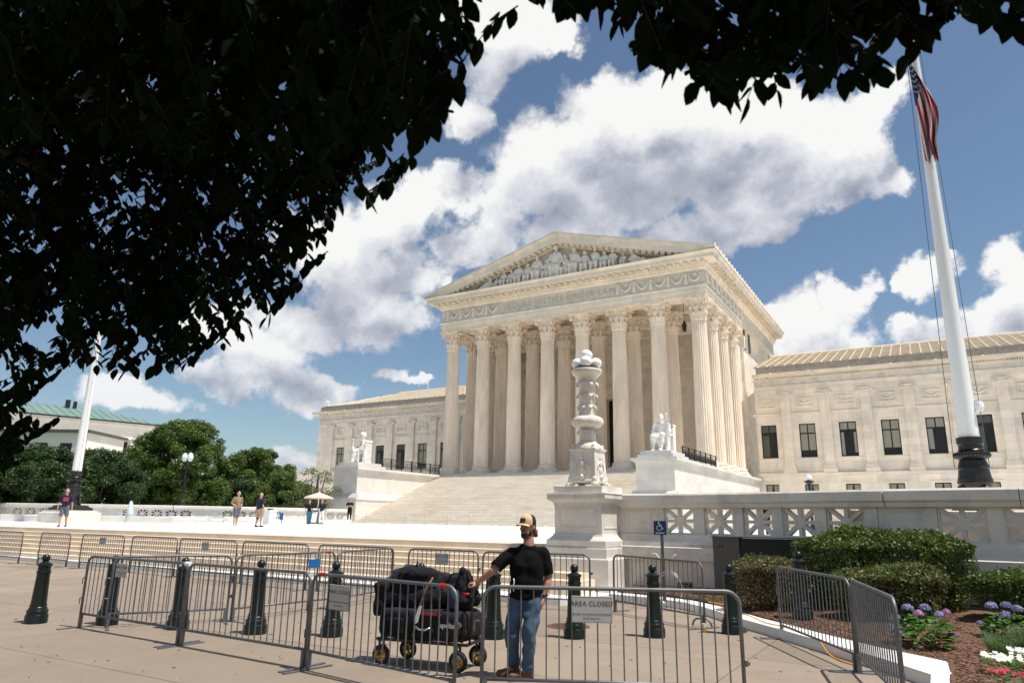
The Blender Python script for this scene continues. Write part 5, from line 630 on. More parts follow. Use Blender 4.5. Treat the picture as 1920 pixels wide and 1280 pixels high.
def capital():
    b = MB(); H = CAPT - SH1
    bell = lambda t: 0.72 + 0.10 * t + 0.22 * max(0, t - 0.6) ** 2 * 4
    b.lathe([(bell(i / 8), H * 0.9 * i / 8) for i in range(9)], 24)
    def leaf(a, z0, h, w, out):
        vs = []; fs = []; n = 7
        for i in range(n + 1):
            t = i / n
            if t < 0.78: z = z0 + h * t / 0.78; r = bell(min(1, z / H)) + 0.04 + 0.16 * t ** 2
            else:
                q = (t - 0.78) / 0.22; z = z0 + h + 0.07 * math.sin(q * math.pi) - 0.16 * q; r = bell(min(1, (z0 + h) / H)) + 0.04 + 0.16 * 0.6 + out * math.sin(q * math.pi * 0.55)
            ww = w * (0.75 + 0.5 * math.sin(t * math.pi)) * (1 - 0.35 * t)
            for s_ in (-1, -0.5, 0, 0.5, 1):
                bump = 0.05 * (1 - abs(s_)) - (0.03 if abs(s_) == 0.5 else 0)
                wob = 1 + 0.16 * math.sin(t * 18) * abs(s_)
                an = a + s_ * ww * wob / max(r, 0.3) * 0.5
                vs.append(((r + bump) * math.cos(an), (r + bump) * math.sin(an), z))
        for i in range(n):
            for q in range(4): x = i * 5 + q; fs.append((x, x + 1, x + 6, x + 5))
        b.add(vs, fs)
    for k in range(8): leaf(2 * math.pi * k / 8 + math.pi / 8, 0.0, 0.72, 0.55, 0.20)
    for k in range(8): leaf(2 * math.pi * k / 8, 0.0, 1.30, 0.50, 0.24)
    for k in range(4):                                    # corner volutes
        a = math.pi / 4 + k * math.pi / 2; ca, sa = math.cos(a), math.sin(a)
        pts = []; rad = []
        for i in range(8): t = i / 7; pts.append((0.80 + 0.55 * t ** 1.5, 1.05 + 0.85 * t ** 0.8)); rad.append(0.075)
        cx_, cz_ = 1.32, 1.66
        for i in range(11): an = math.pi / 2 - i * 0.75; rr = 0.24 * (1 - i / 12); pts.append((cx_ + rr * math.cos(an), cz_ + rr * math.sin(an))); rad.append(0.07 - 0.003 * i)
        b.tube([(p[0] * ca, p[0] * sa, p[1]) for p in pts], rad, 6)
        b.ico((cx_ * ca, cx_ * sa, cz_), 0.12, 1)
    for k in range(8):
        a = math.pi / 8 + k * math.pi / 4; ca, sa = math.cos(a), math.sin(a)
        pts = [(0.82 + 0.22 * math.sin(i / 5 * 1.5), 1.05 + 0.7 * i / 5) for i in range(6)]
        b.tube([(p[0] * ca, p[0] * sa, p[1]) for p in pts], 0.06, 5); b.ico((1.02 * ca, 1.02 * sa, 1.72), 0.11, 1)
    poly = []                                             # concave abacus
    for k in range(4):
        a0 = math.pi / 4 + k * math.pi / 2
        for q in (-0.07, 0.07): poly.append((1.62 * math.cos(a0 + q), 1.62 * math.sin(a0 + q)))
        am = a0 + math.pi / 4
        for q in (-0.42, -0.2, 0, 0.2, 0.42): poly.append(((1.02 + 0.28 * (q / 0.42) ** 2) * math.cos(am + q), (1.02 + 0.28 * (q / 0.42) ** 2) * math.sin(am + q)))
    b.prism(poly, 'z', H - 0.28, H - 0.13); b.prism([(p[0] * 1.04, p[1] * 1.04) for p in poly], 'z', H - 0.12, H - 0.005)
    for k in range(4): a = k * math.pi / 2; b.ico((1.06 * math.cos(a), 1.06 * math.sin(a), H - 0.15), (0.16, 0.16, 0.18), 1)
    return b.mesh('capital')
me_sh, me_ba, me_ca = column_shaft(), column_base(), capital()
for me in (me_sh,): me.materials.append(M_COLUMN)
me_ba.materials.append(M_MARBLE); me_ca.materials.append(M_COLUMN)
SP = 4.33; C0 = CX - 3.5 * SP
colpos = [(C0 + SP * i, 69.2) for i in range(8)] + [(C0 + SP * i, 73.53) for i in range(8)]
colpos += [(C0, 77.86), (C0 + 7 * SP, 77.86), (C0, 82.2), (C0 + 7 * SP, 82.2)]
for (x, y) in colpos:
    c = put('column', me_sh, court, (x - CX, y - 84, COLZ0 - 1.2))
    put('column_base', me_ba, c, (0, 0, 0)); put('capital', me_ca, c, (0, 0, SH1 - COLZ0))
XL, XR = -50.06, -17.54                                    # frieze faces of the portico
YF = 68.0
# --- floor of the portico and its walls
b = MB(); b.box(XL - 0.7, XR + 0.7, 67.0, 84, 1.2, COLZ0 - 0.015); B(b, 'portico_floor', M_MARBLE)
def wall_open(b, x0, x1, z0, z1, y0, y1, ops):
    xs = sorted({x0, x1} | {o[0] for o in ops} | {o[1] for o in ops})
    for a, c in zip(xs, xs[1:]):
        oo = sorted([(o[2], o[3]) for o in ops if o[0] <= a + 1e-6 and o[1] >= c - 1e-6]); z = z0
        for (za, zb) in oo:
            if za > z: b.box(a, c, y0, y1, z, za)
            z = zb
        if z < z1: b.box(a, c, y0, y1, z, z1)
b = MB(); wall_open(b, XL + 0.6, XR - 0.6, COLZ0, 25.7, 86.0, 86.8, [(-36.2, -31.4, COLZ0, 17.3)]); B(b, 'cella_wall', M_MARBLE)
b = MB(); b.box(-36.7, -36.2, 85.75, 86.3, COLZ0, 17.8); b.box(-31.4, -30.9, 85.75, 86.3, COLZ0, 17.8); b.box(-36.7, -30.9, 85.7, 86.3, 17.8, 18.5); b.box(-37.0, -30.6, 85.5, 86.3, 18.5, 18.8)
B(b, 'door_surround', M_MARBLE)
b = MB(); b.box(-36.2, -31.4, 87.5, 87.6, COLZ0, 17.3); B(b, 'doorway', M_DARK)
for x in (XL + 1.1, -44.5, -40.2, -27.4, -23.1, XR - 1.1):
    b = MB(); b.box(x - 0.75, x + 0.75, 85.55, 86.01, COLZ0, 23.7); b.box(x - 0.95, x + 0.95, 85.45, 86.01, COLZ0, COLZ0 + 0.9); b.box(x - 0.95, x + 0.95, 85.42, 86.01, 22.2, 23.7); B(b, 'anta', M_MARBLE)
for z in (19.6, 20.4):
    b = MB(); b.box(XL + 0.8, XR - 0.8, 85.85, 86.02, z, z + 0.14); B(b, 'wall_band', M_MARBLE)
# coffered ceiling: beams between the columns
b = MB()
b.box(XL + 0.4, XR - 0.4, 68.5, 86.5, 25.4, 25.6)
B(b, 'portico_ceiling', M_MARBLE)
for i in range(8):
    x = C0 + SP * i
    if 0 < i < 7:
        b = MB(); b.box(x - 0.55, x + 0.55, 70.2, 86, 24.3, 25.4); B(b, 'ceiling_beam', M_MARBLE)
for y in (73.53, 77.86, 82.2):
    b = MB(); b.box(XL + 2.2, XR - 2.2, y - 0.5, y + 0.5, 23.9, 24.75); B(b, 'ceiling_beam', M_MARBLE)
# --- entablature round three sides
def ring(prof, y1=86.0):
    b = MB(); b.sweep(prof, [(XR, y1), (XR, YF), (XL, YF), (XL, y1)]); return b
# 'out' is to the right of travel; travelling from back-right to the front and left puts the outside on the left, so out is negative
def RP(prof): return [(-o, z) for (o, z) in prof]
for nm, prof in (('architrave', [(-2.2, 23.9), (0.0, 23.9), (0.0, 24.35), (0.05, 24.37), (0.05, 24.82), (0.12, 24.86), (0.12, 25.02), (-2.2, 25.02)]),
                 ('frieze', [(-2.2, 25.03), (-0.02, 25.03), (-0.02, 26.55), (-2.2, 26.55)]),
                 ('bed_moulding', [(-2.2, 26.56), (0.12, 26.56), (0.28, 26.75), (0.28, 26.95), (0.42, 27.0), (0.42, 27.05), (-2.2, 27.05)]),
                 ('cornice', [(-2.2, 27.3), (1.28, 27.3), (1.33, 27.36), (1.33, 27.72), (1.45, 27.78), (1.62, 27.98), (-2.2, 27.98)])):
    y1 = 104 if nm != 'architrave' else 86
    B(ring(RP(prof), 104 if nm != 'architrave' else 84.2), nm, M_MARBLE if nm != 'frieze' else M_VEIN)
# soffit strip the modillions hang under
B(ring(RP([(-2.2, 27.06), (0.45, 27.06), (0.5, 27.29), (-2.2, 27.29)]), 104), 'soffit_band', M_MARBLE)
b = MB(); b.box(-0.21, 0.21, -0.85, 0.0, 0.0, 0.22); b.box(-0.25, 0.25, -0.9, 0.0, 0.17, 0.225); b.tube([(-0.2, -0.72, 0.02), (0.2, -0.72, 0.02)], 0.09, 6)
me_mod = b.mesh('modillion', M_TILE)
nmod = 40
for i in range(nmod):
    x = XL - 0.1 + (XR - XL + 0.2) * i / (nmod - 1); put('modillion', me_mod, court, (x - CX, YF - 0.38 - 84, 27.07 - 1.2))
for i in range(1, 41):
    y = YF + 0.2 + i * 0.86
    put('modillion', me_mod, court, (XR + 0.38 - CX, y - 84, 27.07 - 1.2), rz=math.pi / 2)
# dentils under, joined (a few pixels each)
b = MB()
for i in range(150):
    x = XL + (XR - XL) * i / 149; b.box(x - 0.07, x + 0.07, YF - 0.27, YF - 0.1, 26.77, 26.93)
for i in range(160):
    y = YF + i * 0.22; b.box(XR + 0.1, XR + 0.27, y - 0.07, y + 0.07, 26.77, 26.93)
tag(B(b, 'dentil_row', M_MARBLE), kind='stuff')
# --- pediment
APX = 33.3; HW = (XR - XL) / 2 + 1.62
def gable_strip(lo, hi, y0, y1, hw=HW):
    """a raking band between two roof heights (at the eaves lo..hi, rising to the apex)"""
    s = (APX - 28.35) / HW
    b = MB()
    for sg in (-1, 1):
        poly = [(CX + sg * hw, lo), (CX, lo + s * hw), (CX, hi + s * hw), (CX + sg * hw, hi)]
        b.prism(poly, 'y', y0, y1)
    return b
b = MB(); b.prism([(XL + 0.1, 27.99), (XR - 0.1, 27.99), (CX, 27.99 + 4.7)], 'y', YF + 0.15, YF + 0.6); B(b, 'tympanum', M_RELIEF)
SL = (APX - 28.35) / HW
s_ = SL
def rake(up, dn, y0, y1, hw, zc=27.985):
    # band between two lines parallel to the roof slope, cut off at the top of the level cornice
    b = MB()
    for sg in (-1, 1):
        zo = lambda x, off: 28.35 + s_ * (HW - abs(x)) - off
        xl = HW - (zc + dn - 28.35) / s_                       # where the lower line meets the level cornice
        poly = [(hw, max(zc, zo(hw, up)))] + ([(hw, zc)] if zo(hw, up) > zc + 1e-4 else []) + [(min(hw, xl), zc if xl < hw else zo(hw, dn)), (0, zo(0, dn)), (0, zo(0, up))]
        b.prism([(CX + sg * x, z) for x, z in poly], 'y', y0, y1)
    return b
B(rake(0.30, 1.15, YF - 1.36, 104, HW - 0.22), 'raking_cornice', M_MARBLE)
B(rake(0.0, 0.295, YF - 1.6, 104.2, HW), 'raking_gutter', M_MARBLE)
B(rake(1.16, 1.45, YF - 0.45, YF + 0.4, HW - 2.4), 'raking_bed', M_MARBLE)
n = 21
for sg in (-1, 1):
    for i in range(1, n):
        x = CX + sg * (HW - 3.4) * (1 - i / n); zt = 28.35 - 1.15 + SL * (HW - abs(x - CX)) + 0.27
        o = put('raking_modillion', me_mod, court, (x - CX, YF - 0.42 - 84, zt - 0.5 - 1.2)); o.rotation_euler = (0, sg * math.atan(SL), 0)
# roof over the portico and the hall behind it
b = MB()
for sg in (-1, 1): b.prism([(CX + sg * (HW - 0.1), 28.3), (CX, APX - 0.05), (CX, APX - 0.35), (CX + sg * (HW - 0.1), 28.0)], 'y', YF - 1.2, 104)
B(b, 'main_roof', M_TILE)
b = MB(); b.box(XR - 1.2, XR - 0.7, 84.05, 104, 6, 26.6); b.box(XL + 0.7, XL + 1.2, 84.05, 104, 6, 26.6); b.box(XL + 0.7, XR - 0.7, 103.5, 104, 6, 27); B(b, 'hall_wall', M_MARBLE)
me_an = MB(); me_an.prism([(-0.16, 0), (0.16, 0), (0.12, 0.34), (0, 0.46), (-0.12, 0.34)], 'x', -0.04, 0.04)
me_an = me_an.mesh('antefix', M_MARBLE)
for i in range(30): put('antefix', me_an, court, (HW - 0.12, YF - 1.0 + i * 1.2 - 84, 28.3 - 1.2))
for y in (87.6, 90.3):
    b = MB(); b.box(XR - 0.72, XR - 0.66, y, y + 1.1, 22.6, 25.1); f = B(b, 'attic_window', M_BLACKFRAME)
# --- inscription and garlands on the frieze
me_t = text_mesh('EQUAL JUSTICE UNDER LAW', 0.92, 0.012, spacing=1.16); me_t.materials.clear(); me_t.materials.append(pmat('inscription_shade', (0.50, 0.46, 0.40), 0.8))
o = put('inscription', me_t, court, (0, YF - 0.03 - 84 + 0.02, 25.78 - 1.2)); o.rotation_euler = (math.pi / 2, 0, 0)
def garland():
    b = MB()
    pts = [(-0.72 + 1.44 * i / 10, -0.1, 1.15 - 0.75 * math.sin(math.pi * i / 10)) for i in range(11)]
    b.tube(pts, [0.05 + 0.07 * math.sin(math.pi * i / 10) for i in range(11)], 6)
    pts = [(-0.6 + 1.2 * i / 10, -0.06, 1.2 - 0.45 * math.sin(math.pi * i / 10)) for i in range(11)]
    b.tube(pts, 0.035, 5)
    b.lathe([(0.1, 0), (0.2, 0.06), (0.1, 0.12)], 8, (0, -0.02)) if False else b.ico((0, -0.05, 1.1), (0.16, 0.06, 0.16), 1)
    for sx in (-0.92,):
        b.prism([(sx - 0.22, 0.12), (sx + 0.22, 0.12), (sx + 0.1, 0.75), (sx + 0.13, 1.2), (sx - 0.13, 1.2), (sx - 0.1, 0.75)], 'y', -0.13, 0.02)
        b.ico((sx, -0.08, 1.3), (0.11, 0.09, 0.12), 1); b.tube([(sx - 0.32, -0.06, 1.28), (sx - 0.1, -0.09, 1.1), (sx + 0.1, -0.09, 1.1), (sx + 0.32, -0.06, 1.28)], 0.05, 5)
    return b.mesh('garland', M_RELIEF)
me_g = garland()
for i in range(5): put('garland', me_g, court, (XR - 0.95 - i * 1.86 - CX, YF - 84, 25.04 - 1.2))
for i in range(4): put('garland', me_g, court, (XL + 1.9 + i * 1.86 - CX, YF - 84, 25.04 - 1.2))
for i in range(9): put('garland', me_g, court, (XR - 0.01 - CX, YF + 1.5 + i * 1.86 - 84, 25.04 - 1.2), rz=math.pi / 2)
# --- pediment sculpture: carved figures
ZB = 27.98
def fig_seated(x, h, face=1, lean=0):
    s = h / 2.95; X = x; Y = YF - 0.5
    return [('e', (X, Y, ZB + 0.95 * s), (0.62 * s, 0.5 * s, 0.95 * s)), ('e', (X, Y - 0.05, ZB + 1.9 * s), (0.48 * s, 0.4 * s, 0.75 * s)), ('e', (X, Y - 0.1, ZB + 2.95 * s), (0.22 * s, 0.25 * s, 0.3 * s)),
            ('c', (X, Y, ZB + 2.3 * s), 0.18 * s, (X, Y - 0.05, ZB + 2.9 * s), 0.13 * s),
            ('c', (X - 0.4 * s, Y - 0.1, ZB + 2.3 * s), 0.17 * s, (X - 0.75 * s * face, Y - 0.25, ZB + 1.6 * s), 0.13 * s), ('c', (X - 0.75 * s * face, Y - 0.25, ZB + 1.6 * s), 0.12 * s, (X - 0.2 * s, Y - 0.5, ZB + 1.3 * s), 0.1 * s),
            ('c', (X + 0.4 * s, Y - 0.1, ZB + 2.3 * s), 0.17 * s, (X + 0.72 * s, Y - 0.2, ZB + 1.7 * s), 0.12 * s), ('c', (X + 0.72 * s, Y - 0.2, ZB + 1.7 * s), 0.11 * s, (X + 0.35 * s, Y - 0.5, ZB + 1.25 * s), 0.1 * s),
            ('c', (X - 0.25 * s, Y - 0.2, ZB + 1.15 * s), 0.28 * s, (X - 0.35 * s, Y - 0.6, ZB + 1.1 * s), 0.25 * s), ('c', (X - 0.35 * s, Y - 0.6, ZB + 1.1 * s), 0.22 * s, (X - 0.35 * s, Y - 0.55, ZB + 0.1 * s), 0.2 * s),
            ('c', (X + 0.25 * s, Y - 0.2, ZB + 1.15 * s), 0.28 * s, (X + 0.35 * s, Y - 0.6, ZB + 1.05 * s), 0.25 * s), ('c', (X + 0.35 * s, Y - 0.6, ZB + 1.05 * s), 0.22 * s, (X + 0.3 * s, Y - 0.5, ZB + 0.1 * s), 0.2 * s)]
def fig_reclining(x, h, d):
    Y = YF - 0.55; s = h / 1.75
    return [('e', (x, Y, ZB + 0.9 * s), (0.42 * s, 0.35, 0.62 * s)), ('e', (x + 0.1 * d, Y - 0.05, ZB + 1.62 * s), (0.2 * s, 0.2, 0.26 * s)), ('c', (x, Y, ZB + 1.2 * s), 0.2 * s, (x + 0.08 * d, Y, ZB + 1.55 * s), 0.11 * s),
            ('c', (x, Y, ZB + 0.45 * s), 0.36 * s, (x - 1.2 * d * s, Y - 0.15, ZB + 0.55 * s), 0.27 * s), ('c', (x - 1.2 * d * s, Y - 0.15, ZB + 0.55 * s), 0.22 * s, (x - 2.2 * d * s, Y - 0.1, ZB + 0.15 * s), 0.12 * s),
            ('c', (x, Y - 0.1, ZB + 0.35 * s), 0.3 * s, (x - 1.6 * d * s, Y - 0.2, ZB + 0.25 * s), 0.2 * s),
            ('c', (x + 0.25 * d, Y, ZB + 1.2 * s), 0.14 * s, (x + 0.6 * d * s, Y - 0.1, ZB + 0.6 * s), 0.11 * s), ('c', (x - 0.2 * d, Y - 0.2, ZB + 1.15 * s), 0.13 * s, (x - 0.8 * d * s, Y - 0.3, ZB + 0.8 * s), 0.1 * s)]
figs = [(fig_seated(CX - 0.2, 3.75), 'draped figure seated at the very centre of the pediment'), (fig_seated(CX - 2.6, 3.05, 1), None), (fig_seated(CX + 2.1, 3.15, -1), None), (fig_seated(CX - 5.0, 2.5), None), (fig_seated(CX + 4.6, 2.65, -1), None),
        (fig_seated(CX - 7.0, 1.95), None), (fig_seated(CX + 6.7, 2.1), None), (fig_seated(CX - 1.4, 2.4, 1), None), (fig_seated(CX + 1.0, 2.5, -1), None), (fig_seated(CX - 3.8, 2.3, 1), None), (fig_seated(CX + 3.4, 2.5, 1), None), (fig_seated(CX - 6.0, 1.9, 1), None), (fig_seated(CX + 5.7, 2.1, 1), None), (fig_seated(CX - 8.0, 1.3, 1), None), (fig_seated(CX + 7.9, 1.5, 1), None), (fig_reclining(CX - 9.0, 1.5, 1), None), (fig_reclining(CX + 9.0, 1.6, -1), None), (fig_seated(CX - 12.4, 0.75), None), (fig_reclining(CX + 12.2, 0.8, -1), None)]
for prims, lab in figs:
    body('pediment_figure', prims, 0.065, M_RELIEF, court, smooth=2, dis=(0.07, 2.6), loc=None).location = (-CX, -84, -1.2)
for x, h in ((CX - 3.9, 2.5), (CX + 3.4, 2.7), (CX + 1.0, 2.3)):
    b = MB(); b.lathe([(0.22, 0), (0.2, h * 0.9), (0.28, h * 0.93), (0.1, h)], 10, (x, YF - 0.4)); b.v = [(v[0], v[1], v[2] + ZB) for v in b.v]; B(b, 'pediment_staff', M_RELIEF)
b = MB(); b.box(XL + 3.2, XR - 3.2, YF - 0.95, YF + 0.14, 27.985, 28.1); B(b, 'sculpture_ledge', M_WHITE)

# --- the wings
WY = 84.0
def pilaster_mesh():
    b = MB(); b.box(-0.5, 0.5, -0.28, 0.0, 7.95, 15.55)
    b.box(-0.62, 0.62, -0.38, 0.0, 7.58, 7.78); b.box(-0.58, 0.58, -0.34, 0.0, 7.78, 7.95); b.box(-0.7, 0.7, -0.4, 0.0, 7.12, 7.56)
    return b.mesh('pilaster', M_MARBLE)
def pilcap_mesh():
    b = MB(); b.box(-0.62, 0.62, -0.34, 0, 15.98, 16.1); b.box(-0.5, 0.5, -0.28, 0, 15.56, 15.97)
    for s_ in (-1, 1):
        b.tube([(s_ * 0.62, -0.36, 15.74), (s_ * 0.62, 0.0, 15.74)], 0.2, 10); b.ico((s_ * 0.62, -0.37, 15.74), (0.09, 0.05, 0.09), 1)
    for k in range(5): b.ico((-0.32 + 0.16 * k, -0.3, 15.76), 0.07, 1)
    return b.mesh('capital', M_MARBLE)
def relief_mesh():
    b = MB(); b.box(-0.85, 0.85, -0.11, 0, 14.40, 14.5); b.box(-0.85, 0.85, -0.11, 0, 15.3, 15.40); b.box(-0.85, -0.75, -0.11, 0, 14.5, 15.3); b.box(0.75, 0.85, -0.11, 0, 14.5, 15.3)
    pts = [(-0.66 + 1.32 * i / 8, -0.05, 15.15 - 0.42 * math.sin(math.pi * i / 8)) for i in range(9)]
    b.tube(pts, [0.03 + 0.06 * math.sin(math.pi * i / 8) for i in range(9)], 6); b.ico((0, -0.04, 15.05), (0.16, 0.08, 0.16), 1)
    return b.mesh('relief_panel', M_MARBLE)
me_pil, me_pc, me_rel = pilaster_mesh(), pilcap_mesh(), relief_mesh()
def window_parts(w, h, tz, n_rows):
    fr = MB(); t = 0.09
    fr.box(-w / 2, -w / 2 + t, -0.04, 0.06, 0, h); fr.box(w / 2 - t, w / 2, -0.04, 0.06, 0, h); fr.box(-w / 2 + t, w / 2 - t, -0.04, 0.06, 0, t); fr.box(-w / 2 + t, w / 2 - t, -0.04, 0.06, h - t, h)
    fr.box(-0.05, 0.05, -0.035, 0.055, t, h - t)
    if n_rows > 1: fr.box(-w / 2 + t, -0.052, -0.032, 0.05, tz - 0.06, tz + 0.06); fr.box(0.052, w / 2 - t, -0.032, 0.05, tz - 0.06, tz + 0.06)
    panes = []
    rows = ((t, h - t),) if n_rows == 1 else ((t, tz - 0.06), (tz + 0.06, h - t))
    for (a, c) in rows:
        for sg in (-1, 1):
            p = MB(); x0, x1 = (-w / 2 + t, -0.052) if sg < 0 else (0.052, w / 2 - t); p.box(x0, x1, 0.0, 0.012, a, c); panes.append(p.mesh('pane', M_GLASS))
    return fr.mesh('window', M_BLACKFRAME), panes
WIN = window_parts(1.7, 3.72, 2.65, 2); BWIN = window_parts(1.45, 2.0, 0, 1)
def add_window(x, z, kind, style):
    me, panes = WIN if kind else BWIN
    o = put('window', me, court, (x - CX, 0.3, z - 1.2))
    for p in panes: put('pane', p, o)
    w, h = (1.7, 3.72) if kind else (1.45, 2.0)
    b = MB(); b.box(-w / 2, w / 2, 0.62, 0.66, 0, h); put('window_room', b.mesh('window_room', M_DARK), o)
    def blind(x0, x1, z0, z1, m=M_BLIND, y=-0.012):
        b = MB(); b.box(x0, x1, y, y + 0.006, z0, z1); put('blind', b.mesh('blind', m), o)
    if kind:
        if style == 0: blind(-0.75, -0.06, 2.72, 3.6); blind(0.06, 0.75, 2.72, 3.6); blind(-0.75, -0.06, 0.8, 2.58); blind(0.06, 0.75, 0.8, 2.58)
        elif style == 1: blind(-0.75, -0.45, 0.15, 2.58, M_CURTAIN); blind(0.5, 0.75, 0.4, 2.58, M_CURTAIN); blind(-0.75, -0.06, 2.9, 3.6); blind(0.06, 0.75, 2.9, 3.6)
        elif style == 2: blind(-0.75, -0.3, 0.5, 2.58, M_CURTAIN); blind(-0.75, -0.06, 2.72, 3.6); blind(0.06, 0.75, 2.72, 3.6)
        else: blind(-0.75, -0.06, 0.12, 2.58, M_UTIL); blind(-0.75, -0.06, 2.9, 3.6, M_UTIL); blind(0.06, 0.75, 2.9, 3.6, M_UTIL)
    else:
        b = MB(); y = -0.012; b.prism([(-0.64, 1.9), (-0.06, 1.9), (-0.25, 0.4), (-0.64, 0.1)], 'y', y, y + 0.006); b.prism([(0.06, 1.9), (0.64, 1.9), (0.64, 0.1), (0.25, 0.4)], 'y', y, y + 0.006); put('curtain', b.mesh('curtain', M_BLIND), o)
def wing(x0, x1, wx, px, right):
    ops = [(x - 0.85, x + 0.85, 8.78, 12.5) for x in wx]; bops = [(x - 0.72, x + 0.72, 3.9, 5.9) for x in wx]
    b = MB(); wall_open(b, x0, x1, 7.12, 18.3, WY, WY + 0.62, ops); B(b, 'wing_wall', M_MARBLE)
    b = MB(); wall_open(b, x0 - 0.1, x1 + 0.1, 1.2, 6.72, WY - 0.25, WY + 0.62, bops); B(b, 'basement_wall', M_MARBLE)
    b = MB(); b.box(x0 - 0.16, x1 + 0.16, WY - 0.40, WY + 0.5, 6.73, 7.1); b.box(x0 - 0.1, x1 + 0.1, WY - 0.3, WY + 0.5, 6.6, 6.725); B(b, 'base_ledge', M_MARBLE)
    b = MB(); xe0, xe1 = (x0 - 0.001, x1 + 1.0) if right else (x0 - 1.0, x1 + 0.001)
    b.box(x0, x1, WY - 0.10, WY, 16.1, 16.45); b.box(x0, x1, WY - 0.14, WY, 16.46, 16.85); b.box(x0, x1, WY - 0.2, WY, 16.86, 16.95)
    B(b, 'wing_architrave', M_MARBLE)
    b = MB(); b.box(x0, x1, WY - 0.11, WY, 16.96, 17.62); B(b, 'wing_frieze', M_VEIN)
    b = MB(); b.box(x0 - 0.2, x1 + 0.2, WY - 0.34, WY + 0.3, 17.63, 17.68); b.box(xe0, xe1, WY - 0.75, WY + 0.3, 17.9, 18.12); b.box(xe0 - 0.05 * (not right), xe1 + 0.05 * right, WY - 0.85, WY + 0.3, 18.125, 18.3); B(b, 'wing_cornice', M_MARBLE)
    b = MB(); x = x0 + 0.1
    while x < x1: b.box(x, x + 0.11, WY - 0.5, WY, 17.69, 17.88); x += 0.2
    tag(B(b, 'wing_dentils', M_MARBLE), kind='stuff')
    b = MB(); xx = x0 + 1
    me_l = MB(); me_l.ico((0, 0, 0), (0.14, 0.1, 0.14), 1); me_l = me_l.mesh('lion_mask', M_MARBLE)
    x = x0 + 2.0
    while x < x1: put('lion_mask', me_l, court, (x - CX, -0.88, 18.22 - 1.2)); x += 4.08
    b = MB(); b.box(x0 + 0.3, x1 - 0.3, WY + 0.0, WY + 0.6, 18.31, 19.1); b.box(x0 + 0.25, x1 - 0.25, WY - 0.05, WY + 0.65, 19.1, 19.22); B(b, 'parapet', M_GREYSTONE)
    for x in px:
        if x0 <= x <= x1:
            o = put('pilaster', me_pil, court, (x - CX, 0, -1.2)); put('capital', me_pc, o)
    for x in wx: put('relief_panel', me_rel, court, (x - CX, -0.004, -1.2))
    for i in range(len(wx)):                                    # string course between the pilasters, sills
        x = wx[i]
        b = MB(); b.box(x - 1.54, x + 1.54, WY - 0.12, WY, 13.62, 13.76); b.box(x - 1.54, x + 1.54, WY - 0.07, WY, 13.5, 13.615); B(b, 'string_course', M_MARBLE)
        b = MB(); b.box(x - 1.54, x + 1.54, WY - 0.06, WY, 8.62, 8.7); B(b, 'sill_course', M_MARBLE)
        b = MB(); b.box(x - 1.0, x + 1.0, WY - 0.32, WY - 0.25, 6.0, 6.12); B(b, 'lintel', M_MARBLE)
    # sloping tiled roof
    e0, e1, r0, r1 = WY + 0.25, WY + 12.0, 19.23, 22.9; ncs = 16
    hip = 6.0
    b = MB()
    for k in range(ncs):
        ya = e0 + (e1 - e0) * k / ncs; yb = e0 + (e1 - e0) * (k + 1) / ncs; za = r0 + (r1 - r0) * k / ncs; zb = r0 + (r1 - r0) * (k + 1) / ncs
        t = k / ncs * hip; t2 = (k + 1) / ncs * hip
        xa0, xa1, xb0, xb1 = (x0, x1 - 0.6 - t, x0, x1 - 0.6 - t2) if right else (x0 + 0.6 + t, x1, x0 + 0.6 + t2, x1)
        b.add([(xa0, ya, za), (xa1, ya, za), (xa1, ya, za + 0.16), (xa0, ya, za + 0.16), (xb0, yb, zb + 0.03), (xb1, yb, zb + 0.03)], [(0, 1, 2, 3), (3, 2, 5, 4)])
    tag(B(b, 'roof_tiles', M_TILE), kind='stuff')
    b = MB(); lx = (x0 + 0.5, x0 + 0.5 + hip) if not right else (x1 - 0.5, x1 - 0.5 - hip)
    b.add([(lx[0], e0, r0), (lx[1], e1, r1), (lx[0], e1 + 12, r0), (lx[1], e1 + 12, r1)], [(0, 1, 3, 2)]); B(b, 'end_roof', M_TILE)
    dirv = Vector((0, e1 - e0, r1 - r0)); ln = dirv.length
    rib = MB(); rib.tube([(0, 0, 0.07), (0, e1 - e0, r1 - r0 + 0.07)], 0.085, 6)
    for q in range(12):
        t = q / 12; rib.tube([(0, (e1 - e0) * t, (r1 - r0) * t + 0.07), (0, (e1 - e0) * t + 0.12, (r1 - r0) * t + 0.11)], 0.115, 6)
    rib.ico((0, -0.06, 0.05), (0.17, 0.12, 0.15), 1)
    me_rib = rib.mesh('roof_rib', M_TILE)
    x = (x0 + 0.5 if right else x0 + 1.0)
    while x < x1 - 0.9:
        d = (x1 - 0.6 - x) if right else (x - x0 - 0.6)
        if d > hip: put('roof_rib', me_rib, court, (x - CX, e0 - 84, r0 - 1.2))
        else:
            t = max(0.05, d / hip); r2 = MB(); r2.tube([(0, 0, 0.07), (0, (e1 - e0) * t, (r1 - r0) * t + 0.07)], 0.11, 6); r2.ico((0, -0.06, 0.05), (0.17, 0.12, 0.15), 1)
            put('roof_rib', r2.mesh('roof_rib', M_TILE), court, (x - CX, e0 - 84, r0 - 1.2))
        x += 0.98
    b = MB(); ridge = ((x0, x1 - 0.6 - hip) if right else (x0 + 0.6 + hip, x1)); b.tube([(ridge[0], e1, r1 + 0.1), (ridge[1], e1, r1 + 0.1)], 0.2, 8); B(b, 'ridge_tiles', M_TILE)
wxR = [-15.37 + 4.08 * k for k in range(8)]; pxR = [-17.2 + 4.08 * k + 0.0 for k in range(9)]
pxR = [-13.33 + 4.08 * k for k in range(-1, 8)]
wing(XR + 0.9, 18.2, wxR, pxR, True)
mir = lambda x: 2 * CX - x
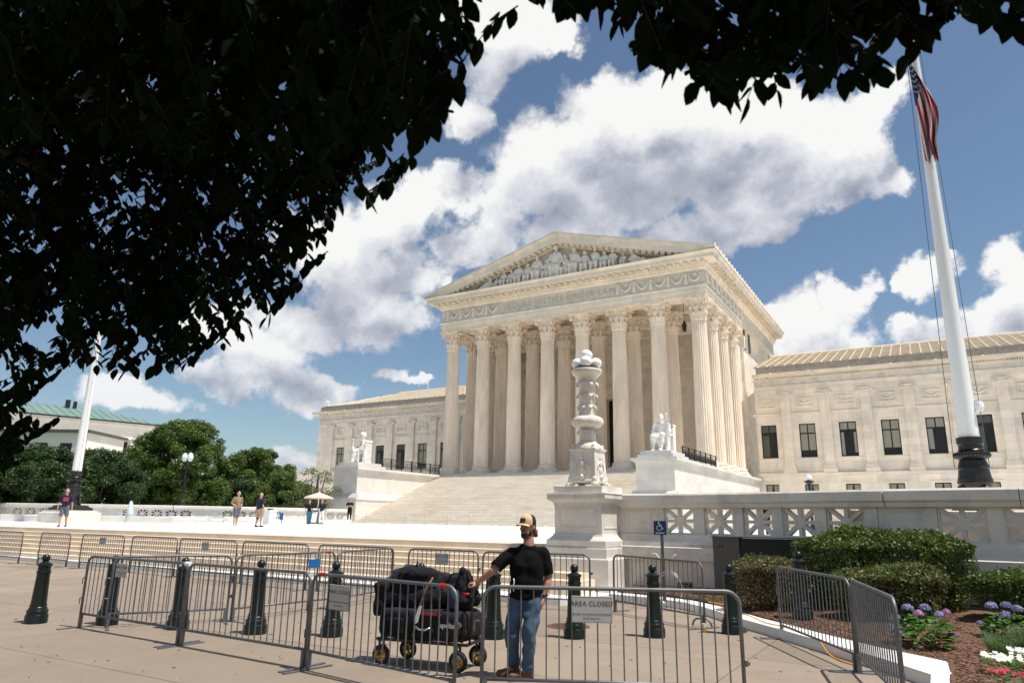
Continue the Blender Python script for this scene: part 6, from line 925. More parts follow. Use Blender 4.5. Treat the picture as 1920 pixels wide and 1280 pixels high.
wing(-85.8, XL - 0.9, [mir(x) for x in wxR], [mir(x) for x in pxR], False)
for i, x in enumerate(wxR): add_window(x, 8.78, True, (3, 0, 1, 0, 2, 3, 1, 0)[i]); add_window(x, 3.9, False, 0)
for i, x in enumerate(wxR): add_window(mir(x), 8.78, True, (3, 0, 1, 0, 3, 3, 0, 0)[i]); add_window(mir(x), 3.9, False, 0)
b = MB(); b.box(-85.8, -85.2, WY + 0.3, WY + 50, 1.2, 18.3); b.box(17.6, 18.2, WY + 0.3, WY + 50, 1.2, 18.3); b.box(-86.2, -85.0, WY + 0.3, WY + 50, 18.31, 19.2); B(b, 'end_wall', M_MARBLE)
# lightning rods and a small camera on the roof
b = MB(); b.tube([(-73.0, 96.0, 22.9), (-73.0, 96.0, 24.9)], 0.05, 5); B(b, 'roof_rod', M_WHITEPAINT)
b = MB(); b.tube([(-84.6, 84.4, 19.2), (-84.6, 84.4, 19.9)], 0.06, 6); b.ico((-84.6, 84.2, 20.0), (0.3, 0.22, 0.24), 2); b.ico((-84.7, 84.0, 19.75), 0.17, 1); B(b, 'roof_camera', M_WHITEPAINT)
# hanging lanterns in the portico
for x in (CX + 3.0 * SP, CX - 3.0 * SP):
    b = MB(); b.tube([(x, 71.4, 25.3), (x, 71.4, 22.4)], 0.03, 5); b.lathe([(0.05, 22.4), (0.22, 22.0), (0.27, 21.9), (0.2, 21.3), (0.05, 21.15)], 10, (x, 71.4)); B(b, 'hanging_lantern', M_BRONZE)

# ------------------------------------------------------------ the grand staircase
st = thing('grand_staircase', 'broad flight of thirty-six marble steps climbing to the portico', 'staircase', (CX, 52, 1.2))
NS = 36; SY0 = 52.0; SY1 = 66.9; rise = (COLZ0 - 0.02 - 1.2) / NS; run = (SY1 - SY0) / NS
for k in range(NS):
    y0 = SY0 + run * k; z0 = 1.2 + rise * k
    xa, xb = (-58.5 if k < 5 else -47.95, -10.0 if k < 5 else -19.65)
    if k >= 5: pass
    b = MB(); b.prism([(y0, z0), (y0, z0 + rise - 0.015), (y0 + 0.015, z0 + rise), (min(SY1, y0 + run * 2), z0 + rise), (min(SY1, y0 + run * 2), z0)], 'x', xa if k >= 5 else -47.95, xb if k >= 5 else -19.65)
    b.build('step', M_STEP, st, world=True)
    if k < 5:
        for (u, w) in ((-56.0 + k * 0.4, -48.02), (-19.6, -11.6 - k * 0.4)):
            b = MB(); yy0 = y0 - 2.2; b.prism([(yy0, z0), (yy0, z0 + rise), (54.4, z0 + rise), (54.4, z0)], 'x', u, w); b.build('side_step', M_STEP, st, world=True)
def cheek(xin, xout, label):
    x0, x1 = min(xin, xout), max(xin, xout); cx_ = (x0 + x1) / 2; hw = (x1 - x0) / 2
    o = thing('stair_pedestal', label, 'pedestal', (cx_, 52.5, 1.2))
    b = MB(); b.box(x0 - 0.25, x1 + 0.25, 52.2, 60.5, 1.2, 3.35); b.prism([(x0 - 0.32, 3.35), (x1 + 0.32, 3.35), (x1 + 0.32, 3.5), (x1, 4.0), (x0, 4.0), (x0 - 0.32, 3.5)], 'y', 52.45, 66.8)
    b.prism([(52.13, 3.352), (52.13, 3.5), (52.45, 4.0), (52.45, 3.352)], 'x', x0 - 0.32, x1 + 0.32)
    b.build('plinth', M_CHEEK, o, world=True)
    b = MB(); b.box(x0, x1, 52.45, 84.0, 3.352, 6.1); b.build('side_wall', M_CHEEK, o, world=True)
    b = MB(); b.box(x0 - 0.12, x1 + 0.12, 52.33, 84.0, 6.1, 6.22); b.box(x0 - 0.3, x1 + 0.3, 52.15, 84.0, 6.222, 6.45); b.build('coping', M_CHEEK, o, world=True)
    b = MB(); b.box(x0 + 0.1, x1 - 0.1, 52.55, 56.6, 6.452, 6.72); b.build('statue_step', M_CHEEK, o, world=True)
    b = MB(); b.box(x0 + 0.3, x1 - 0.3, 52.75, 56.2, 6.722, 6.98); b.build('statue_step', M_CHEEK, o, world=True)
    return cx_
cxL = cheek(-47.95, -51.0, 'tall white marble pedestal block at the left side of the grand staircase')
cxR = cheek(-19.6, -16.55, 'tall white marble pedestal block at the right side of the grand staircase, behind the balustrade')
# iron railings on the pedestal walls
def railing(x, label):
    o = thing('iron_railing', label, 'railing', (x, 56.8, 6.45))
    L0, L1 = 0.0, 10.2
    o.scale = (1, 1, 1.15)
    b = MB(); b.box(-0.03, 0.03, L0, L1, 1.0, 1.06); b.box(-0.025, 0.025, L0, L1, 0.08, 0.13); b.box(-0.025, 0.025, L0, L1, 0.82, 0.86); b.build('rail', M_IRON, o)
    p = MB(); p.box(-0.05, 0.05, -0.05, 0.05, 0, 1.1); p = p.mesh('post', M_IRON)
    for k in range(7): put('post', p, o, (0, k * 1.7, 0))
    s = MB()
    for q in range(5):
        c = 0.25 + q * 0.3
        s.tube([(0, c + 0.13 * math.cos(a * 0.7) * (1 - a / 14), 0.48 + 0.3 * math.sin(a * 0.7) * (1 - a / 14)) for a in range(11)], 0.022, 4)
        s.box(-0.012, 0.012, c - 0.16, c - 0.135, 0.13, 0.82)
    s = s.mesh('scroll_panel', M_IRON)
    for k in range(6): put('scroll_panel', s, o, (0, 0.05 + k * 1.7, 0))
railing(cxL + 0.6, 'black wrought-iron railing behind the left seated statue'); railing(cxR + 0.9, 'black wrought-iron railing behind the right seated statue')
# low white post-and-wire fence at the stair foot
o = thing('stair_fence', 'low white post-and-wire fence along the foot of the grand staircase', 'fence', (-47, 51.2, 1.2))
p = MB(); p.box(-0.03, 0.03, -0.03, 0.03, 0.06, 0.95); p.box(-0.25, 0.25, -0.25, 0.25, 0, 0.06); p = p.mesh('post', M_CHEEK)
fx = [-52.3 + 2.3 * k for k in range(15)]
for x in fx: put('post', p, o, (x + 47, 0, -0.0))
for z in (0.3, 0.6, 0.9):
    b = MB(); b.tube([(fx[0] + 47, 0, z), (fx[-1] + 47, 0, z)], 0.007, 4); b.build('wire', M_CHEEK, o)
for x in (-44.5, -40.3, -35.6):
    b = MB(); b.box(x + 47 - 0.18, x + 47 + 0.18, -0.04, -0.02, 0.42, 0.62); b.build('notice', M_WHITEPAINT, o)

# ------------------------------------------------------------ seated statues
def seated_statue(kind, loc, rz, label):
    o = thing('seated_statue', label, 'statue', loc, rz)
    if kind == 'man':
        P = [('e', (0, 0.1, 1.75), (0.52, 0.36, 0.62)), ('e', (0, 0.05, 1.25), (0.55, 0.5, 0.4)), ('e', (0, -0.05, 2.78), (0.2, 0.24, 0.29)), ('c', (0, 0.02, 2.3), 0.17, (0, -0.02, 2.65), 0.13), ('e', (0, 0.05, 2.2), (0.6, 0.26, 0.2)),
             ('e', (0, -0.2, 2.62), (0.13, 0.12, 0.15)), ('e', (0, -0.3, 2.78), (0.035, 0.06, 0.06)),
             ('c', (-0.52, 0.05, 2.15), 0.17, (-0.68, -0.1, 1.55), 0.13), ('c', (-0.68, -0.1, 1.55), 0.13, (-0.2, -0.55, 1.42), 0.085), ('c', (0.52, 0.05, 2.15), 0.17, (0.68, -0.1, 1.6), 0.13), ('c', (0.68, -0.1, 1.6), 0.12, (0.35, -0.6, 1.45), 0.085),
             ('c', (-0.28, -0.05, 1.15), 0.3, (-0.42, -0.85, 1.2), 0.22), ('c', (-0.42, -0.85, 1.2), 0.2, (-0.4, -0.78, 0.2), 0.12), ('c', (-0.4, -0.78, 0.14), 0.12, (-0.42, -1.12, 0.1), 0.09),
             ('c', (0.25, -0.05, 1.15), 0.3, (0.3, -0.85, 1.28), 0.23), ('c', (0.3, -0.85, 1.28), 0.21, (0.22, -0.95, 0.22), 0.13), ('c', (0.22, -0.95, 0.16), 0.12, (0.2, -1.3, 0.1), 0.09),
             ('e', (0.0, -0.35, 0.85), (0.62, 0.5, 0.32)), ('c', (-0.1, -0.75, 1.1), 0.12, (0.05, -0.8, 0.4), 0.1), ('c', (0.62, -0.5, 1.1), 0.14, (0.62, -0.62, 0.1), 0.18), ('c', (-0.66, -0.3, 1.1), 0.12, (-0.62, -0.3, 0.2), 0.15)]
        body('figure', P, 0.03, M_STATUE, o, smooth=2, dis=(0.035, 5.0))
        b = MB(); b.box(0.28, 0.78, -0.62, -0.5, 1.1, 2.15); b.prism([(0.28 + 0.25 + 0.25 * math.cos(a * math.pi / 8), 2.151 + 0.18 * math.sin(a * math.pi / 8)) for a in range(9)], 'y', -0.62, -0.5); b.build('tablet', M_STATUE, o)
        b = MB(); b.box(0.61, 0.69, -0.72, -0.66, 0.5, 2.55); b.box(0.45, 0.85, -0.73, -0.65, 2.45, 2.55); b.tube([(0.65, -0.69, 2.55), (0.65, -0.69, 2.88)], 0.05, 8); b.ico((0.65, -0.69, 2.92), 0.09, 1); b.build('sword', M_STATUE, o)
    else:
        P = [('e', (0, 0.1, 1.75), (0.48, 0.36, 0.62)), ('e', (0, 0.05, 1.25), (0.52, 0.5, 0.4)), ('e', (0.02, -0.08, 2.85), (0.21, 0.25, 0.3)), ('e', (0.02, 0.06, 2.8), (0.27, 0.28, 0.36)), ('c', (0, 0.02, 2.3), 0.2, (0, -0.02, 2.65), 0.17), ('e', (0, 0.05, 2.2), (0.56, 0.28, 0.22)),
             ('c', (-0.5, 0.05, 2.15), 0.17, (-0.66, -0.15, 1.6), 0.14), ('c', (-0.66, -0.15, 1.6), 0.13, (-0.4, -0.7, 1.6), 0.09), ('c', (0.5, 0.05, 2.15), 0.17, (0.62, -0.1, 1.55), 0.13), ('c', (0.62, -0.1, 1.55), 0.13, (0.3, -0.5, 1.42), 0.09),
             ('c', (-0.26, -0.05, 1.15), 0.32, (-0.32, -0.85, 1.2), 0.26), ('c', (-0.32, -0.85, 1.2), 0.26, (-0.34, -0.9, 0.15), 0.25), ('c', (0.25, -0.05, 1.15), 0.32, (0.3, -0.85, 1.18), 0.26), ('c', (0.3, -0.85, 1.18), 0.26, (0.3, -0.9, 0.15), 0.27),
             ('e', (0.0, -0.5, 0.6), (0.6, 0.5, 0.6)), ('c', (-0.3, -1.1, 0.1), 0.11, (-0.32, -1.3, 0.1), 0.09), ('c', (0.62, 0.2, 1.6), 0.2, (0.7, 0.2, 0.2), 0.26)]
        body('figure', P, 0.03, M_STATUE, o, smooth=2, dis=(0.045, 4.5))
        S = [('e', (-0.5, -0.95, 1.95), (0.13, 0.13, 0.34)), ('e', (-0.5, -0.97, 2.36), (0.1, 0.1, 0.13)), ('c', (-0.5, -0.95, 1.6), 0.15, (-0.5, -0.95, 1.25), 0.13), ('c', (-0.6, -0.98, 2.1), 0.06, (-0.55, -1.1, 1.8), 0.05), ('c', (-0.4, -0.95, 2.1), 0.06, (-0.35, -0.9, 2.35), 0.05)]
        body('small_figure', S, 0.025, M_STATUE, o, smooth=2)
    b = MB()
    b.box(-0.75, 0.75, 0.15, 0.75, 0, 1.0); b.box(-0.85, -0.66, 0.2, 0.85, 0.0, 2.05); b.box(0.66, 0.85, 0.2, 0.85, 0.0, 2.05); b.box(-0.86, 0.86, 0.62, 0.8, 1.0, 2.2)
    b.tube([(-0.76, 0.2, 2.1), (-0.76, 0.9, 2.1)], 0.14, 10); b.tube([(0.76, 0.2, 2.1), (0.76, 0.9, 2.1)], 0.14, 10)
    b.box(-0.84, -0.68, -0.5, 0.2, 1.3, 1.42); b.box(0.68, 0.84, -0.5, 0.2, 1.3, 1.42); b.box(-0.82, -0.7, -0.48, -0.36, 0, 1.3); b.box(0.7, 0.82, -0.48, -0.36, 0, 1.3)
    b.build('throne', M_STATUE, o)
    b = MB(); b.cbox(-0.95, 0.95, -1.35, 0.95, -0.0, 0.06, 0.02); b.build('statue_base', M_STATUE, o)
    return o
seated_statue('man', (cxR, 54.4, 6.98), 0.0, 'white marble statue of a seated man with tablet and sword on the right pedestal')
seated_statue('woman', (cxL, 54.6, 6.98), -0.75, 'white marble statue of a seated robed woman with a small figure on the left pedestal')

# ------------------------------------------------------------ lamp pedestal and marble candelabrum
PX, PY = -7.44, 16.52
o = thing('lamp_pedestal', 'massive grey-white marble pedestal block at the right end of the front steps', 'pedestal', (PX, PY, 0))
b = MB(); b.sq([(0.86, 0.0), (0.86, 0.83), (0.84, 0.86)], (PX, PY)); b.build('base_block', M_VEIN, o, world=True)
b = MB(); b.sq([(0.80, 0.862), (0.80, 1.06), (0.79, 1.09)], (PX, PY)); b.build('base_course', M_VEIN, o, world=True)
b = MB(); b.sq([(0.755, 1.092), (0.77, 1.12), (0.77, 1.24), (0.755, 1.262), (0.735, 1.262), (0.70, 1.30), (0.655, 1.345), (0.64, 1.39), (0.625, 1.392)], (PX, PY)); b.build('moulded_course', M_VEIN, o, world=True)
b = MB(); b.sq([(0.62, 1.393), (0.62, 2.06)], (PX, PY)); b.build('die', M_VEIN, o, world=True)
for sgn, ax in ((-1, 'y'), (1, 'x')):
    b = MB()
    def fr(u0, u1, z0, z1, t):
        if ax == 'y': b.box(PX + u0, PX + u1, PY - 0.62 - t, PY - 0.615, z0, z1)
        else: b.box(PX + 0.615, PX + 0.62 + t, PY + u0, PY + u1, z0, z1)
    fr(-0.5, 0.5, 1.52, 1.55, 0.012); fr(-0.5, 0.5, 1.95, 1.98, 0.012); fr(-0.5, -0.47, 1.551, 1.949, 0.012); fr(0.47, 0.5, 1.551, 1.949, 0.012)
    b.build('panel_moulding', M_VEIN, o, world=True)
b = MB(); b.sq([(0.64, 2.062), (0.645, 2.12), (0.68, 2.15), (0.75, 2.19), (0.765, 2.22), (0.765, 2.30), (0.78, 2.335), (0.775, 2.35)], (PX, PY)); b.build('cornice', M_VEIN, o, world=True)
b = MB(); b.sq([(0.64, 2.352), (0.64, 2.51), (0.635, 2.515)], (PX, PY)); b.build('cap_block', M_VEIN, o, world=True)
o = thing('marble_lamp', 'carved marble lamp column with five white globes on the pedestal by the steps', 'lamp', (PX, PY, 2.515)); o.scale = (1, 1, 0.89)
M_CARVE = pmat('carved_marble', (0.68, 0.625, 0.54), 0.75, var=0.12, scale=5, stain=(0.32, 0.30, 0.27), stain_scale=3, stain_amt=0.6, bump=0.5, bscale=28, coords='pos')
b = MB(); b.sq([(0.37, 0.1), (0.375, 0.16), (0.355, 0.2), (0.325, 0.95), (0.335, 0.99), (0.36, 1.02), (0.36, 1.05), (0.33, 1.06)]); b.build('box_base', M_CARVE, o)
b = MB(); b.lathe([(0.37, 1.055), (0.36, 1.12), (0.30, 1.19), (0.235, 1.23), (0.22, 1.26)], 28); b.build('dome', M_CARVE, o, smooth='auto')
cl = MB(); cl.ico((0, 0, 0.09), (0.11, 0.1, 0.07), 2); cl.ico((0.02, 0, 0.19), (0.07, 0.07, 0.1), 2); cl.ico((-0.03, 0, 0.31), (0.05, 0.05, 0.09), 1)
for q in (-0.05, 0, 0.05): cl.ico((0.1, q, 0.05), (0.05, 0.025, 0.045), 1)
cl.ico((-0.08, 0, 1.06), (0.075, 0.075, 0.085), 2); cl.ico((-0.05, 0, 1.13), (0.05, 0.05, 0.06), 1); cl.tube([(-0.09, 0, 1.0), (-0.11, 0, 0.8)], [0.05, 0.02], 6)
cl = cl.mesh('corner_paw', M_CARVE, smooth=True)
for k in range(4):
    a = math.pi / 4 + k * math.pi / 2; put('corner_paw', cl, o, (0.44 * math.cos(a), 0.44 * math.sin(a), 0), rz=a)
rel = MB(); rel.ico((0, 0, 0.62), (0.07, 0.04, 0.11), 2); rel.ico((0, 0, 0.78), (0.04, 0.03, 0.05), 1); rel.ico((0, 0, 0.42), (0.1, 0.04, 0.14), 2); rel.tube([(-0.07, 0, 0.66), (-0.16, 0, 0.6), (-0.17, 0, 0.45)], 0.02, 5); rel.tube([(0.07, 0, 0.66), (0.16, 0, 0.6), (0.17, 0, 0.45)], 0.02, 5); rel.lathe([(0.05, 0.2), (0.08, 0.24), (0.05, 0.34)], 8)
rel = rel.mesh('relief_figure', M_CARVE, smooth=True)
for k in range(4):
    a = k * math.pi / 2; r_ = put('relief_figure', rel, o, (0.345 * math.sin(a), -0.345 * math.cos(a), 0), rz=a); 
zz = 1.26
gro = lambda r, z, a: r * (1 + 0.05 * math.sin(a * 16))
b = MB(); b.lathe([(0.2, zz), (0.215, zz + 0.03), (0.205, zz + 0.05), (0.205, zz + 0.27), (0.22, zz + 0.3), (0.18, zz + 0.32), (0.18, zz + 0.42), (0.24, zz + 0.43)], 32); b.build('shaft', M_CARVE, o, smooth='auto')
b = MB(); b.lathe([(0.2, 1.66), (0.32, 1.69), (0.385, 1.76), (0.395, 1.84), (0.37, 1.92), (0.30, 1.975), (0.2, 1.99)], 48, rfun=lambda r, z, a: r * (1 + 0.045 * abs(math.sin(a * 5)) + 0.02 * math.sin(a * 20 + z * 30))); b.build('bulb', M_CARVE, o, smooth='auto')
b = MB(); b.lathe([(0.205, 1.98), (0.2, 2.0), (0.195, 2.68), (0.21, 2.72)], 48, rfun=gro); b.build('shaft', M_CARVE, o, smooth='auto')
def ruffle(z, r, n, droop, m=M_CARVE):
    b = MB(); vs = []; fs = []; seg = n * 6
    for i, (rr, dz) in enumerate(((0.19, -0.1), (0.22, -0.03), (r * 0.85, 0.0), (r, -droop * 0.4), (r * 0.97, -droop))):
        for k in range(seg):
            a = 2 * math.pi * k / seg; q = 1 + (0.16 * math.cos(a * n) * (i / 4))
            vs.append((rr * q * math.cos(a), rr * q * math.sin(a), z + dz - 0.03 * math.cos(a * n) * (i / 4)))
    for i in range(4):
        for k in range(seg): fs.append((i * seg + k, i * seg + (k + 1) % seg, (i + 1) * seg + (k + 1) % seg, (i + 1) * seg + k))
    b.add(vs, fs); b.build('acanthus_ring', m, o, smooth=True)
ruffle(1.60, 0.255, 8, 0.09); ruffle(2.30, 0.245, 8, 0.08); ruffle(2.62, 0.27, 8, 0.06); ruffle(2.98, 0.295, 8, 0.09)
b = MB(); b.lathe([(0.2, 2.7), (0.19, 2.74), (0.2, 2.98), (0.23, 3.02), (0.22, 3.06), (0.25, 3.1), (0.31, 3.16), (0.36, 3.22), (0.395, 3.27), (0.4, 3.32), (0.385, 3.35), (0.3, 3.355)], 40, rfun=lambda r, z, a: r * (1 + (0.02 * math.sin(a * 24) if 3.08 < z < 3.25 or z < 3.0 else 0))); b.build('bowl', M_CARVE, o, smooth='auto')
b = MB(); b.lathe([(0.33, 3.356), (0.33, 3.38), (0.3, 3.39)], 24); b.tube([(0, 0, 3.38), (0, 0, 3.66)], 0.05, 8)
for k in range(4): a = 0.35 + k * math.pi / 2; b.lathe([(0.1, 3.39), (0.08, 3.43)], 12, (0.23 * math.cos(a), 0.23 * math.sin(a)))
b.build('lamp_bracket', M_IRON, o)
gl = MB(); gl.ico((0, 0, 0), 0.158, 4); gl = gl.mesh('globe', M_GLOBE, smooth=True)
for k in range(4): a = 0.35 + k * math.pi / 2; put('globe', gl, o, (0.235 * math.cos(a), 0.235 * math.sin(a), 3.55))
put('globe', gl, o, (0, 0, 3.80))

# ------------------------------------------------------------ balustrades
def rosette(w, h, t, back=None):
    """pierced panel: frame, eight spokes and a hub, origin at the middle of its foot, facing -y"""
    b = MB(); f = 0.045 * w
    b.box(-w / 2, -w / 2 + f, -t / 2, t / 2, 0, h); b.box(w / 2 - f, w / 2, -t / 2, t / 2, 0, h); b.box(-w / 2 + f, w / 2 - f, -t / 2, t / 2, 0, f); b.box(-w / 2 + f, w / 2 - f, -t / 2, t / 2, h - f, h)
    cx, cz = 0, h / 2; s = w * 0.05
    for i, a in enumerate((0, 45, 90, 135)):
        ar = D2R(a); L = (w / 2 - f + 0.01) / max(abs(math.cos(ar)), abs(math.sin(ar)) * w / h if True else 1) if a in (0, 180) else ((h / 2 - f + 0.01) if a == 90 else math.hypot(w / 2 - f, h / 2 - f) + 0.01)
        if a in (45, 135): ar = math.atan2(h / 2, w / 2) if a == 45 else math.pi - math.atan2(h / 2, w / 2)
        b.obox((cx, 0, cz), (math.cos(ar), 0, math.sin(ar)), (0, 1, 0), (-math.sin(ar), 0, math.cos(ar)), L, t / 2 - 0.006 - 0.002 * i, s * (1.0 if a in (0, 90) else 0.95))
    pts = [(cx + 0.15 * w * math.cos(k * math.pi / 8 + math.pi / 16), cz + 0.15 * w * math.sin(k * math.pi / 8 + math.pi / 16)) for k in range(16)]
    b.prism(pts, 'y', -t / 2 + 0.004, t / 2 - 0.004)
    return b
def balustrade(name, label, path, z0, zb, zt, zc, pitch, pattern, m, thick=0.15, base=None):
    o = thing(name, label, 'balustrade', (path[0][0], path[0][1], z0))
    pw = pitch * 0.76; me = rosette(pw, zt - zb, thick).mesh('rosette_panel', m)
    pb = MB(); pb.box(-pitch * 0.12, pitch * 0.12, -0.11, 0.11, 0, zt - zb); pier = pb.mesh('pier', m)
    sb = MB(); sb.box(-pw / 2, pw / 2, -0.09, 0.09, 0, zt - zb)
    for (u0, u1, a0, a1) in ((-0.4, 0.4, 0.12, 0.15), (-0.4, 0.4, 0.85, 0.88), (-0.4, -0.37, 0.15, 0.85), (0.37, 0.4, 0.15, 0.85)):
        sb.box(u0 * pw, u1 * pw, -0.105, -0.089, a0 * (zt - zb), a1 * (zt - zb))
    sol = sb.mesh('solid_panel', m)
    dist = 0; segs = []
    for i in range(len(path) - 1):
        a = Vector(path[i]); c = Vector(path[i + 1]); segs.append((a, c, (c - a).length))
    tot = sum(s[2] for s in segs)
    def at(d):
        for a, c, L in segs:
            if d <= L: return a + (c - a) * (d / L), (c - a).normalized()
            d -= L
        a, c, L = segs[-1]; return c, (c - a).normalized()
    n = int(tot / pitch); k = 0
    for i in range(n):
        p, d = at((i + 0.5) * pitch); ang = math.atan2(d.y, d.x); ch = pattern[i % len(pattern)]
        put('rosette_panel' if ch == 'o' else 'solid_panel', me if ch == 'o' else sol, o, (p.x - path[0][0], p.y - path[0][1], zb - z0), rz=ang)
        p, d = at(i * pitch); put('pier', pier, o, (p.x - path[0][0], p.y - path[0][1], zb - z0), rz=math.atan2(d.y, d.x))
    L = 0; seglen = 2.1; i = 0
    while L < tot - 0.05:
        L1 = min(tot, L + seglen); pts = [at(L + 0.003)[0]] + [at(L + (L1 - L) * q / 4)[0] for q in (1, 2, 3)] + [at(L1 - 0.003)[0]]
        b = MB(); b.sweep([(-0.2, zt + 0.002), (0.2, zt + 0.002), (0.22, zt + 0.08), (0.27, zt + 0.12), (0.27, zc - 0.04), (0.24, zc), (-0.24, zc), (-0.27, zc - 0.04), (-0.27, zt + 0.12), (-0.22, zt + 0.08)], [(p.x, p.y) for p in pts]); b.build('cap_stone', m, o, world=True); L = L1
    for (nm, prof) in (base or []):
        L = 0; sl = 3.3
        while L < tot - 0.05:
            L1 = min(tot, L + sl); pts = [at(L + 0.003)[0]] + [at(L + (L1 - L) * q / 4)[0] for q in (1, 2, 3)] + [at(L1 - 0.003)[0]]
            b = MB(); b.sweep(prof, [(p.x, p.y) for p in pts]); b.build(nm, m, o, world=True); L = L1
    return o
rpath = [(-6.80, 17.12), (-5.6, 17.12), (-4.6, 17.05), (-3.6, 16.75), (-2.8, 16.4), (-1.9, 16.0), (-0.9, 15.65), (0.2, 15.4), (1.5, 15.2), (4, 14.9), (8, 14.6)]
balustrade('street_balustrade', 'pierced marble balustrade on a high base behind the garden bed', rpath, 0.2, 1.42, 2.03, 2.36, 1.0, 'sooooosoooooos', M_VEIN,
           base=[('base_ledge', [(-0.3, 1.14), (0.30, 1.14), (0.30, 1.24), (0.26, 1.28), (0.20, 1.33), (0.14, 1.418), (-0.14, 1.418), (-0.3, 1.3)]),
                 ('base_band', [(-0.3, 0.83), (0.40, 0.83), (0.42, 0.85), (0.42, 1.12), (0.40, 1.138), (-0.3, 1.138)]), ('base_wall', [(-0.3, -0.2), (0.30, -0.2), (0.30, 0.828), (-0.3, 0.828)])])
lpath = [(-80, 20.5), (-72, 22.6), (-66, 24.8), (-59.5, 27.8), (-54, 31), (-50.2, 34.6), (-47.6, 38.6), (-46.0, 43), (-45.2, 48.5)]
balustrade('plaza_balustrade', 'low marble balustrade with wheel-shaped openings curving along the far side of the plaza', lpath, 1.1, 1.48, 2.08, 2.4, 1.0, 'ooooossooooosss', M_CHEEK,
           base=[('base_course', [(-0.25, 1.1), (0.25, 1.1), (0.25, 1.35), (0.16, 1.478), (-0.16, 1.478), (-0.25, 1.35)])])
def bench(loc, rz, label, L=3.0):
    o = thing('stone_bench', label, 'bench', loc, rz, 'stone benches along the plaza balustrade')
    b = MB(); b.cbox(-L / 2, L / 2, -0.3, 0.3, 0.34, 0.47, 0.02); b.build('seat', M_CHEEK, o)
    for s_ in (-0.42, 0.42):
        b = MB(); b.box(L * s_ - 0.16, L * s_ + 0.16, -0.22, 0.22, 0, 0.339); b.build('leg', M_WHITE, o)
bench((-58.3, 26.9, 1.12), 0.48, 'stone bench at the far left edge of the plaza'); bench((-55.3, 28.6, 1.12), 0.55, 'stone bench just left of the left flagpole base')
bench((-48.5, 35.2, 1.15), 0.92, 'stone bench left of the man in the tan shirt'); bench((-46.6, 38.4, 1.17), 1.1, 'stone bench behind the man in the tan shirt')
o = tag(put('flagpole_platform', None, None, (-50.3, 29.5, 1.1), 0.62), 'long low stone platform behind the left flagpole on the plaza', 'platform')
b = MB(); b.cbox(-6.2, 5.0, -0.8, 0.5, 0, 0.48, 0.03); b.build('slab', M_CHEEK, o)

# ------------------------------------------------------------ flagpoles
def flagpole(loc, label, h):
    o = thing('flagpole', label, 'flagpole', loc)
    b = MB(); prof = [(0.285, 2.5), (0.28, 3), (0.235, 7), (0.185, 11), (0.15, 15), (0.1, h), (0.0, h + 0.02)]; b.lathe(prof, 24); b.build('pole', M_POLE, o, smooth='auto')
    b = MB(); b.ico((0, 0, h + 0.15), 0.17, 2); b.build('finial', M_RIM, o, smooth=True)
    fl = lambda n, k: (lambda r, z, a: r * (1 + k * abs(math.sin(a * n))))
    b = MB(); b.lathe([(0.30, 2.52), (0.37, 2.5), (0.37, 2.30), (0.34, 2.26), (0.34, 2.14), (0.37, 2.10), (0.34, 2.06)][::-1], 32); b.build('collar', M_BRONZE, o, smooth='auto')
    b = MB(); b.lathe([(0.34, 1.82), (0.44, 1.86), (0.49, 1.93), (0.47, 2.02), (0.37, 2.06)], 64, rfun=fl(16, 0.07)); b.build('gadroon_ring', M_BRONZE, o, smooth='auto')
    b = MB(); b.lathe([(0.47, 1.15), (0.48, 1.2), (0.45, 1.27), (0.42, 1.5), (0.42, 1.52), (0.445, 1.54), (0.43, 1.58), (0.36, 1.8), (0.32, 1.82)], 36); b.build('drum', M_BRONZE, o, smooth='auto')
    b = MB(); b.lathe([(0.56, 0.32), (0.5, 0.45), (0.43, 0.75), (0.42, 0.95), (0.5, 1.1), (0.49, 1.15)], 36)
    for k in range(4):
        a = k * math.pi / 2 + 0.5; b.ico((0.5 * math.cos(a), 0.5 * math.sin(a), 0.85), (0.11, 0.11, 0.17), 2); b.ico((0.52 * math.cos(a), 0.52 * math.sin(a), 0.55), (0.12, 0.12, 0.22), 2)
        b.tube([(0.47 * math.cos(a + q * 0.16), 0.47 * math.sin(a + q * 0.16), 0.98 - 0.2 * math.sin(q / 9 * math.pi)) for q in range(10)], 0.035, 5)
    b.build('figured_base', M_BRONZE, o, smooth='auto')
    b = MB(); b.sq([(0.92, 0.0), (0.92, 0.16), (0.78, 0.2), (0.72, 0.3), (0.6, 0.33)]); b.build('foot', M_BRONZE, o)
    b = MB(); b.sq([(1.3, -0.75), (1.3, -0.15), (1.25, -0.12), (1.15, -0.1), (1.15, -0.002)]); b.build('stone_plinth', M_VEIN, o)
    for dx, dy in ((-0.5, 0.1), (0.42, -0.1)):
        b = MB(); b.tube([(dx, dy, 1.6), (dx * 0.35, dy * 0.35, h - 0.3)], 0.011, 4); b.build('halyard', M_STEEL, o)
    return o
fpR = flagpole((1.17, 26.6, 1.9), 'tall white flagpole on dark bronze base at right, flying the lowered flag', 20.5)
flagpole((-48.7, 26.4, 1.9), 'tall white flagpole on dark bronze base on the left side of the plaza', 20.5)
b = MB(); b.lathe([(0.0, 0.0), (0.1, 0.02), (0.14, 0.15), (0.12, 0.3), (0.0, 0.34)], 12); b.tube([(-0.2, 0, 0.35), (0.02, 0, 0.45), (0.05, 0, 0.3)], 0.02, 5)
b.build('floodlight', M_WHITEPAINT, fpR, loc=(0.38, -0.05, 3.3))
b = MB(); b.cbox(-1.6, 9.0, 16.05, 17.0, 1.1, 1.98, 0.02); tag(b.build('stone_platform', M_VEIN), 'broad stone platform block directly behind the right end of the street balustrade', 'platform')
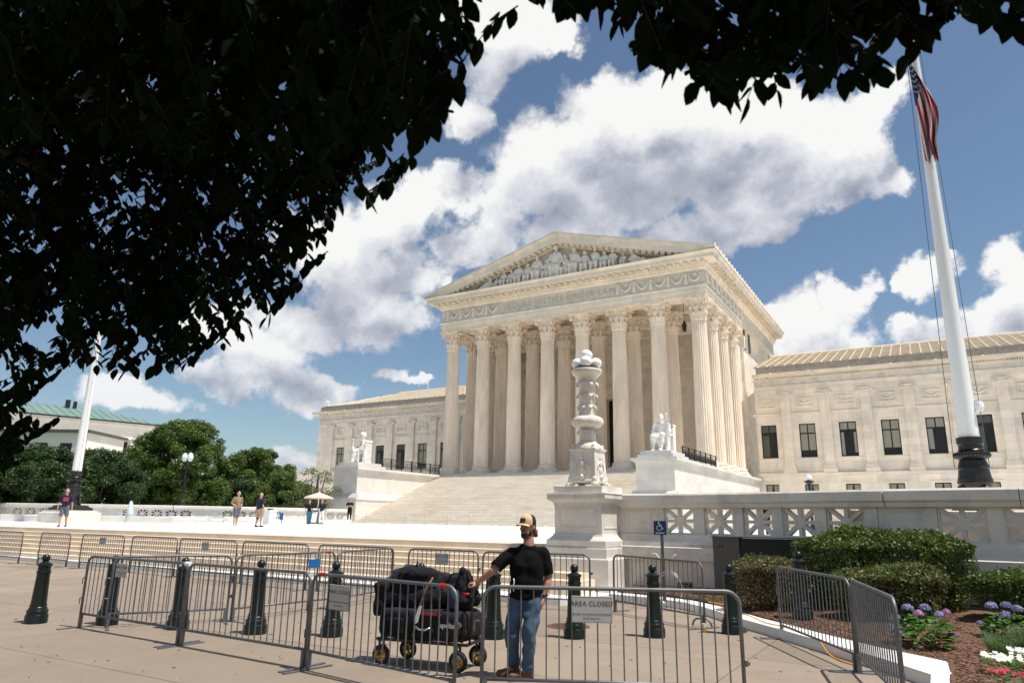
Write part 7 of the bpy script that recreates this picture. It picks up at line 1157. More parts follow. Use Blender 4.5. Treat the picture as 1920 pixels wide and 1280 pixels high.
# limp flag, folded against the pole
def flag():
    o = thing('national_flag', 'limp red, white and blue striped flag hanging in folds on the right flagpole', 'flag', (1.12, 26.50, 14.9))
    nu, nv = 60, 90; H = 4.1; W = 1.9
    def pos(u, v):
        # u: 0 hoist .. 1 fly (gathered into folds), v: 0 top .. 1 bottom
        z = 3.1 - H * v - 0.75 * u * (1 - v) - 0.10 * math.sin(u * 9)
        env = 0.16 + 0.45 * math.sin(min(1, v * 1.25 + 0.02) * math.pi * 0.80) * (1 - 0.28 * v)
        x = -0.18 + u * env * 1.15 + 0.10 * v
        y = -0.24 + 0.16 * math.sin(u * 15 + v * 3.0) * (0.4 + 0.6 * v) + 0.05 * math.sin(u * 31 + v * 5)
        return (x, y, z)
    vs = [pos(i / nu, j / nv) for j in range(nv + 1) for i in range(nu + 1)]
    R_ = MB(); Wh = MB(); Bl = MB(); St = MB()
    for mb in (R_, Wh, Bl): pass
    groups = {'r': [], 'w': [], 'b': []}
    for j in range(nv):
        for i in range(nu):
            u = (i + 0.5) / nu; v = (j + 0.5) / nv
            # cloth coordinates: the cloth hangs turned, so the stripes run down the folds
            su = u * 0.55 + v * 0.95; sv = u * 0.95 - v * 0.40 + 0.28
            a = j * (nu + 1) + i; f = (a, a + 1, a + nu + 2, a + nu + 1)
            if su < 0.44 and sv > 0.02 and u < 0.55 or v < 0.03: groups['b'].append(f)
            else: groups['r' if int(math.floor((sv + 2) * 7.5)) % 2 == 0 else 'w'].append(f)
    for k, nm, m in (('r', 'red_stripes', M_FLAGR), ('w', 'white_stripes', M_FLAGW), ('b', 'canton', M_FLAGB)):
        used = sorted({i for f in groups[k] for i in f}); mp = {q: n for n, q in enumerate(used)}
        mb = MB(); mb.add([vs[i] for i in used], [[mp[i] for i in f] for f in groups[k]]); mb.build(nm, m, o, smooth=True)
    mb = MB()
    for j in range(6):
        for i in range(5):
            x, y, z = pos(0.06 + i * 0.09, 0.03 + j * 0.055); c = (x, y - 0.02, z)
            pts = [(c[0] + (0.045 if q % 2 == 0 else 0.018) * math.sin(q * math.pi / 5), c[1], c[2] + (0.045 if q % 2 == 0 else 0.018) * math.cos(q * math.pi / 5)) for q in range(10)]
            mb.add(pts, [tuple(range(10))])
    mb.build('stars', M_FLAGW, o)
    return o
flag()

# ------------------------------------------------------------ buildings far left
def far_building():
    E0 = Vector((-142.95, 63.84, 19.73)); E1 = Vector((-135.93, 89.59, 19.39))
    o = thing('office_building', 'long pale stone office building with green copper roof beyond the trees at far left', 'building', (E1.x, E1.y, 0))
    d = Vector((E1.x - E0.x, E1.y - E0.y, 0)); d.normalize(); n = Vector((d.y, -d.x, 0))      # n faces the camera side
    e0 = Vector((E0.x, E0.y, 0)) - d * 26; L = (Vector((E1.x, E1.y, 0)) - e0).length; ez = E1.z
    def P(s, out, z): v = e0 + d * s + n * out; return (v.x, v.y, z)
    def blk(b, s0, s1, o0, o1, z0, z1): b.add([P(s0, o0, z0), P(s1, o0, z0), P(s1, o1, z0), P(s0, o1, z0), P(s0, o0, z1), P(s1, o0, z1), P(s1, o1, z1), P(s0, o1, z1)], [(0, 1, 2, 3), (7, 6, 5, 4), (0, 4, 5, 1), (1, 5, 6, 2), (2, 6, 7, 3), (3, 7, 4, 0)])
    b = MB(); blk(b, 0, L, -26, -1.5, 0, ez - 3.2); b.build('wall', M_LIMESTONE, o, world=True)
    b = MB(); blk(b, 0, L, -26, 0, ez - 3.19, ez - 0.5); blk(b, -0.3, L + 0.3, -26, 0.5, ez - 0.45, ez - 0.1); b.build('attic_wall', M_LIMESTONE, o, world=True)
    b = MB(); blk(b, -0.8, L + 0.8, -26.5, 1.0, ez - 0.09, ez + 0.12); b.build('gutter', M_IRON, o, world=True)
    b = MB(); b.add([P(-0.8, 1.0, ez + 0.12), P(L + 0.8, 1.0, ez + 0.12), P(L + 0.8, -26.5, ez + 0.12), P(-0.8, -26.5, ez + 0.12), P(10, -12, ez + 3.6), P(L - 10, -12, ez + 3.6)], [(0, 1, 5, 4), (1, 2, 5), (2, 3, 4, 5), (3, 0, 4)]); b.build('roof', M_COPPER, o, world=True)
    seam = MB()
    for k in range(1, int(L / 1.6)):
        s = k * 1.6; t = 1.0
        if s < 10: t = s / 10
        if s > L - 10: t = (L - s) / 10
        a = Vector(P(s, 1.0, ez + 0.17)); c = Vector(P(s, 1.0 - 13 * t, ez + 0.17 + 3.48 * t)); seam.tube([a, c], 0.06, 4, cap=False)
    tag(seam.build('roof_seams', M_COPPER, o, world=True), kind='stuff')
    pil = MB(); blk(pil, 0, 0, 0, 0, 0, 0)
    k = 0; s = 1.0
    while s < L:
        b = MB(); blk(b, s - 0.4, s + 0.4, -1.49, -0.3, 0, ez - 3.2); b.build('pillar', M_LIMESTONE, o, world=True)
        b = MB(); blk(b, s + 1.1, min(L - .2, s + 2.4), -1.49, -1.40, ez - 6.2, ez - 3.6); b.build('window', M_GLASS, o, world=True)
        b = MB(); blk(b, s + 1.1, min(L - .2, s + 2.4), -1.49, -1.40, ez - 10.4, ez - 7.6); b.build('window', M_GLASS, o, world=True)
        s += 3.1
    b = MB(); b.tube([P(L - 60, -12, ez + 3.6), P(L - 60, -12, ez + 9)], 0.1, 5); b.tube([P(L - 57, -14, ez + 3), P(L - 57, -14, ez + 10)], 0.08, 5); b.build('antenna', M_IRON, o, world=True)
    b = MB(); blk(b, L - 16, L - 15.2, -10, -9.4, ez + 3, ez + 4.6); blk(b, L - 14.6, L - 14, -10, -9.4, ez + 3, ez + 4.4); b.build('vent', M_IRON, o, world=True)
far_building()
def stone_block():
    c = Vector((-87.18, 84.77, 7.04)); c.z = 0
    o = thing('low_building', 'small white stone building seen beyond the umbrella, left of the court building', 'building', (c.x, c.y, 0))
    b = MB(); b.box(-9, 14, 0, 12, 0, 8.3); b.build('wall', M_LIMESTONE, o)
    b = MB(); b.box(-9.4, 14.4, -0.4, 12.4, 8.31, 9.1); b.build('cornice', M_LIMESTONE, o)
    for k in range(7):
        b = MB(); b.box(-7.8 + k * 3.1, -6.1 + k * 3.1, -0.06, 0.02, 4.3, 6.8); b.build('window', M_GLASS, o)
        b = MB(); b.box(-7.8 + k * 3.1, -6.1 + k * 3.1, -0.06, 0.02, 0.8, 3.2); b.build('window', M_GLASS, o)
stone_block()
def dark_block():
    c = Vector((-109.15, 52.03, 13.49))
    o = thing('annex_building', 'lower dark-parapeted stone building in front of the green-roofed one at far left', 'building', (c.x, c.y, 0))
    a = math.atan2(20, 30)
    b = MB(); b.box(-14, 8, 0, 10, 0, c.z - 0.7); b.build('wall', M_LIMESTONE, o)
    b = MB(); b.box(-14.4, 8.4, -0.4, 10.4, c.z - 0.69, c.z - 0.3); b.build('parapet', M_UTIL, o)
    for k in range(6):
        b = MB(); b.box(-12.6 + k * 3.4, -11 + k * 3.4, -0.06, 0.02, c.z - 4.6, c.z - 2.2); b.build('window', M_GLASS, o)
    o.rotation_euler = (0, 0, 0.55)
dark_block()
# double street lamp
def street_lamp(loc):
    o = thing('street_lamp', 'black double-globe street lamp standing in front of the big green tree', 'street lamp', loc)
    b = MB(); b.lathe([(0.22, 0), (0.2, 0.5), (0.1, 0.7), (0.075, 3.6), (0.1, 3.7)], 12); b.tube([(-0.4, 0, 3.75), (0.4, 0, 3.75)], 0.05, 6); b.box(-0.55, -0.05, -0.08, 0.08, 2.25, 2.4); b.box(0.1, 0.5, -0.08, 0.08, 2.2, 2.35); b.build('post', M_IRON, o)
    for s_ in (-0.38, 0.38):
        b = MB(); b.lathe([(0.1, 3.8), (0.22, 4.0), (0.25, 4.2), (0.18, 4.42), (0.05, 4.55)], 12, (s_, 0)); b.build('lantern', M_CLEARGLASS, o, smooth=True)
        b = MB(); b.lathe([(0.12, 3.74), (0.12, 3.8)], 10, (s_, 0)); b.build('lantern_foot', M_IRON, o); b = MB(); b.lathe([(0.08, 4.5), (0.02, 4.7)], 8, (s_, 0)); b.build('lantern_cap', M_IRON, o)
street_lamp((-54.6, 38.6, 2.3))
o = thing('garden_lamp', 'small black lamp post with one white globe behind the right balustrade', 'street lamp', (-7.23, 52.48, 1.19))
b = MB(); b.lathe([(0.2, 0), (0.14, 0.4), (0.09, 0.6), (0.09, 3.1), (0.3, 3.25), (0.3, 3.35)], 12); b.build('post', M_IRON, o)
b = MB(); b.ico((0, 0, 3.55), 0.22, 3); b.build('globe', M_GLOBE, o, smooth=True)

# ------------------------------------------------------------ vendor's umbrella and people near it
o = thing('parasol', 'pale pink market parasol standing on the far side of the plaza', 'parasol', (-40.2, 39.9, 1.2))
b = MB(); vs = [(0, 0, 2.32)]; fs = []
for k in range(8): a = k * math.pi / 4 + 0.2; vs.append((1.1 * math.cos(a), 1.1 * math.sin(a), 1.93))
for k in range(8): fs.append((0, 1 + k, 1 + (k + 1) % 8))
for k in range(8): a = k * math.pi / 4 + 0.2; vs.append((1.1 * math.cos(a), 1.1 * math.sin(a), 1.84))
for k in range(8): fs.append((1 + k, 9 + k, 9 + (k + 1) % 8, 1 + (k + 1) % 8))
b.add(vs, fs); b.build('canopy', M_UMBRELLA, o)
b = MB(); b.tube([(0, 0, 0), (0, 0, 2.35)], 0.035, 8); b.build('pole', M_WHITEPAINT, o)
for k in range(8):
    a = k * math.pi / 4 + 0.2; b = MB(); b.tube([(0, 0, 2.28), (1.08 * math.cos(a), 1.08 * math.sin(a), 1.9)], 0.012, 4); b.build('rib', M_WHITEPAINT, o)
b = MB(); b.lathe([(0.35, 0), (0.33, 0.1), (0.06, 0.12)], 16); b.build('foot', M_IRON, o)
o = thing('notice_board', 'grey and white a-frame notice board under the parasol', 'notice board', (-39.9, 39.3, 1.2), 0.55)
for s_ in (-1, 1):
    b = MB(); b.obox((0, s_ * 0.17, 0.5), (1, 0, 0), (0, math.cos(0.3), -s_ * math.sin(0.3)), (0, s_ * -math.sin(0.3), math.cos(0.3)), 0.3, 0.015, 0.52); b.build('board', M_GREYCLOTH, o)
b = MB(); b.obox((0.05, -0.2, 0.5), (1, 0, 0), (0, math.cos(0.3), math.sin(0.3)), (0, math.sin(0.3), math.cos(0.3)), 0.18, 0.018, 0.4); b.build('print', M_WHITEPAINT, o)
o = thing('litter_bin', 'white marble-clad bin with a dark top beside the man in navy', 'bin', (-39.18, 34.49, 1.17))
b = MB(); b.sq([(0.3, 0), (0.3, 0.85), (0.34, 0.87), (0.34, 0.95)]); b.build('body', M_WHITE, o)
b = MB(); b.lathe([(0.22, 0.95), (0.2, 1.02), (0.05, 1.05)], 14); b.build('flowers', M_BRONZE, o)
o = thing('water_jet', 'small pale fountain jet spouting above the left balustrade', 'fountain', (-48.31, 30.21, 1.5))
b = MB(); b.lathe([(0.28, 0), (0.2, 0.4), (0.12, 0.9), (0.05, 1.1)], 12, rfun=lambda r, z, a: r * (1 + 0.3 * math.sin(a * 5 + z * 9))); b.build('water', M_ICE, o, smooth=True)
o = thing('plaque_sign', 'small blue sign on the balustrade wall right of the man in navy', 'sign', (-41.61, 37.72, 1.2))
b = MB(); b.box(-0.16, 0.16, -0.02, 0.02, 0.25, 0.75); b.build('plate', M_BLUEPLATE, o)
b = MB(); b.box(-0.025, 0.025, 0.021, 0.05, 0, 0.7); b.build('stake', M_IRON, o)

# ------------------------------------------------------------ trees
def rand_dir(r):
    while True:
        v = Vector((r.uniform(-1, 1), r.uniform(-1, 1), r.uniform(-1, 1)))
        if 0.05 < v.length < 1: return v.normalized()
import numpy as np
def unit(v): return v / np.maximum(1e-6, np.linalg.norm(v, axis=1, keepdims=True))
def quads(b, P, nn, size, rng, wid=0.5):
    """one small leaf quad per point, facing about nn"""
    n = len(P); t = unit(np.cross(nn, rng.normal(size=(n, 3)))); u = np.cross(nn, t); s = size[:, None]
    V = np.stack([P - t * s, P + u * s * wid, P + t * s, P - u * s * wid], 1).reshape(-1, 3)
    k = len(b.v); F = (np.arange(n * 4).reshape(-1, 4) + k)
    b.v += list(map(tuple, V.tolist())); b.f += list(map(tuple, F.tolist())); b.mi += [b.cur] * n
def leaf_cloud(b, r, centers, per, leaf, sq=0.8):
    """leaf-sized faces in clumps; centres = (point, radius)"""
    rng = np.random.default_rng(r.randrange(1 << 30))
    for (c, rad) in centers:
        n = max(6, int(per * rad * rad)); d = unit(rng.normal(size=(n, 3))); q = rad * rng.random(n) ** 0.45
        P = np.array(c)[None] + d * q[:, None] * np.array([1, 1, sq])
        nn = unit(d * 0.6 + unit(rng.normal(size=(n, 3))) * 0.8 + np.array([0, 0, 0.5]))
        quads(b, P, nn, leaf * rng.uniform(0.6, 1.3, n), rng)
def far_tree(name, label, loc, h, rx, ry, base, m, n=60, leaf=0.26, per=150, seed=1, group=None, crad=(0.9, 1.9), sparse=False):
    r = random.Random(seed); o = thing(name, label, 'tree', loc, group=group)
    cs = []
    for i in range(n):
        t = r.random() ** 0.8; z = base + (h - base) * t
        prof = math.sin(math.pi * min(1, (t * 0.86 + 0.12))) ** 0.6
        a = r.uniform(0, 2 * math.pi); q = r.random() ** 0.4
        rad = r.uniform(*crad) * (1 - 0.35 * t)
        cs.append(((rx * prof * q * math.cos(a), ry * prof * q * math.sin(a), z - rad * 0.3), rad))
    b = MB(); b.tube([(0, 0, -0.2), (0.1, 0, base), (0, 0.1, h * 0.6), (0.1, 0, h * 0.85)], [0.3, 0.22, 0.13, 0.04], 8)
    for i in range(14 if not sparse else 9):
        c = cs[r.randrange(len(cs))][0]; z0 = base * r.uniform(0.5, 1.0) if not sparse else base * r.uniform(0.1, 0.5)
        b.tube([(0, 0, z0), (c[0] * 0.5, c[1] * 0.5, z0 + (c[2] - z0) * 0.4), c], [0.12, 0.08, 0.02], 5)
    b.build('trunk', M_BARK, o)
    b = MB(); leaf_cloud(b, r, cs, per, leaf); b.build('crown', m, o)
    return o
def at(v, z=1.15): return (v[0], v[1], z)
far_tree('broad_tree', 'large bright green broad-crowned tree behind the double street lamp', at((-66.05, 46.31, 5.13)), 9.9, 6.0, 6.0, 0.9, M_TREE1, 230, 0.13, 560, 1, crad=(0.7, 1.4))
far_tree('broad_tree', 'rounded mid-green tree just right of the largest bright tree', at((-66.22, 55.71, 5.33)), 8.0, 4.6, 4.6, 0.9, M_TREE1, 160, 0.13, 560, 2, crad=(0.6, 1.3))
far_tree('broad_tree', 'dark green tree with its crown directly right of the left flagpole', at((-63.09, 36.12, 5.01)), 6.1, 3.9, 3.6, 0.9, M_TREE2, 130, 0.12, 560, 3, crad=(0.6, 1.3))
far_tree('broad_tree', 'dark green tree left of the left flagpole', at((-63.13, 31.27, 5.15)), 5.8, 4.2, 3.6, 0.8, M_TREE2, 130, 0.12, 560, 4, crad=(0.6, 1.3))
far_tree('broad_tree', 'darker tree filling the gap between the flagpole tree and the large bright tree', at((-73.72, 46.39, 5.81)), 6.6, 3.9, 3.9, 0.9, M_TREE2, 120, 0.13, 560, 5, crad=(0.6, 1.3))
far_tree('broad_tree', 'dark tree at the far left edge behind the stone benches', at((-62.30, 27.06, 4.86)), 5.9, 3.8, 3.5, 0.8, M_TREE2, 110, 0.12, 560, 6, crad=(0.6, 1.2))
far_tree('broad_tree', 'smaller dark green tree left of the pale parasol', at((-57.14, 51.88, 3.95)), 5.0, 3.2, 3.0, 0.6, M_TREE1, 90, 0.12, 560, 7, crad=(0.5, 1.1))
far_tree('broad_tree', 'shadowy low tree between the two bright green trees', at((-64.36, 49.89, 4.47)), 5.6, 3.0, 3.0, 0.8, M_TREE2, 80, 0.12, 560, 9, crad=(0.5, 1.1))
far_tree('crepe_myrtle', 'thin pale-stemmed young tree with sparse olive leaves by the left corner of the court building', at((-46.85, 46.12, 3.45)), 4.9, 2.2, 2.0, 1.2, M_TREE3, 46, 0.085, 250, 8, crad=(0.35, 0.8), sparse=True)
far_tree('garden_tree', 'low shrubby tree behind the parasol', at((-50.87, 48.65, 3.07)), 3.4, 2.2, 1.8, 0.6, M_TREE2, 30, 0.13, 240, 10, crad=(0.5, 1.0))
b = MB(); r = random.Random(21); cs = []
for i in range(150):
    t = i / 149; p0 = Vector((-92, 26)); 
    cs.append(((-88 + 36 * t + r.uniform(-1, 1), 27.5 + 28 * t ** 1.1 + r.uniform(-1, 1) + 3.0, 1.1 + r.uniform(0.2, 2.6)), r.uniform(0.7, 1.2)))
leaf_cloud(b, r, cs, 190, 0.14)
tag(b.build('shrubbery', M_TREE2), 'dense dark shrubbery behind the plaza balustrade', 'shrubbery'); bpy.data.objects['shrubbery']['kind'] = 'stuff'

# ------------------------------------------------------------ the overhanging elm
elm = thing('elm_tree', 'street tree whose dark leafy boughs overhang the view from the top and left', 'tree', (-4.2, -2.6, 0))
def leaf_geo():
    # pointed oval, folded along the midrib, unit length along +x, lying in xy
    xs_ = [0, 0.16, 0.42, 0.7, 0.9, 1.0]; ws = [0.0, 0.2, 0.29, 0.22, 0.09, 0.0]; vs = []; fs = []
    for x, w in zip(xs_, ws): vs += [(x, -w, 0.06 * w * 5), (x, 0, -0.02 * math.sin(x * 3)), (x, w, 0.06 * w * 5)]
    for i in range(5):
        for q in (0, 1): a = i * 3 + q; fs.append((a, a + 1, a + 4, a + 3))
    return vs, fs
LV, LF = leaf_geo()
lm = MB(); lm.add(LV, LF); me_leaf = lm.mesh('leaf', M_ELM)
mass = MB(); twigs = MB(); singles = []
rl = random.Random(8)
def leaf_mat(p, d, nrm, s):
    d = d.normalized(); y = nrm.cross(d)
    if y.length < 1e-3: y = Vector((1, 0, 0)).cross(d)
    y.normalize(); z = d.cross(y)
    M = Matrix((d, y, z)).transposed().to_4x4(); M = Matrix.Translation(p) @ M @ Matrix.Scale(s, 4); return M
def twig(tip, size, leaves, single):
    """a drooping twig ending near tip, leaves set alternately along it"""
    tip = Vector(tip); a = rl.uniform(0, 6.28); L = size * rl.uniform(0.8, 1.25)
    start = tip + Vector((math.cos(a) * 0.6, math.sin(a) * 0.6, 0.75)).normalized() * L
    mid = (start + tip) / 2 + Vector((0, 0, 0.12 * L)); pts = [start, mid, tip]
    twigs.tube(pts, [0.004, 0.003, 0.0015], 3, cap=False)
    side = Vector((math.sin(a), -math.cos(a), 0))
    for i in range(leaves):
        t = (i + 0.6) / leaves; p = start.lerp(mid, t * 2) if t < 0.5 else mid.lerp(tip, t * 2 - 1)
        sg = 1 if i % 2 else -1
        along = (tip - start).normalized()
        d = along * rl.uniform(0.2, 0.8) + side * sg * rl.uniform(0.5, 1.0) + Vector((0, 0, -rl.uniform(0.25, 0.9)))
        if i == leaves - 1: d = along + Vector((0, 0, -0.5))
        nrm = (Vector((0, 0, 1)) + rand_dir(rl) * 0.55).normalized()
        M = leaf_mat(p, d, nrm, rl.uniform(0.07, 0.115))
        if single and len(singles) < 300: singles.append(M)
        else: mass.add([M @ Vector(v) for v in LV], LF)
def unpack(t): v = [int(q) / 100 for q in t.split()]; return list(zip(v[0::3], v[1::3], v[2::3]))
TWIGS_NEAR, TWIGS_FAR, TWIGS_TOP = map(unpack, (TWIGS_NEAR, TWIGS_FAR, TWIGS_TOP))
for i, p in enumerate(TWIGS_NEAR): twig(p, 0.26, 9, i % 3 == 0)
for i, p in enumerate(TWIGS_TOP): twig(p, 0.24, 9, i % 3 == 0)
for i, p in enumerate(TWIGS_FAR): twig(p, 0.34, 12, False)
# the crown overhead and behind, out of the picture, that shades the boughs in view
for i in range(620):
    x = rl.uniform(-8.5, 2.2); y = rl.uniform(-5, 3.0); z = 3.6 + rl.random() * 3.0 + 0.12 * y
    # keep out of the view cone: the top edge of the view climbs with distance
    w = Vector((x, y, z - 1.7)); dz = w.dot(Vector((-0.4912, 0.8361, 0.2443))); up = w.dot(Vector((0.1116, -0.2177, 0.9696)))
    if dz > 0 and up < dz * 0.62: continue
    twig((x, y, z), 0.5, 10, False)
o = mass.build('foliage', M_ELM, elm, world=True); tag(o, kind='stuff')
twigs.build('twigs', M_TWIG, elm, world=True)
for M in singles:
    o = put('leaf', me_leaf, elm); M2 = Matrix.Translation(-Vector((-4.2, -2.6, 0))) @ M
    loc, rot, sc = M2.decompose(); o.location = loc; o.rotation_euler = rot.to_euler(); o.scale = sc
b = MB(); b.tube([(-4.2, -2.6, -0.1), (-4.15, -2.5, 1.5), (-4.3, -2.3, 3.2), (-4.1, -2.0, 5.0), (-4.0, -1.6, 7.0)], [0.27, 0.22, 0.19, 0.14, 0.06], 14); b.build('trunk', M_BARK, elm, world=True, smooth=True)
for pts in ([(-4.25, -2.35, 2.9), (-4.6, -0.8, 3.9), (-5.0, 1.0, 4.1), (-5.0, 2.6, 3.9)], [(-4.2, -2.1, 3.6), (-3.2, -0.8, 4.5), (-2.2, 1.0, 4.4), (-1.6, 2.0, 4.1)], [(-4.1, -2.0, 4.4), (-2.4, -1.4, 4.9), (-0.6, 0.6, 4.7), (0.0, 2.2, 4.2)],
            [(-4.6, -0.8, 3.9), (-4.1, 0.9, 4.0), (-3.6, 2.2, 3.9)], [(-5.0, 1.0, 4.1), (-5.8, 1.9, 3.5), (-6.0, 2.4, 3.0)]):
    b = MB(); b.tube(pts, [0.09, 0.06, 0.035, 0.015][:len(pts)], 8); b.build('branch', M_BARK, elm, world=True, smooth=True)

# ------------------------------------------------------------ hedges and flowers of the garden bed
def bush(name, label, loc, rx, ry, z0, z1, m, per, leaf, seed, box=0.55, m2=None, frac=0.0, group=None):
    r = random.Random(seed); o = thing(name, label, 'bush', loc, group=group)
    rng = np.random.default_rng(seed)
    def rim(n, rr):
        a = rng.uniform(0, 2 * np.pi, n); ca, sa = np.cos(a), np.sin(a); k = box / (np.abs(ca) ** 4 + np.abs(sa) ** 4) ** 0.25 + (1 - box)
        return np.stack([rx * k * ca * rr, ry * k * sa * rr, np.zeros(n)], 1)
    ph = rng.uniform(0, 6.28, (6, 3)); fr = rng.uniform(1.6, 6.0, (6, 3))
    def emit(n, core=False):
        top = rng.random(n) < 0.42; t = rng.random(n)
        P = np.where(top[:, None], rim(n, np.sqrt(rng.random(n))), rim(n, 1 - rng.random(n) ** 1.7 * 0.5))
        P[:, 2] = np.where(top, z1 - rng.random(n) ** 2 * 0.18, z0 + (z1 - z0) * t)
        rad = np.hypot(P[:, 0] / rx, P[:, 1] / ry); sh = (z1 - z0) * 0.44 * np.maximum(0, rad - 0.55) ** 1.3
        P[:, 2] = np.where(P[:, 2] > z1 - sh, z1 - sh - rng.random(n) * 0.08, P[:, 2])
        lump = np.zeros(n)
        for i in range(6): lump += np.sin(P[:, 0] * fr[i, 0] + ph[i, 0]) * np.sin(P[:, 1] * fr[i, 1] + ph[i, 1]) * np.sin(P[:, 2] * fr[i, 2] + ph[i, 2])
        lo = (P[:, 2] - z0) / (z1 - z0); nar = np.where(lo < 0.3, 0.86 + lo * 0.46, 1.0)
        ctr = np.array([0, 0, (z0 + z1) / 2]); out = unit(P - ctr)
        keep = (np.sin(P[:, 0] * 11 + ph[0, 0]) * np.sin(P[:, 1] * 9 + ph[1, 1]) * np.sin(P[:, 2] * 13 + ph[2, 2]) + rng.random(n) * 0.9) > 0.05
        P = P + out * np.where(keep, 0, -0.10)[:, None]
        P = P + out * (lump[:, None] * 0.055 + rng.normal(size=(n, 1)) * 0.022); P[:, 0] *= nar; P[:, 1] *= nar
        # leaves stand in little sprays
        spray = unit(rng.normal(size=(n // 8 + 1, 3))) * 0.02; P = P + np.repeat(spray, 8, 0)[:n]
        nn = unit(out * 0.45 + unit(rng.normal(size=(n, 3))) * 0.9 + np.array([0, 0, 0.25]))
        b = MB(); quads(b, P, nn, leaf * rng.uniform(0.6, 1.35, n), rng, 0.45); return b
    emit(int(per * (1 - frac))).build('foliage', m, o)
    if m2: emit(int(per * frac)).build('dry_foliage', m2, o)
    def pt(rr): return Vector(rim(1, rr)[0].tolist())
    b = MB()
    for k in range(22):
        p = pt(math.sqrt(r.random()) * 0.85); q = p * 0.3; b.tube([(q.x, q.y, z0 - 0.25), (p.x * 0.7, p.y * 0.7, z0 + (z1 - z0) * 0.4), (p.x, p.y, z0 + (z1 - z0) * 0.92)], [0.012, 0.009, 0.003], 4)
    tag(b.build('stems', M_BARK, o), kind='stuff')
    # shoots standing out of the top
    vs = []; fs = []
    for k in range(26):
        p = pt(math.sqrt(r.random()) * 0.85); p.z = z1 - 0.08; h = r.uniform(0.05, 0.2); d = Vector((r.uniform(-.3, .3), r.uniform(-.3, .3), 1)).normalized()
        for q in range(9):
            c = p + d * h * q / 8; t_ = rand_dir(r); u = t_.cross(rand_dir(r)).normalized(); s = leaf * 0.9; i = len(vs)
            vs += [c, c + (t_ + u) * s * 0.4, c + t_ * s, c + (t_ - u) * s * 0.4]; fs.append((i, i + 1, i + 2, i + 3))
    b = MB(); b.add(vs, fs); tag(b.build('shoots', m, o), kind='stuff')
    return o
bush('round_bush', 'largest dark green clipped bush in front of the balustrade, right of the grey cabinet', (-0.97, 14.83, 0.25), 1.42, 0.78, 0.1, 1.32, M_HEDGE, 36000, 0.030, 31)
bush('round_bush', 'brownish twiggy bush left of the largest green bush', (-2.78, 14.07, 0.22), 0.62, 0.55, 0.05, 0.86, M_HEDGE, 15000, 0.026, 32, box=0.2, m2=M_HEDGE2, frac=0.5)
bush('round_bush', 'smaller yellow-green bush in front of the largest bush', (-0.79, 13.48, 0.2), 0.82, 0.5, 0.12, 0.84, M_HEDGE, 19000, 0.027, 33, box=0.3, m2=M_HEDGE2, frac=0.2)
bush('round_bush', 'green bush with bare lower stems at the right edge of the bed', (1.09, 13.93, 0.22), 0.66, 0.5, 0.28, 0.80, M_HEDGE, 15000, 0.029, 34)
def hydrangea(loc, label, seed, heads, n=260, rx=0.34):
    r = random.Random(seed); o = thing('hydrangea', label, 'flower', loc)
    b = MB()
    for _ in range(n):
        a = r.uniform(0, 6.28); q = rx * math.sqrt(r.random()); p = Vector((q * math.cos(a), q * math.sin(a), r.uniform(0.04, 0.36) * (1 - 0.4 * (q / rx) ** 2)))
        d = (Vector((math.cos(a), math.sin(a), r.uniform(-0.4, 0.5)))); M = leaf_mat(p, d, (Vector((0, 0, 1)) + rand_dir(r) * 0.4).normalized(), r.uniform(0.07, 0.12)); b.add([M @ Vector((v[0], v[1] * 1.25, v[2])) for v in LV], LF)
    b.build('leaves', M_HYDLEAF, o)
    for (x, y, z, rad, m) in heads:
        b = MB()
        for _ in range(170):
            d = rand_dir(r); d.z = abs(d.z) * 0.9 - 0.15; rd = rad * 0.86 * r.uniform(0.9, 1.08); p = Vector((x, y, z)) + d * rd; d2 = (d + rand_dir(r) * 0.5).normalized(); t_ = d2.cross(rand_dir(r)).normalized(); u = d2.cross(t_); s = rad * 0.21
            b.add([p - t_ * s, p - u * s, p + t_ * s, p + u * s], [(0, 1, 2, 3)])
        b.build('flower_head', m, o)
    return o
B_, P_ = M_PETALB, M_PETALP
hydrangea((-0.35, 11.35, 0.2), 'hydrangea with violet and pink heads beside the metal barriers', 41, [(-0.28, -0.05, 0.30, 0.075, B_), (-0.12, 0.05, 0.42, 0.08, B_), (0.0, 0.0, 0.36, 0.075, P_), (0.08, 0.1, 0.43, 0.08, B_), (0.24, 0.0, 0.36, 0.075, B_), (0.32, 0.05, 0.40, 0.06, P_), (-0.33, -0.15, 0.18, 0.075, B_), (-0.24, -0.2, 0.14, 0.06, B_), (0.40, -0.1, 0.14, 0.06, P_)])
hydrangea((0.72, 12.43, 0.2), 'hydrangea with pale violet heads at the right edge of the picture', 42, [(-0.2, 0, 0.42, 0.085, B_), (-0.02, 0.1, 0.43, 0.08, B_), (0.1, 0.0, 0.4, 0.08, B_), (-0.05, -0.12, 0.32, 0.085, B_), (-0.36, -0.1, 0.2, 0.05, B_), (0.25, 0.0, 0.35, 0.08, P_)])
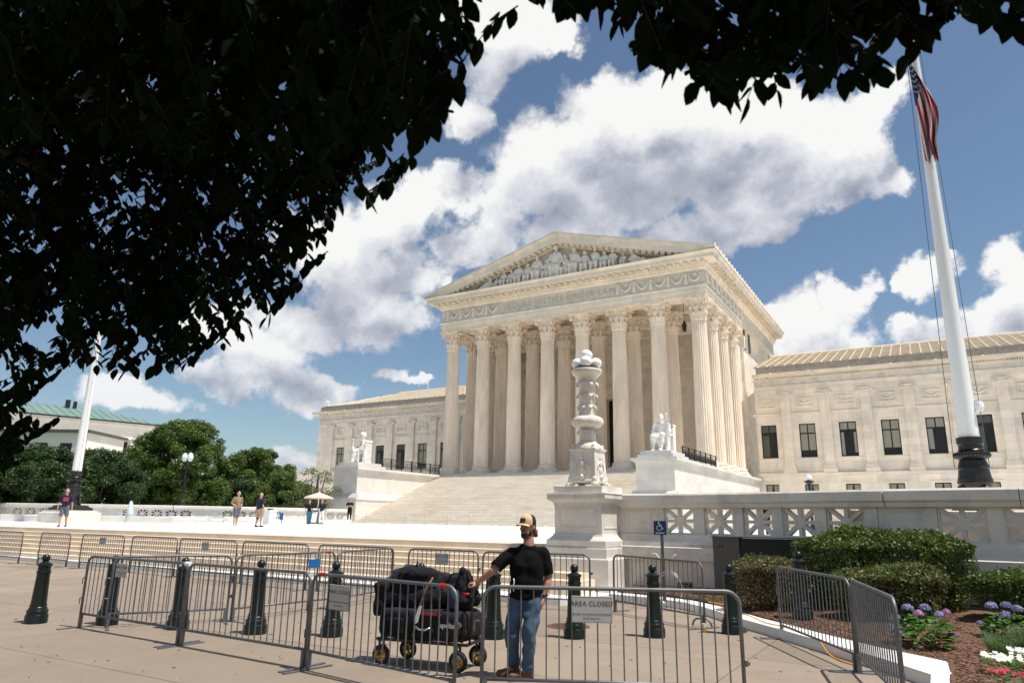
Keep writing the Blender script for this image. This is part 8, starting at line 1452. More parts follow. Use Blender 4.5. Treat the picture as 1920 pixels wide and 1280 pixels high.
def tuft(loc, label, seed, rad=0.2, h=0.26, n=520):
    r = random.Random(seed); o = thing('lavender_plant', label, 'plant', loc)
    b = MB()
    for _ in range(n):
        a = r.uniform(0, 6.28); q = rad * 0.5 * math.sqrt(r.random()); p = Vector((q * math.cos(a), q * math.sin(a), 0)); d = Vector((math.cos(a) * 0.6 * q / rad * 2, math.sin(a) * 0.6 * q / rad * 2, 1)).normalized() + rand_dir(r) * 0.15
        L = h * r.uniform(0.6, 1.1); s = Vector((-math.sin(a), math.cos(a), 0)) * 0.0035; e = p + d * L
        b.add([p - s, p + s, e + s * 0.4, e - s * 0.4], [(0, 1, 2, 3)])
        for k in range(3):
            c = p + d * L * r.uniform(0.4, 1); t_ = rand_dir(r) * 0.014; b.add([c, c + t_ + s, c + t_ * 1.8, c + t_ - s], [(0, 1, 2, 3)])
    b.build('blades', M_LAV, o); return o
tuft((0.49, 11.02, 0.18), 'grey-green lavender tuft left of the white flowers', 51)
tuft((0.79, 11.77, 0.18), 'grey-green lavender tuft at the very right edge', 52)
def flowers(loc, label, seed, m, n=26, rad=0.24, z=0.14):
    r = random.Random(seed); o = thing('flower_clump', label, 'flower', loc)
    b = MB()
    for _ in range(150):
        a = r.uniform(0, 6.28); q = rad * math.sqrt(r.random()); p = Vector((q * math.cos(a), q * math.sin(a), r.uniform(0.02, z))); M = leaf_mat(p, Vector((math.cos(a), math.sin(a), 0.2)), (Vector((0, 0, 1)) + rand_dir(r) * 0.4).normalized(), r.uniform(0.035, 0.06)); b.add([M @ Vector(v) for v in LV], LF)
    b.build('leaves', M_HYDLEAF, o)
    b = MB()
    for _ in range(n):
        a = r.uniform(0, 6.28); q = rad * math.sqrt(r.random()); c = Vector((q * math.cos(a), q * math.sin(a), z + r.uniform(0, 0.05))); nn = (Vector((0, -0.4, 1)) + rand_dir(r) * 0.5).normalized(); t_ = nn.cross(rand_dir(r)).normalized(); u = nn.cross(t_)
        for k in range(5):
            an = k * 1.2566; d = t_ * math.cos(an) + u * math.sin(an); e = t_ * math.cos(an + 1.57) + u * math.sin(an + 1.57); s = 0.026
            b.add([c, c + (d * 0.7 + e * 0.45) * s, c + d * s * 1.15 + nn * 0.004, c + (d * 0.7 - e * 0.45) * s], [(0, 1, 2, 3)])
    b.build('blossoms', m, o)
flowers((0.45, 9.80, 0.17), 'clump of white blossoms at the lower right edge', 61, M_PETALW, 44, 0.2)
flowers((0.68, 10.44, 0.17), 'second white-blossomed clump at the very right border', 62, M_PETALW, 30, 0.16)
flowers((0.49, 8.88, 0.16), 'dark-leaved plant with deep red blossoms in the lower right corner', 63, M_PETALR, 22, 0.22)
b = MB(); rg = random.Random(71)
for _ in range(60):
    x = -3.9 + rg.gauss(0, 0.18); y = 14.75 + rg.gauss(0, 0.1)
    for k in range(3): a = rg.uniform(0, 6.28); b.add([(x, y, bed_z(x, y)), (x + 0.006, y, bed_z(x, y)), (x + 0.04 * math.cos(a), y + 0.04 * math.sin(a), bed_z(x, y) + rg.uniform(0.03, 0.07))], [(0, 1, 2)])
tag(b.build('weeds', M_HYDLEAF), kind='stuff')

# ------------------------------------------------------------ bollards
def bollard(loc, label):
    o = thing('bollard', label, 'bollard', loc, group='dark green bollards along the sidewalk')
    o.rotation_euler = (0, 0, 0); return o
proto = bollard((-12.62, 6.58, 0), 'leftmost dark green bollard, standing alone left of the barriers')
b = MB(); b.lathe([(0.165, 0), (0.165, 0.11), (0.158, 0.13), (0.15, 0.135), (0.15, 0.175), (0.157, 0.185), (0.15, 0.2), (0.135, 0.205), (0.13, 0.235), (0.118, 0.25)], 32); b.build('base', M_BOLLARD, proto, smooth='auto')
b = MB(); b.lathe([(0.116, 0.245), (0.112, 0.3), (0.094, 0.745), (0.096, 0.76)], 64, rfun=lambda r, z, a: r * (1 if (not 0.29 < z < 0.75) else 0.975 + 0.03 * abs(math.sin(a * 8)))); 
b.build('fluted_shaft', M_BOLLARD, proto, smooth='auto')
b = MB(); b.lathe([(0.1, 0.76), (0.106, 0.765), (0.106, 0.785), (0.094, 0.79), (0.092, 0.86), (0.098, 0.865), (0.11, 0.88), (0.11, 0.9), (0.085, 0.915), (0.05, 0.93), (0.045, 0.945)], 32); b.build('neck', M_BOLLARD, proto, smooth='auto')
b = MB(); b.ico((0, 0, 0.993), 0.062, 4); b.build('ball', M_BOLLARD, proto, smooth=True)
b = MB()
for k in range(16):
    a = k * math.pi / 8; b.ico((0.118 * math.cos(a), 0.118 * math.sin(a), 0.27), 0.009, 1)
b.build('studs', M_BOLLARD, proto)
rest = [((-11.58, 7.12, 0), 'bollard behind the first near barrier with its grey notice'), ((-10.31, 7.48, 0), 'bollard at the joint of the first and second near barriers'), ((-8.99, 7.84, 0), 'bollard behind the second near barrier'),
        ((-7.9, 8.31, 0), 'bollard behind the third near barrier, left of its sign'), ((-6.75, 8.9, 0), 'bollard hidden behind the wagon so that only its ball shows above the bags'), ((-5.85, 9.53, 0), 'bollard just left of the man in the black shirt'),
        ((-4.88, 10.28, 0), 'bollard right of the man in the black shirt, left edge of the area closed sign'), ((-3.92, 11.09, 0), 'bollard in front of the wheelchair sign'), ((-3.0, 12.13, 0), 'bollard at the right end of the near barrier beside the kerb'),
        ((-2.08, 13.12, 0.2), 'bollard in the bed behind the angled barrier'), ((-1.27, 14.43, 0.2), 'bollard almost hidden between the two bushes, ball only showing'),
        ((-0.10, 14.59, 0.22), 'bollard in the bed at the right end of the largest bush'), ((1.20, 16.21, 0.22), 'bollard behind the right edge bush, ball only showing')]
for loc, lab in rest: copy_tree(proto, loc, 0, lab)

# ------------------------------------------------------------ crowd barriers
H_B = 1.05
BARS = {}
def barrier(p0, p1, label, sign=None, nb=None, m=M_STEEL, z=0.0, feet=True, hooks=True, zb=0.2, flat=True):
    p0 = Vector((*p0, 0)); p1 = Vector((*p1, 0)); L = (p1 - p0).length; ang = math.atan2(p1.y - p0.y, p1.x - p0.x)
    c = (p0 + p1) / 2
    o = thing('crowd_barrier', label, 'barrier', (c.x, c.y, z), ang, 'metal crowd barriers')
    h = L / 2; R_ = 0.13; pts = [(-h, 0, 0.02), (-h, 0, H_B - R_)]
    for k in range(1, 6): a = math.pi / 2 * k / 6; pts.append((-h + R_ * (1 - math.cos(a)), 0, H_B - R_ + R_ * math.sin(a)))
    pts += [(-h + R_, 0, H_B), (h - R_, 0, H_B)]
    for k in range(1, 6): a = math.pi / 2 * (1 - k / 6); pts.append((h - R_ * (1 - math.cos(a)), 0, H_B - R_ + R_ * math.sin(a)))
    pts += [(h, 0, H_B - R_), (h, 0, 0.02)]
    b = MB(); b.tube(pts, 0.019, 10); b.tube([(-h, 0, zb), (h, 0, zb)], 0.017, 8); b.build('frame', m, o, smooth=True)
    n = nb or max(4, int(round(L / 0.118)) - 1)
    if 'bar' not in BARS:
        q = MB(); q.tube([(0, 0, zb + 0.005), (0, 0, H_B - 0.008)], 0.0078, 6, cap=False); BARS['bar'] = q.mesh('bar', m, smooth=True)
        q = MB(); q.box(-0.025, 0.025, -0.33, 0.33, 0.0, 0.012); q.box(-0.022, 0.022, -0.022, 0.022, 0.012, 0.2); BARS['foot'] = q.mesh('foot', m)
        q = MB(); q.tube([(0, 0, 0), (0.05, 0, 0.012), (0.085, 0, 0.0), (0.088, 0, -0.09)], 0.008, 6); BARS['hook'] = q.mesh('hook', m)
    for k in range(1, n + 1): put('bar', BARS['bar'], o, (-h + L * k / (n + 1), 0, 0))
    if feet:
        for s_ in (-1, 1): put('foot', BARS['foot'], o, (s_ * (h - 0.03), 0, 0))
    if hooks:
        for zz_ in (0.72, 0.42): q = put('hook', BARS['hook'], o, (-h, 0, zz_), rz=math.pi)
        for zz_ in (0.70, 0.40):
            q = MB(); q.tube([(0, 0, -0.025), (0, 0, 0.025)], 0.016, 8); q.box(-0.03, 0.03, -0.012, 0.012, -0.012, 0.012); put('hook_eye', q.mesh('hook_eye', m), o, (h + 0.035, 0, zz_))
    if sign: sign_plate(o, ang, *sign)
    return o
def sign_plate(o, ang, u, z, w, h, face=-1, txt=True, m=None, y=-0.03):
    s = put('notice_plate', None, o, (u, y, z))
    b = MB(); b.cbox(-w / 2, w / 2, -h / 2, h / 2, 0.0, 0.006, 0.003); me = b.mesh('notice_plate', m or M_SIGN)
    s.location = (u, y, z); s.rotation_euler = (math.pi / 2, 0, 0)
    q = bpy.data.objects.new('plate', me); COL.objects.link(q); q.parent = s
    if txt:
        k = h / 0.26
        for t, sz, dy in (('AREA CLOSED', 0.062 * k * w / (0.4 * k), 0.055 * k), ('By order of the Supreme Court Marshal', 0.0215 * w / 0.4, -0.045 * k), ('40 USC Section 6121', 0.0185 * w / 0.4, -0.085 * k)):
            me = text_mesh(t, sz, 0.0006, spacing=1.05); me.materials.clear(); me.materials.append(M_INK); e = put('lettering', me, s, (0, dy, 0.0075))
        e = 0.006
        b = MB(); b.box(-w / 2 + 0.004, w / 2 - 0.004, h / 2 - 0.008, h / 2 - 0.004, 0.0062, 0.0072); b.box(-w / 2 + 0.004, w / 2 - 0.004, -h / 2 + 0.004, -h / 2 + 0.008, 0.0062, 0.0072); b.box(-w / 2 + 0.004, -w / 2 + 0.008, -h / 2 + 0.0085, h / 2 - 0.0085, 0.0062, 0.0072); b.box(w / 2 - 0.008, w / 2 - 0.004, -h / 2 + 0.0085, h / 2 - 0.0085, 0.0062, 0.0072); b.build('border', M_SIGNEDGE, s)
    for q_ in (-1, 1):
        b = MB(); b.box(q_ * (w / 2 - 0.05) - 0.008, q_ * (w / 2 - 0.05) + 0.008, -h / 2 + 0.01, h / 2 - 0.01, -0.012, -0.001); b.build('strap', M_STEEL, s)
BAR_ = barrier
BAR_((-11.65, 6.72), (-9.07, 6.63), 'leftmost barrier of the near row, beside the lone bollard, with a bent grey notice', (-0.28, 0.885, 0.30, 0.20))
BAR_((-9.0, 6.60), (-6.53, 6.46), 'second barrier from the left in the near row')
BAR_((-6.46, 6.43), (-4.16, 6.08), 'near barrier in front of the wagon, with a white area closed notice', (-0.62, 0.82, 0.36, 0.27))
BAR_((-3.99, 6.30), (-1.75, 7.42), 'nearest barrier, in front of the man, with a grey area closed notice', (-0.18, 0.86, 0.40, 0.245), nb=19)
BAR_((-2.24, 12.05), (-1.02, 9.95), 'barrier leaning over the pale kerb by the bushes, the farther of the two at right')
BAR_((-0.99, 9.9), (-0.42, 7.7), 'barrier at right seen nearly edge-on beside the hydrangea, nearer of the two', nb=19)
BAR_((-11.25, 6.9), (-10.35, 8.4), 'angled barrier behind the first near barrier, running back to the steps')
BAR_((-10.3, 8.45), (-10.12, 10.6), 'angled barrier with a blue plate, behind the second near barrier', (0.55, 0.86, 0.26, 0.16, -1, False, M_BLUEPLATE))
BAR_((-10.1, 10.66), (-10.45, 12.75), 'angled barrier behind the third near barrier, meeting the back row')
fr_ = [((-33.9, 13.9), (-31.5, 13.8)), ((-31.0, 13.75), (-27.6, 13.5)), ((-26.9, 13.75), (-24.9, 13.65)), ((-24.1, 13.6), (-21.9, 13.65)), ((-21.4, 13.6), (-19.0, 13.45)), ((-18.8, 13.4), (-16.2, 13.25)), ((-15.9, 13.2), (-13.2, 12.9)), ((-12.9, 12.95), (-10.6, 12.9)), ((-10.1, 12.85), (-8.35, 12.95)), ((-8.2, 12.9), (-6.0, 13.35)), ]
labs = ['farthest left barrier of the back row, cut by the picture edge', 'back-row barrier above the lone bollard', 'narrow-looking back-row barrier right of the lone bollard', 'back-row barrier with a small notice, upper left of the near row', 'back-row barrier behind the angled ones, left of the noticed pair', 'back-row barrier with a pale notice near its middle',
        'back-row barrier behind the blue plate', 'back-row barrier at the meeting point with the angled barriers', 'back-row barrier with a notice, directly above the wagon', 'back-row barrier behind the man and the foot of the lamp pedestal']
sg_ = {3: (0.05, 0.87, 0.30, 0.2), 5: (-0.05, 0.87, 0.33, 0.22), 8: (0.0, 0.87, 0.34, 0.24)}
for i, (a_, c_) in enumerate(fr_): BAR_(a_, c_, labs[i], sg_.get(i))
BAR_((-5.62, 13.65), (-3.50, 12.37), 'barrier between the lamp pedestal and the wheelchair sign, one arched foot at its right end', hooks=False)
o = BAR_((0.35, 18.43), (1.89, 18.34), 'shiny barrier leaning by the balustrade behind the bushes at far right', m=M_BRIGHTSTEEL, z=0.42, feet=False, hooks=False)
b = MB(); b.tube([(-0.16, 0, 0.0), (-0.14, 0, 0.07), (-0.09, 0, 0.11), (0, 0, 0.12), (0.09, 0, 0.11), (0.14, 0, 0.07), (0.17, 0, 0.0)], 0.016, 8)
o = b.build('arched_foot', M_STEEL, smooth=True, loc=(-3.62, 12.62, 0.01)); tag(o, 'loose arched barrier foot lying on the sidewalk by the kerb', 'barrier foot')
for loc, lab, rz in (((-9.03, 6.6, 1.066), 'white tape tied round the rail where the first two near barriers meet', 0),):
    b = MB(); b.lathe([(0.03, -0.012), (0.032, 0.012)], 10); o = b.build('tape', M_WHITEPAINT, loc=(loc[0] - 0.0, loc[1], 1.045)); o.rotation_euler = (0, math.pi / 2, 0); o.scale = (1, 1, 4); tag(o, lab, 'tape')
for (x, y, lab) in ((-6.28, 6.40, 'red tape on the left end of the near barrier in front of the wagon'), (-4.34, 6.10, 'red tape on the right end of the near barrier in front of the wagon'), (-10.0, 10.3, 'red tape on the top rail of the angled barrier with the blue plate')):
    b = MB(); b.tube([(-0.035, 0.005, 0), (0.035, -0.005, 0)], 0.024, 10); o = b.build('tape', M_RED, loc=(x, y, 1.05)); tag(o, lab, 'tape')

# ------------------------------------------------------------ small things near the bed
WX, WYY = -4.93, 14.6
o = thing('disabled_access_sign', 'blue wheelchair symbol sign with a white arrow on a grey post', 'sign', (WX, WYY, 0.15))
b = MB(); b.box(-0.03, 0.03, -0.012, 0.012, 0, 1.42); b.build('post', M_STEEL, o)
pl = put('plate', None, o, (-0.03, -0.02, 1.43)); pl.rotation_euler = (math.pi / 2, 0.0, 0)
b = MB(); b.cbox(-0.135, 0.135, -0.14, 0.14, 0, 0.006, 0.004); b.build('panel', M_BLUE, pl)
b = MB(); Z = 0.0065
b.ico((-0.02, 0.105, Z), (0.016, 0.016, 0.002), 2)
def stroke(b, pts, w=0.008):
    for p, q in zip(pts, pts[1:]):
        p = Vector((*p, Z)); q = Vector((*q, Z)); d = (q - p); L = d.length; d.normalize(); b.obox((p + q) / 2, d, Vector((-d.y, d.x, 0)), (0, 0, 1), L / 2 + w * 0.4, w, 0.001)
stroke(b, [(-0.018, 0.085), (-0.008, 0.03), (0.035, 0.03), (0.055, -0.02), (0.072, -0.012)]); stroke(b, [(-0.014, 0.062), (0.03, 0.06)])
stroke(b, [(-0.012 + 0.052 * math.cos(a), -0.002 + 0.052 * math.sin(a)) for a in [2.2 + k * 0.33 for k in range(13)]])
b.build('wheelchair_symbol', M_WHITEPAINT, pl)
b = MB(); stroke(b, [(0.09, -0.103), (-0.07, -0.103)], 0.008); b.add([(-0.1, -0.103, Z + 0.001), (-0.06, -0.083, Z + 0.001), (-0.06, -0.123, Z + 0.001)], [(0, 1, 2)]); b.build('arrow', M_WHITEPAINT, pl)
ux = -4.19
o = thing('utility_cabinet', 'dark grey utility cabinet against the balustrade wall behind the brown bush', 'cabinet', (ux, 15.7, 0.2))
b = MB(); b.box(0, 0.55, 0, 0.35, 0, 1.2); b.build('body', M_UTIL, o)
b = MB(); b.box(0.552, 1.75, 0.05, 0.35, 0, 1.18); b.build('body', M_BLACKFRAME, o)
b = MB(); b.box(-0.02, 1.8, -0.03, 0.4, 1.201, 1.225); b.build('lid', M_STEEL, o)
b = MB(); b.box(0.12, 0.16, -0.01, 0.0, 1.0, 1.03); b.box(0.19, 0.23, -0.01, 0.0, 1.0, 1.03); b.build('vent', M_BLACKFRAME, o)
o = thing('junction_box', 'small black box at the foot of the balustrade wall behind the wheelchair sign', 'box', (-5.09, 16.1, 0.22))
b = MB(); b.cbox(0, 0.3, -0.1, 0.1, 0, 0.2, 0.02); b.build('case', M_BLACKFRAME, o); b = MB(); b.box(0.05, 0.25, -0.11, -0.1, 0.05, 0.15); b.build('cover', M_UTIL, o)
b = MB(); xh = -5.95
b.tube([(0, 0, 0.95), (0.05, 0, 1.0), (0.12, 0, 1.0), (0.2, 0, 0.9), (0.35, 0, 0.86), (0.5, 0, 0.9), (0.55, 0, 0.97), (0.6, 0, 1.0)], 0.014, 6)
tag(b.build('wall_pipe', M_STEP, smooth=True, loc=(xh + 0.1, 16.5, -0.02)), 'pale curved pipe fixed to the balustrade wall behind the wheelchair sign', 'pipe')
b = MB(); xh = -4.74
b.tube([(0.27 * math.cos(a / 14 * 2 * math.pi), 0, 0.3 + 0.33 * math.sin(a / 14 * 2 * math.pi)) for a in range(14)], 0.007, 5, closed=True); b.tube([(0.25 * math.cos(a / 14 * 2 * math.pi), 0.05, 0.28 + 0.3 * math.sin(a / 14 * 2 * math.pi)) for a in range(14)], 0.006, 5, closed=True)
tag(b.build('cable_coil', M_BRIGHTSTEEL, smooth=True, loc=(xh, 14.35, 0.13)), 'thin coil of grey cable hanging by the foot of the wheelchair sign', 'cable')
o = thing('paper_cup', 'small amber-stained cup lying on the sidewalk beside the arched foot', 'cup', (-3.42, 12.0, 0)); b = MB(); b.lathe([(0.035, 0), (0.04, 0.07)], 12); b.build('amber_part', M_RIM, o); b = MB(); b.lathe([(0.04, 0.071), (0.043, 0.13)], 12); b.build('clear_part', M_ICE, o)
pts = [(-4.05, 14.6, 0.2), (-3.3, 13.9, 0.19), (-3.55, 13.62, 0.165), (-3.0, 13.2, 0.17), (-2.55, 12.5, 0.158), (-2.2, 12.2, 0.158), (-1.9, 11.75, 0.158), (-1.72, 11.40, 0.156), (-1.58, 11.13, 0.15), (-1.45, 10.95, 0.02), (-1.25, 10.55, 0.012), (-1.05, 10.35, 0.012)]
b = MB(); fin = []
for i in range(len(pts) - 1):
    p0 = Vector(pts[max(0, i - 1)]); p1 = Vector(pts[i]); p2 = Vector(pts[i + 1]); p3 = Vector(pts[min(len(pts) - 1, i + 2)])
    for k in range(5):
        t = k / 5; fin.append(0.5 * ((2 * p1) + (-p0 + p2) * t + (2 * p0 - 5 * p1 + 4 * p2 - p3) * t * t + (-p0 + 3 * p1 - 3 * p2 + p3) * t ** 3))
b.tube(fin, 0.009, 6); tag(b.build('orange_cable', M_ORANGE, smooth=True), 'thin orange cable running over the pale kerb beside the bushes', 'cable')
for (x, y, r_, lab_) in ((0.51, 15.26, 0.1, 'dark flat slab on the mulch, the farther left of the two'), (0.66, 15.12, -0.2, 'dark flat slab on the mulch, the nearer right of the two')):
    b = MB(); b.cbox(-0.3, 0.3, -0.12, 0.12, 0, 0.04, 0.008); o = b.build('flagstone', M_UTIL, loc=(x, y, 0.36)); o.rotation_euler = (0, 0, r_); tag(o, lab_, 'stone', 'dark slabs on the mulch')

# ------------------------------------------------------------ people
UR = Vector((0.8639, 0.5036, 0)).normalized(); UW = Vector((0.5036, -0.8639, 0)).normalized()   # picture-right and towards the viewer
def man_main():
    loc = (-4.13, 7.38, 0); HS = 0.97
    ang = math.atan2(UR.y, UR.x)          # local x = picture right, local -y = towards the viewer
    o = thing('person', 'bearded man in a black t-shirt, blue jeans and tan cap pushing the loaded wagon', 'person', loc, ang); o.scale = (1.0, 1.0, HS)
    f = Vector((-0.60, -0.80, 0)); sd = Vector((0.8, -0.6, 0))      # facing, and his left
    def H(a, l, z): v = f * a + sd * l; return (0.03 + v.x, v.y, z)
    P = []
    # head and neck
    P += [('e', H(0.0, 0, 1.675), (0.078, 0.078, 0.108)), ('e', H(-0.025, 0, 1.70), (0.084, 0.084, 0.088)), ('e', H(0.035, 0, 1.615), (0.055, 0.055, 0.06)), ('e', H(0.055, 0, 1.585), (0.036, 0.036, 0.032)),
          ('c', H(0.085, 0, 1.68), 0.011, H(0.108, 0, 1.648), 0.015), ('e', H(0.06, 0.034, 1.65), (0.026, 0.026, 0.022)), ('e', H(0.06, -0.034, 1.65), (0.026, 0.026, 0.022)), ('e', H(0.07, 0, 1.70), (0.045, 0.045, 0.016)),
          ('e', H(-0.01, 0.082, 1.662), (0.02, 0.014, 0.033)), ('e', H(-0.01, -0.082, 1.662), (0.02, 0.014, 0.033)),
          ('c', H(-0.02, 0, 1.60), 0.058, (0.05, 0.0, 1.46), 0.066)]
    # torso (under the clothes)
    P += [('e', (0.03, 0, 1.26), (0.14, 0.10, 0.12)), ('e', (0.03, 0.0, 1.08), (0.145, 0.11, 0.18)), ('e', (0.02, 0, 0.93), (0.15, 0.12, 0.12)), ('c', (-0.12, -0.02, 1.375), 0.045, (0.18, 0.0, 1.375), 0.045)]
    RS, RE, RWr = (-0.15, -0.02, 1.37), (-0.36, -0.10, 1.17), (-0.525, -0.02, 1.045)
    LS, LE, LWr = (0.205, 0.0, 1.37), (0.275, 0.04, 1.12), (0.225, -0.05, 0.90)
    P += [('c', RS, 0.05, RE, 0.045), ('c', RE, 0.043, ((RE[0] + RWr[0]) / 2, (RE[1] + RWr[1]) / 2, (RE[2] + RWr[2]) / 2 + 0.004), 0.040), ('c', ((RE[0] + RWr[0]) / 2, (RE[1] + RWr[1]) / 2, (RE[2] + RWr[2]) / 2), 0.039, RWr, 0.026)]
    P += [('c', LS, 0.05, LE, 0.049), ('c', LE, 0.047, (0.262, 0.0, 1.03), 0.045), ('c', (0.262, 0.0, 1.03), 0.044, LWr, 0.027)]
    # right hand: palm pushing the handle bar, fingers curled over it
    P += [('e', (-0.565, -0.01, 1.02), (0.042, 0.024, 0.026))]
    for k in range(4):
        y = -0.045 + 0.024 * k; P += [('c', (-0.585, y, 1.028), 0.0098, (-0.618, y, 1.022), 0.0092), ('c', (-0.618, y, 1.022), 0.0092, (-0.632, y, 0.998), 0.0086), ('c', (-0.632, y, 0.998), 0.0086, (-0.618, y, 0.982), 0.008)]
    P += [('c', (-0.56, -0.045, 1.01), 0.012, (-0.585, -0.068, 0.995), 0.0105), ('c', (-0.585, -0.068, 0.995), 0.0105, (-0.608, -0.062, 0.985), 0.009)]
    # left hand hanging: palm, four fingers slightly curled, thumb forward
    P += [('c', (0.222, -0.053, 0.885), 0.027, (0.208, -0.062, 0.835), 0.030), ('e', (0.206, -0.064, 0.83), (0.02, 0.040, 0.036))]
    for k, (ln) in enumerate((0.072, 0.082, 0.078, 0.062)):
        y = -0.098 + 0.023 * k; P += [('c', (0.203, y, 0.808), 0.0105, (0.190, y - 0.003, 0.808 - ln * 0.5), 0.0098), ('c', (0.190, y - 0.003, 0.808 - ln * 0.5), 0.0096, (0.168, y - 0.003, 0.808 - ln), 0.0086)]
    P += [('c', (0.205, -0.095, 0.855), 0.0135, (0.188, -0.118, 0.82), 0.0115), ('c', (0.188, -0.118, 0.82), 0.0115, (0.172, -0.116, 0.79), 0.0095)]
    # legs
    LEGR = [(-0.06, 0.03, 0.90), (-0.135, 0.0, 0.48), (-0.095, 0.10, 0.10)]; LEGL = [(0.11, -0.02, 0.90), (0.06, -0.12, 0.49), (0.045, -0.05, 0.09)]
    for Lg in (LEGR, LEGL): P += [('c', Lg[0], 0.085, Lg[1], 0.055), ('c', Lg[1], 0.052, Lg[2], 0.036), ('c', Lg[2], 0.038, (Lg[2][0] - 0.14, Lg[2][1] - 0.06, 0.045), 0.03)]
    body('body', P, 0.0062, M_SKIN, o, smooth=2)
    # shirt
    S = [('e', (0.035, 0.0, 1.28), (0.205, 0.142, 0.15)), ('c', (-0.02, 0.0, 1.24), 0.150, (-0.01, 0.0, 0.95), 0.150), ('c', (0.08, 0.0, 1.24), 0.150, (0.06, 0.0, 0.95), 0.150), ('e', (0.03, 0.0, 0.90), (0.198, 0.145, 0.09)), ('c', (-0.11, -0.01, 1.375), 0.072, (0.17, 0.0, 1.375), 0.072), ('c', (-0.01, 0, 1.405), 0.078, (0.08, 0, 1.405), 0.078), ('e', (0.035, 0.0, 1.44), (0.085, 0.075, 0.05)),
         ('c', RS, 0.078, (-0.315, -0.085, 1.215), 0.080), ('c', LS, 0.078, (0.272, 0.03, 1.145), 0.080), ('e', (-0.09, -0.05, 1.02), (0.08, 0.08, 0.13)), ('e', (0.15, -0.03, 1.0), (0.07, 0.09, 0.14))]
    sm = merged(S, 0.011, 3, (0.020, 8.0)); sm.materials.clear(); sm.materials.append(M_TEE)
    # cut the sleeves, hem and neck cleanly
    bm = bmesh.new(); bm.from_mesh(sm)
    def cut(co, no):
        g = bm.verts[:] + bm.edges[:] + bm.faces[:]
        bmesh.ops.bisect_plane(bm, geom=g, plane_co=co, plane_no=no, clear_outer=False)
        return
    cut((0, 0, 0.855), (0, 0, 1))
    dl = [v for v in bm.verts if v.co.z < 0.854]; bmesh.ops.delete(bm, geom=dl, context='VERTS')
    nR = (Vector(RE) - Vector(RS)).normalized(); cR = Vector((-0.325, -0.088, 1.205))
    dl = [v for v in bm.verts if (v.co - cR).dot(nR) > 0.0 and v.co.x < -0.19 and v.co.z > 1.0]; bmesh.ops.delete(bm, geom=dl, context='VERTS')
    nL = (Vector(LE) - Vector(LS)).normalized(); cL = Vector((0.272, 0.03, 1.135))
    dl = [v for v in bm.verts if (v.co - cL).dot(nL) > 0.0 and v.co.x > 0.215 and v.co.z > 1.0]; bmesh.ops.delete(bm, geom=dl, context='VERTS')
    bm.to_mesh(sm); bm.free(); put('t_shirt', sm, o)
    J = []
    for Lg in (LEGR, LEGL):
        h, k, a = map(Vector, Lg)
        J += [('c', h, 0.108, k, 0.083), ('c', k, 0.082, a + (k - a) * 0.12, 0.064), ('e', a + (k - a) * 0.16, (0.073, 0.08, 0.04))]
    J += [('e', (0.025, 0, 0.90), (0.168, 0.128, 0.10))]
    body('jeans', J, 0.011, M_JEANS, o, smooth=3, dis=(0.020, 12.0))
    for a, n in ((LEGR[2], 0), (LEGL[2], 1)):
        dx, dy = (-0.17, -0.05) if n == 0 else (-0.175, -0.06)
        Bt = [('c', (a[0], a[1], 0.115), 0.052, (a[0], a[1], 0.06), 0.05), ('c', (a[0] + 0.02, a[1], 0.055), 0.046, (a[0] + dx * 0.6, a[1] + dy * 0.6, 0.058), 0.046), ('c', (a[0] + dx * 0.6, a[1] + dy * 0.6, 0.055), 0.046, (a[0] + dx, a[1] + dy, 0.05), 0.040)]
        q = body('boot', Bt, 0.008, M_BOOT, o, smooth=2)
        q2 = MB(); ax = Vector((dx, dy, 0)).normalized(); q2.obox(Vector((a[0] + dx * 0.42, a[1] + dy * 0.42, 0.011)), ax, Vector((-ax.y, ax.x, 0)), (0, 0, 1), 0.145, 0.043, 0.011); q2.build('sole', M_SOLE, q)
    # beard, hair, cap
    body('beard', [('e', H(0.046, 0, 1.585), (0.050, 0.050, 0.036)), ('e', H(0.058, 0, 1.565), (0.040, 0.040, 0.032)), ('e', H(0.086, 0, 1.626), (0.026, 0.026, 0.009)), ('e', H(0.015, 0.055, 1.61), (0.022, 0.022, 0.042)), ('e', H(0.015, -0.055, 1.61), (0.022, 0.022, 0.042))], 0.006, M_HAIR, o, smooth=1, dis=(0.006, 60))
    body('hair', [('e', H(-0.05, 0, 1.68), (0.075, 0.075, 0.075)), ('e', H(-0.085, 0.0, 1.62), (0.045, 0.045, 0.05)), ('e', H(-0.03, 0.07, 1.65), (0.03, 0.02, 0.045)), ('e', H(-0.03, -0.07, 1.65), (0.03, 0.02, 0.045))], 0.007, M_HAIR, o, smooth=1, dis=(0.008, 50))
    body('hair_bun', [('e', H(-0.135, 0.0, 1.615), (0.046, 0.046, 0.046)), ('e', H(-0.15, 0.01, 1.585), (0.034, 0.034, 0.034))], 0.006, M_HAIRLIT, o, smooth=1, dis=(0.012, 45))
    for q, z in (((0.068, 0.03), 1.683), ((0.068, -0.03), 1.683)):
        e = MB(); e.ico(H(q[0] + 0.004, q[1], z), 0.0115, 2); e.build('eye', M_CAPBLACK, o, smooth=True)
    c = MB(); seg = 40; vs = []; fs = []
    prof = [(0.0925, 1.695), (0.0945, 1.72), (0.093, 1.75), (0.082, 1.785), (0.058, 1.81), (0.025, 1.822), (0.004, 1.824)]
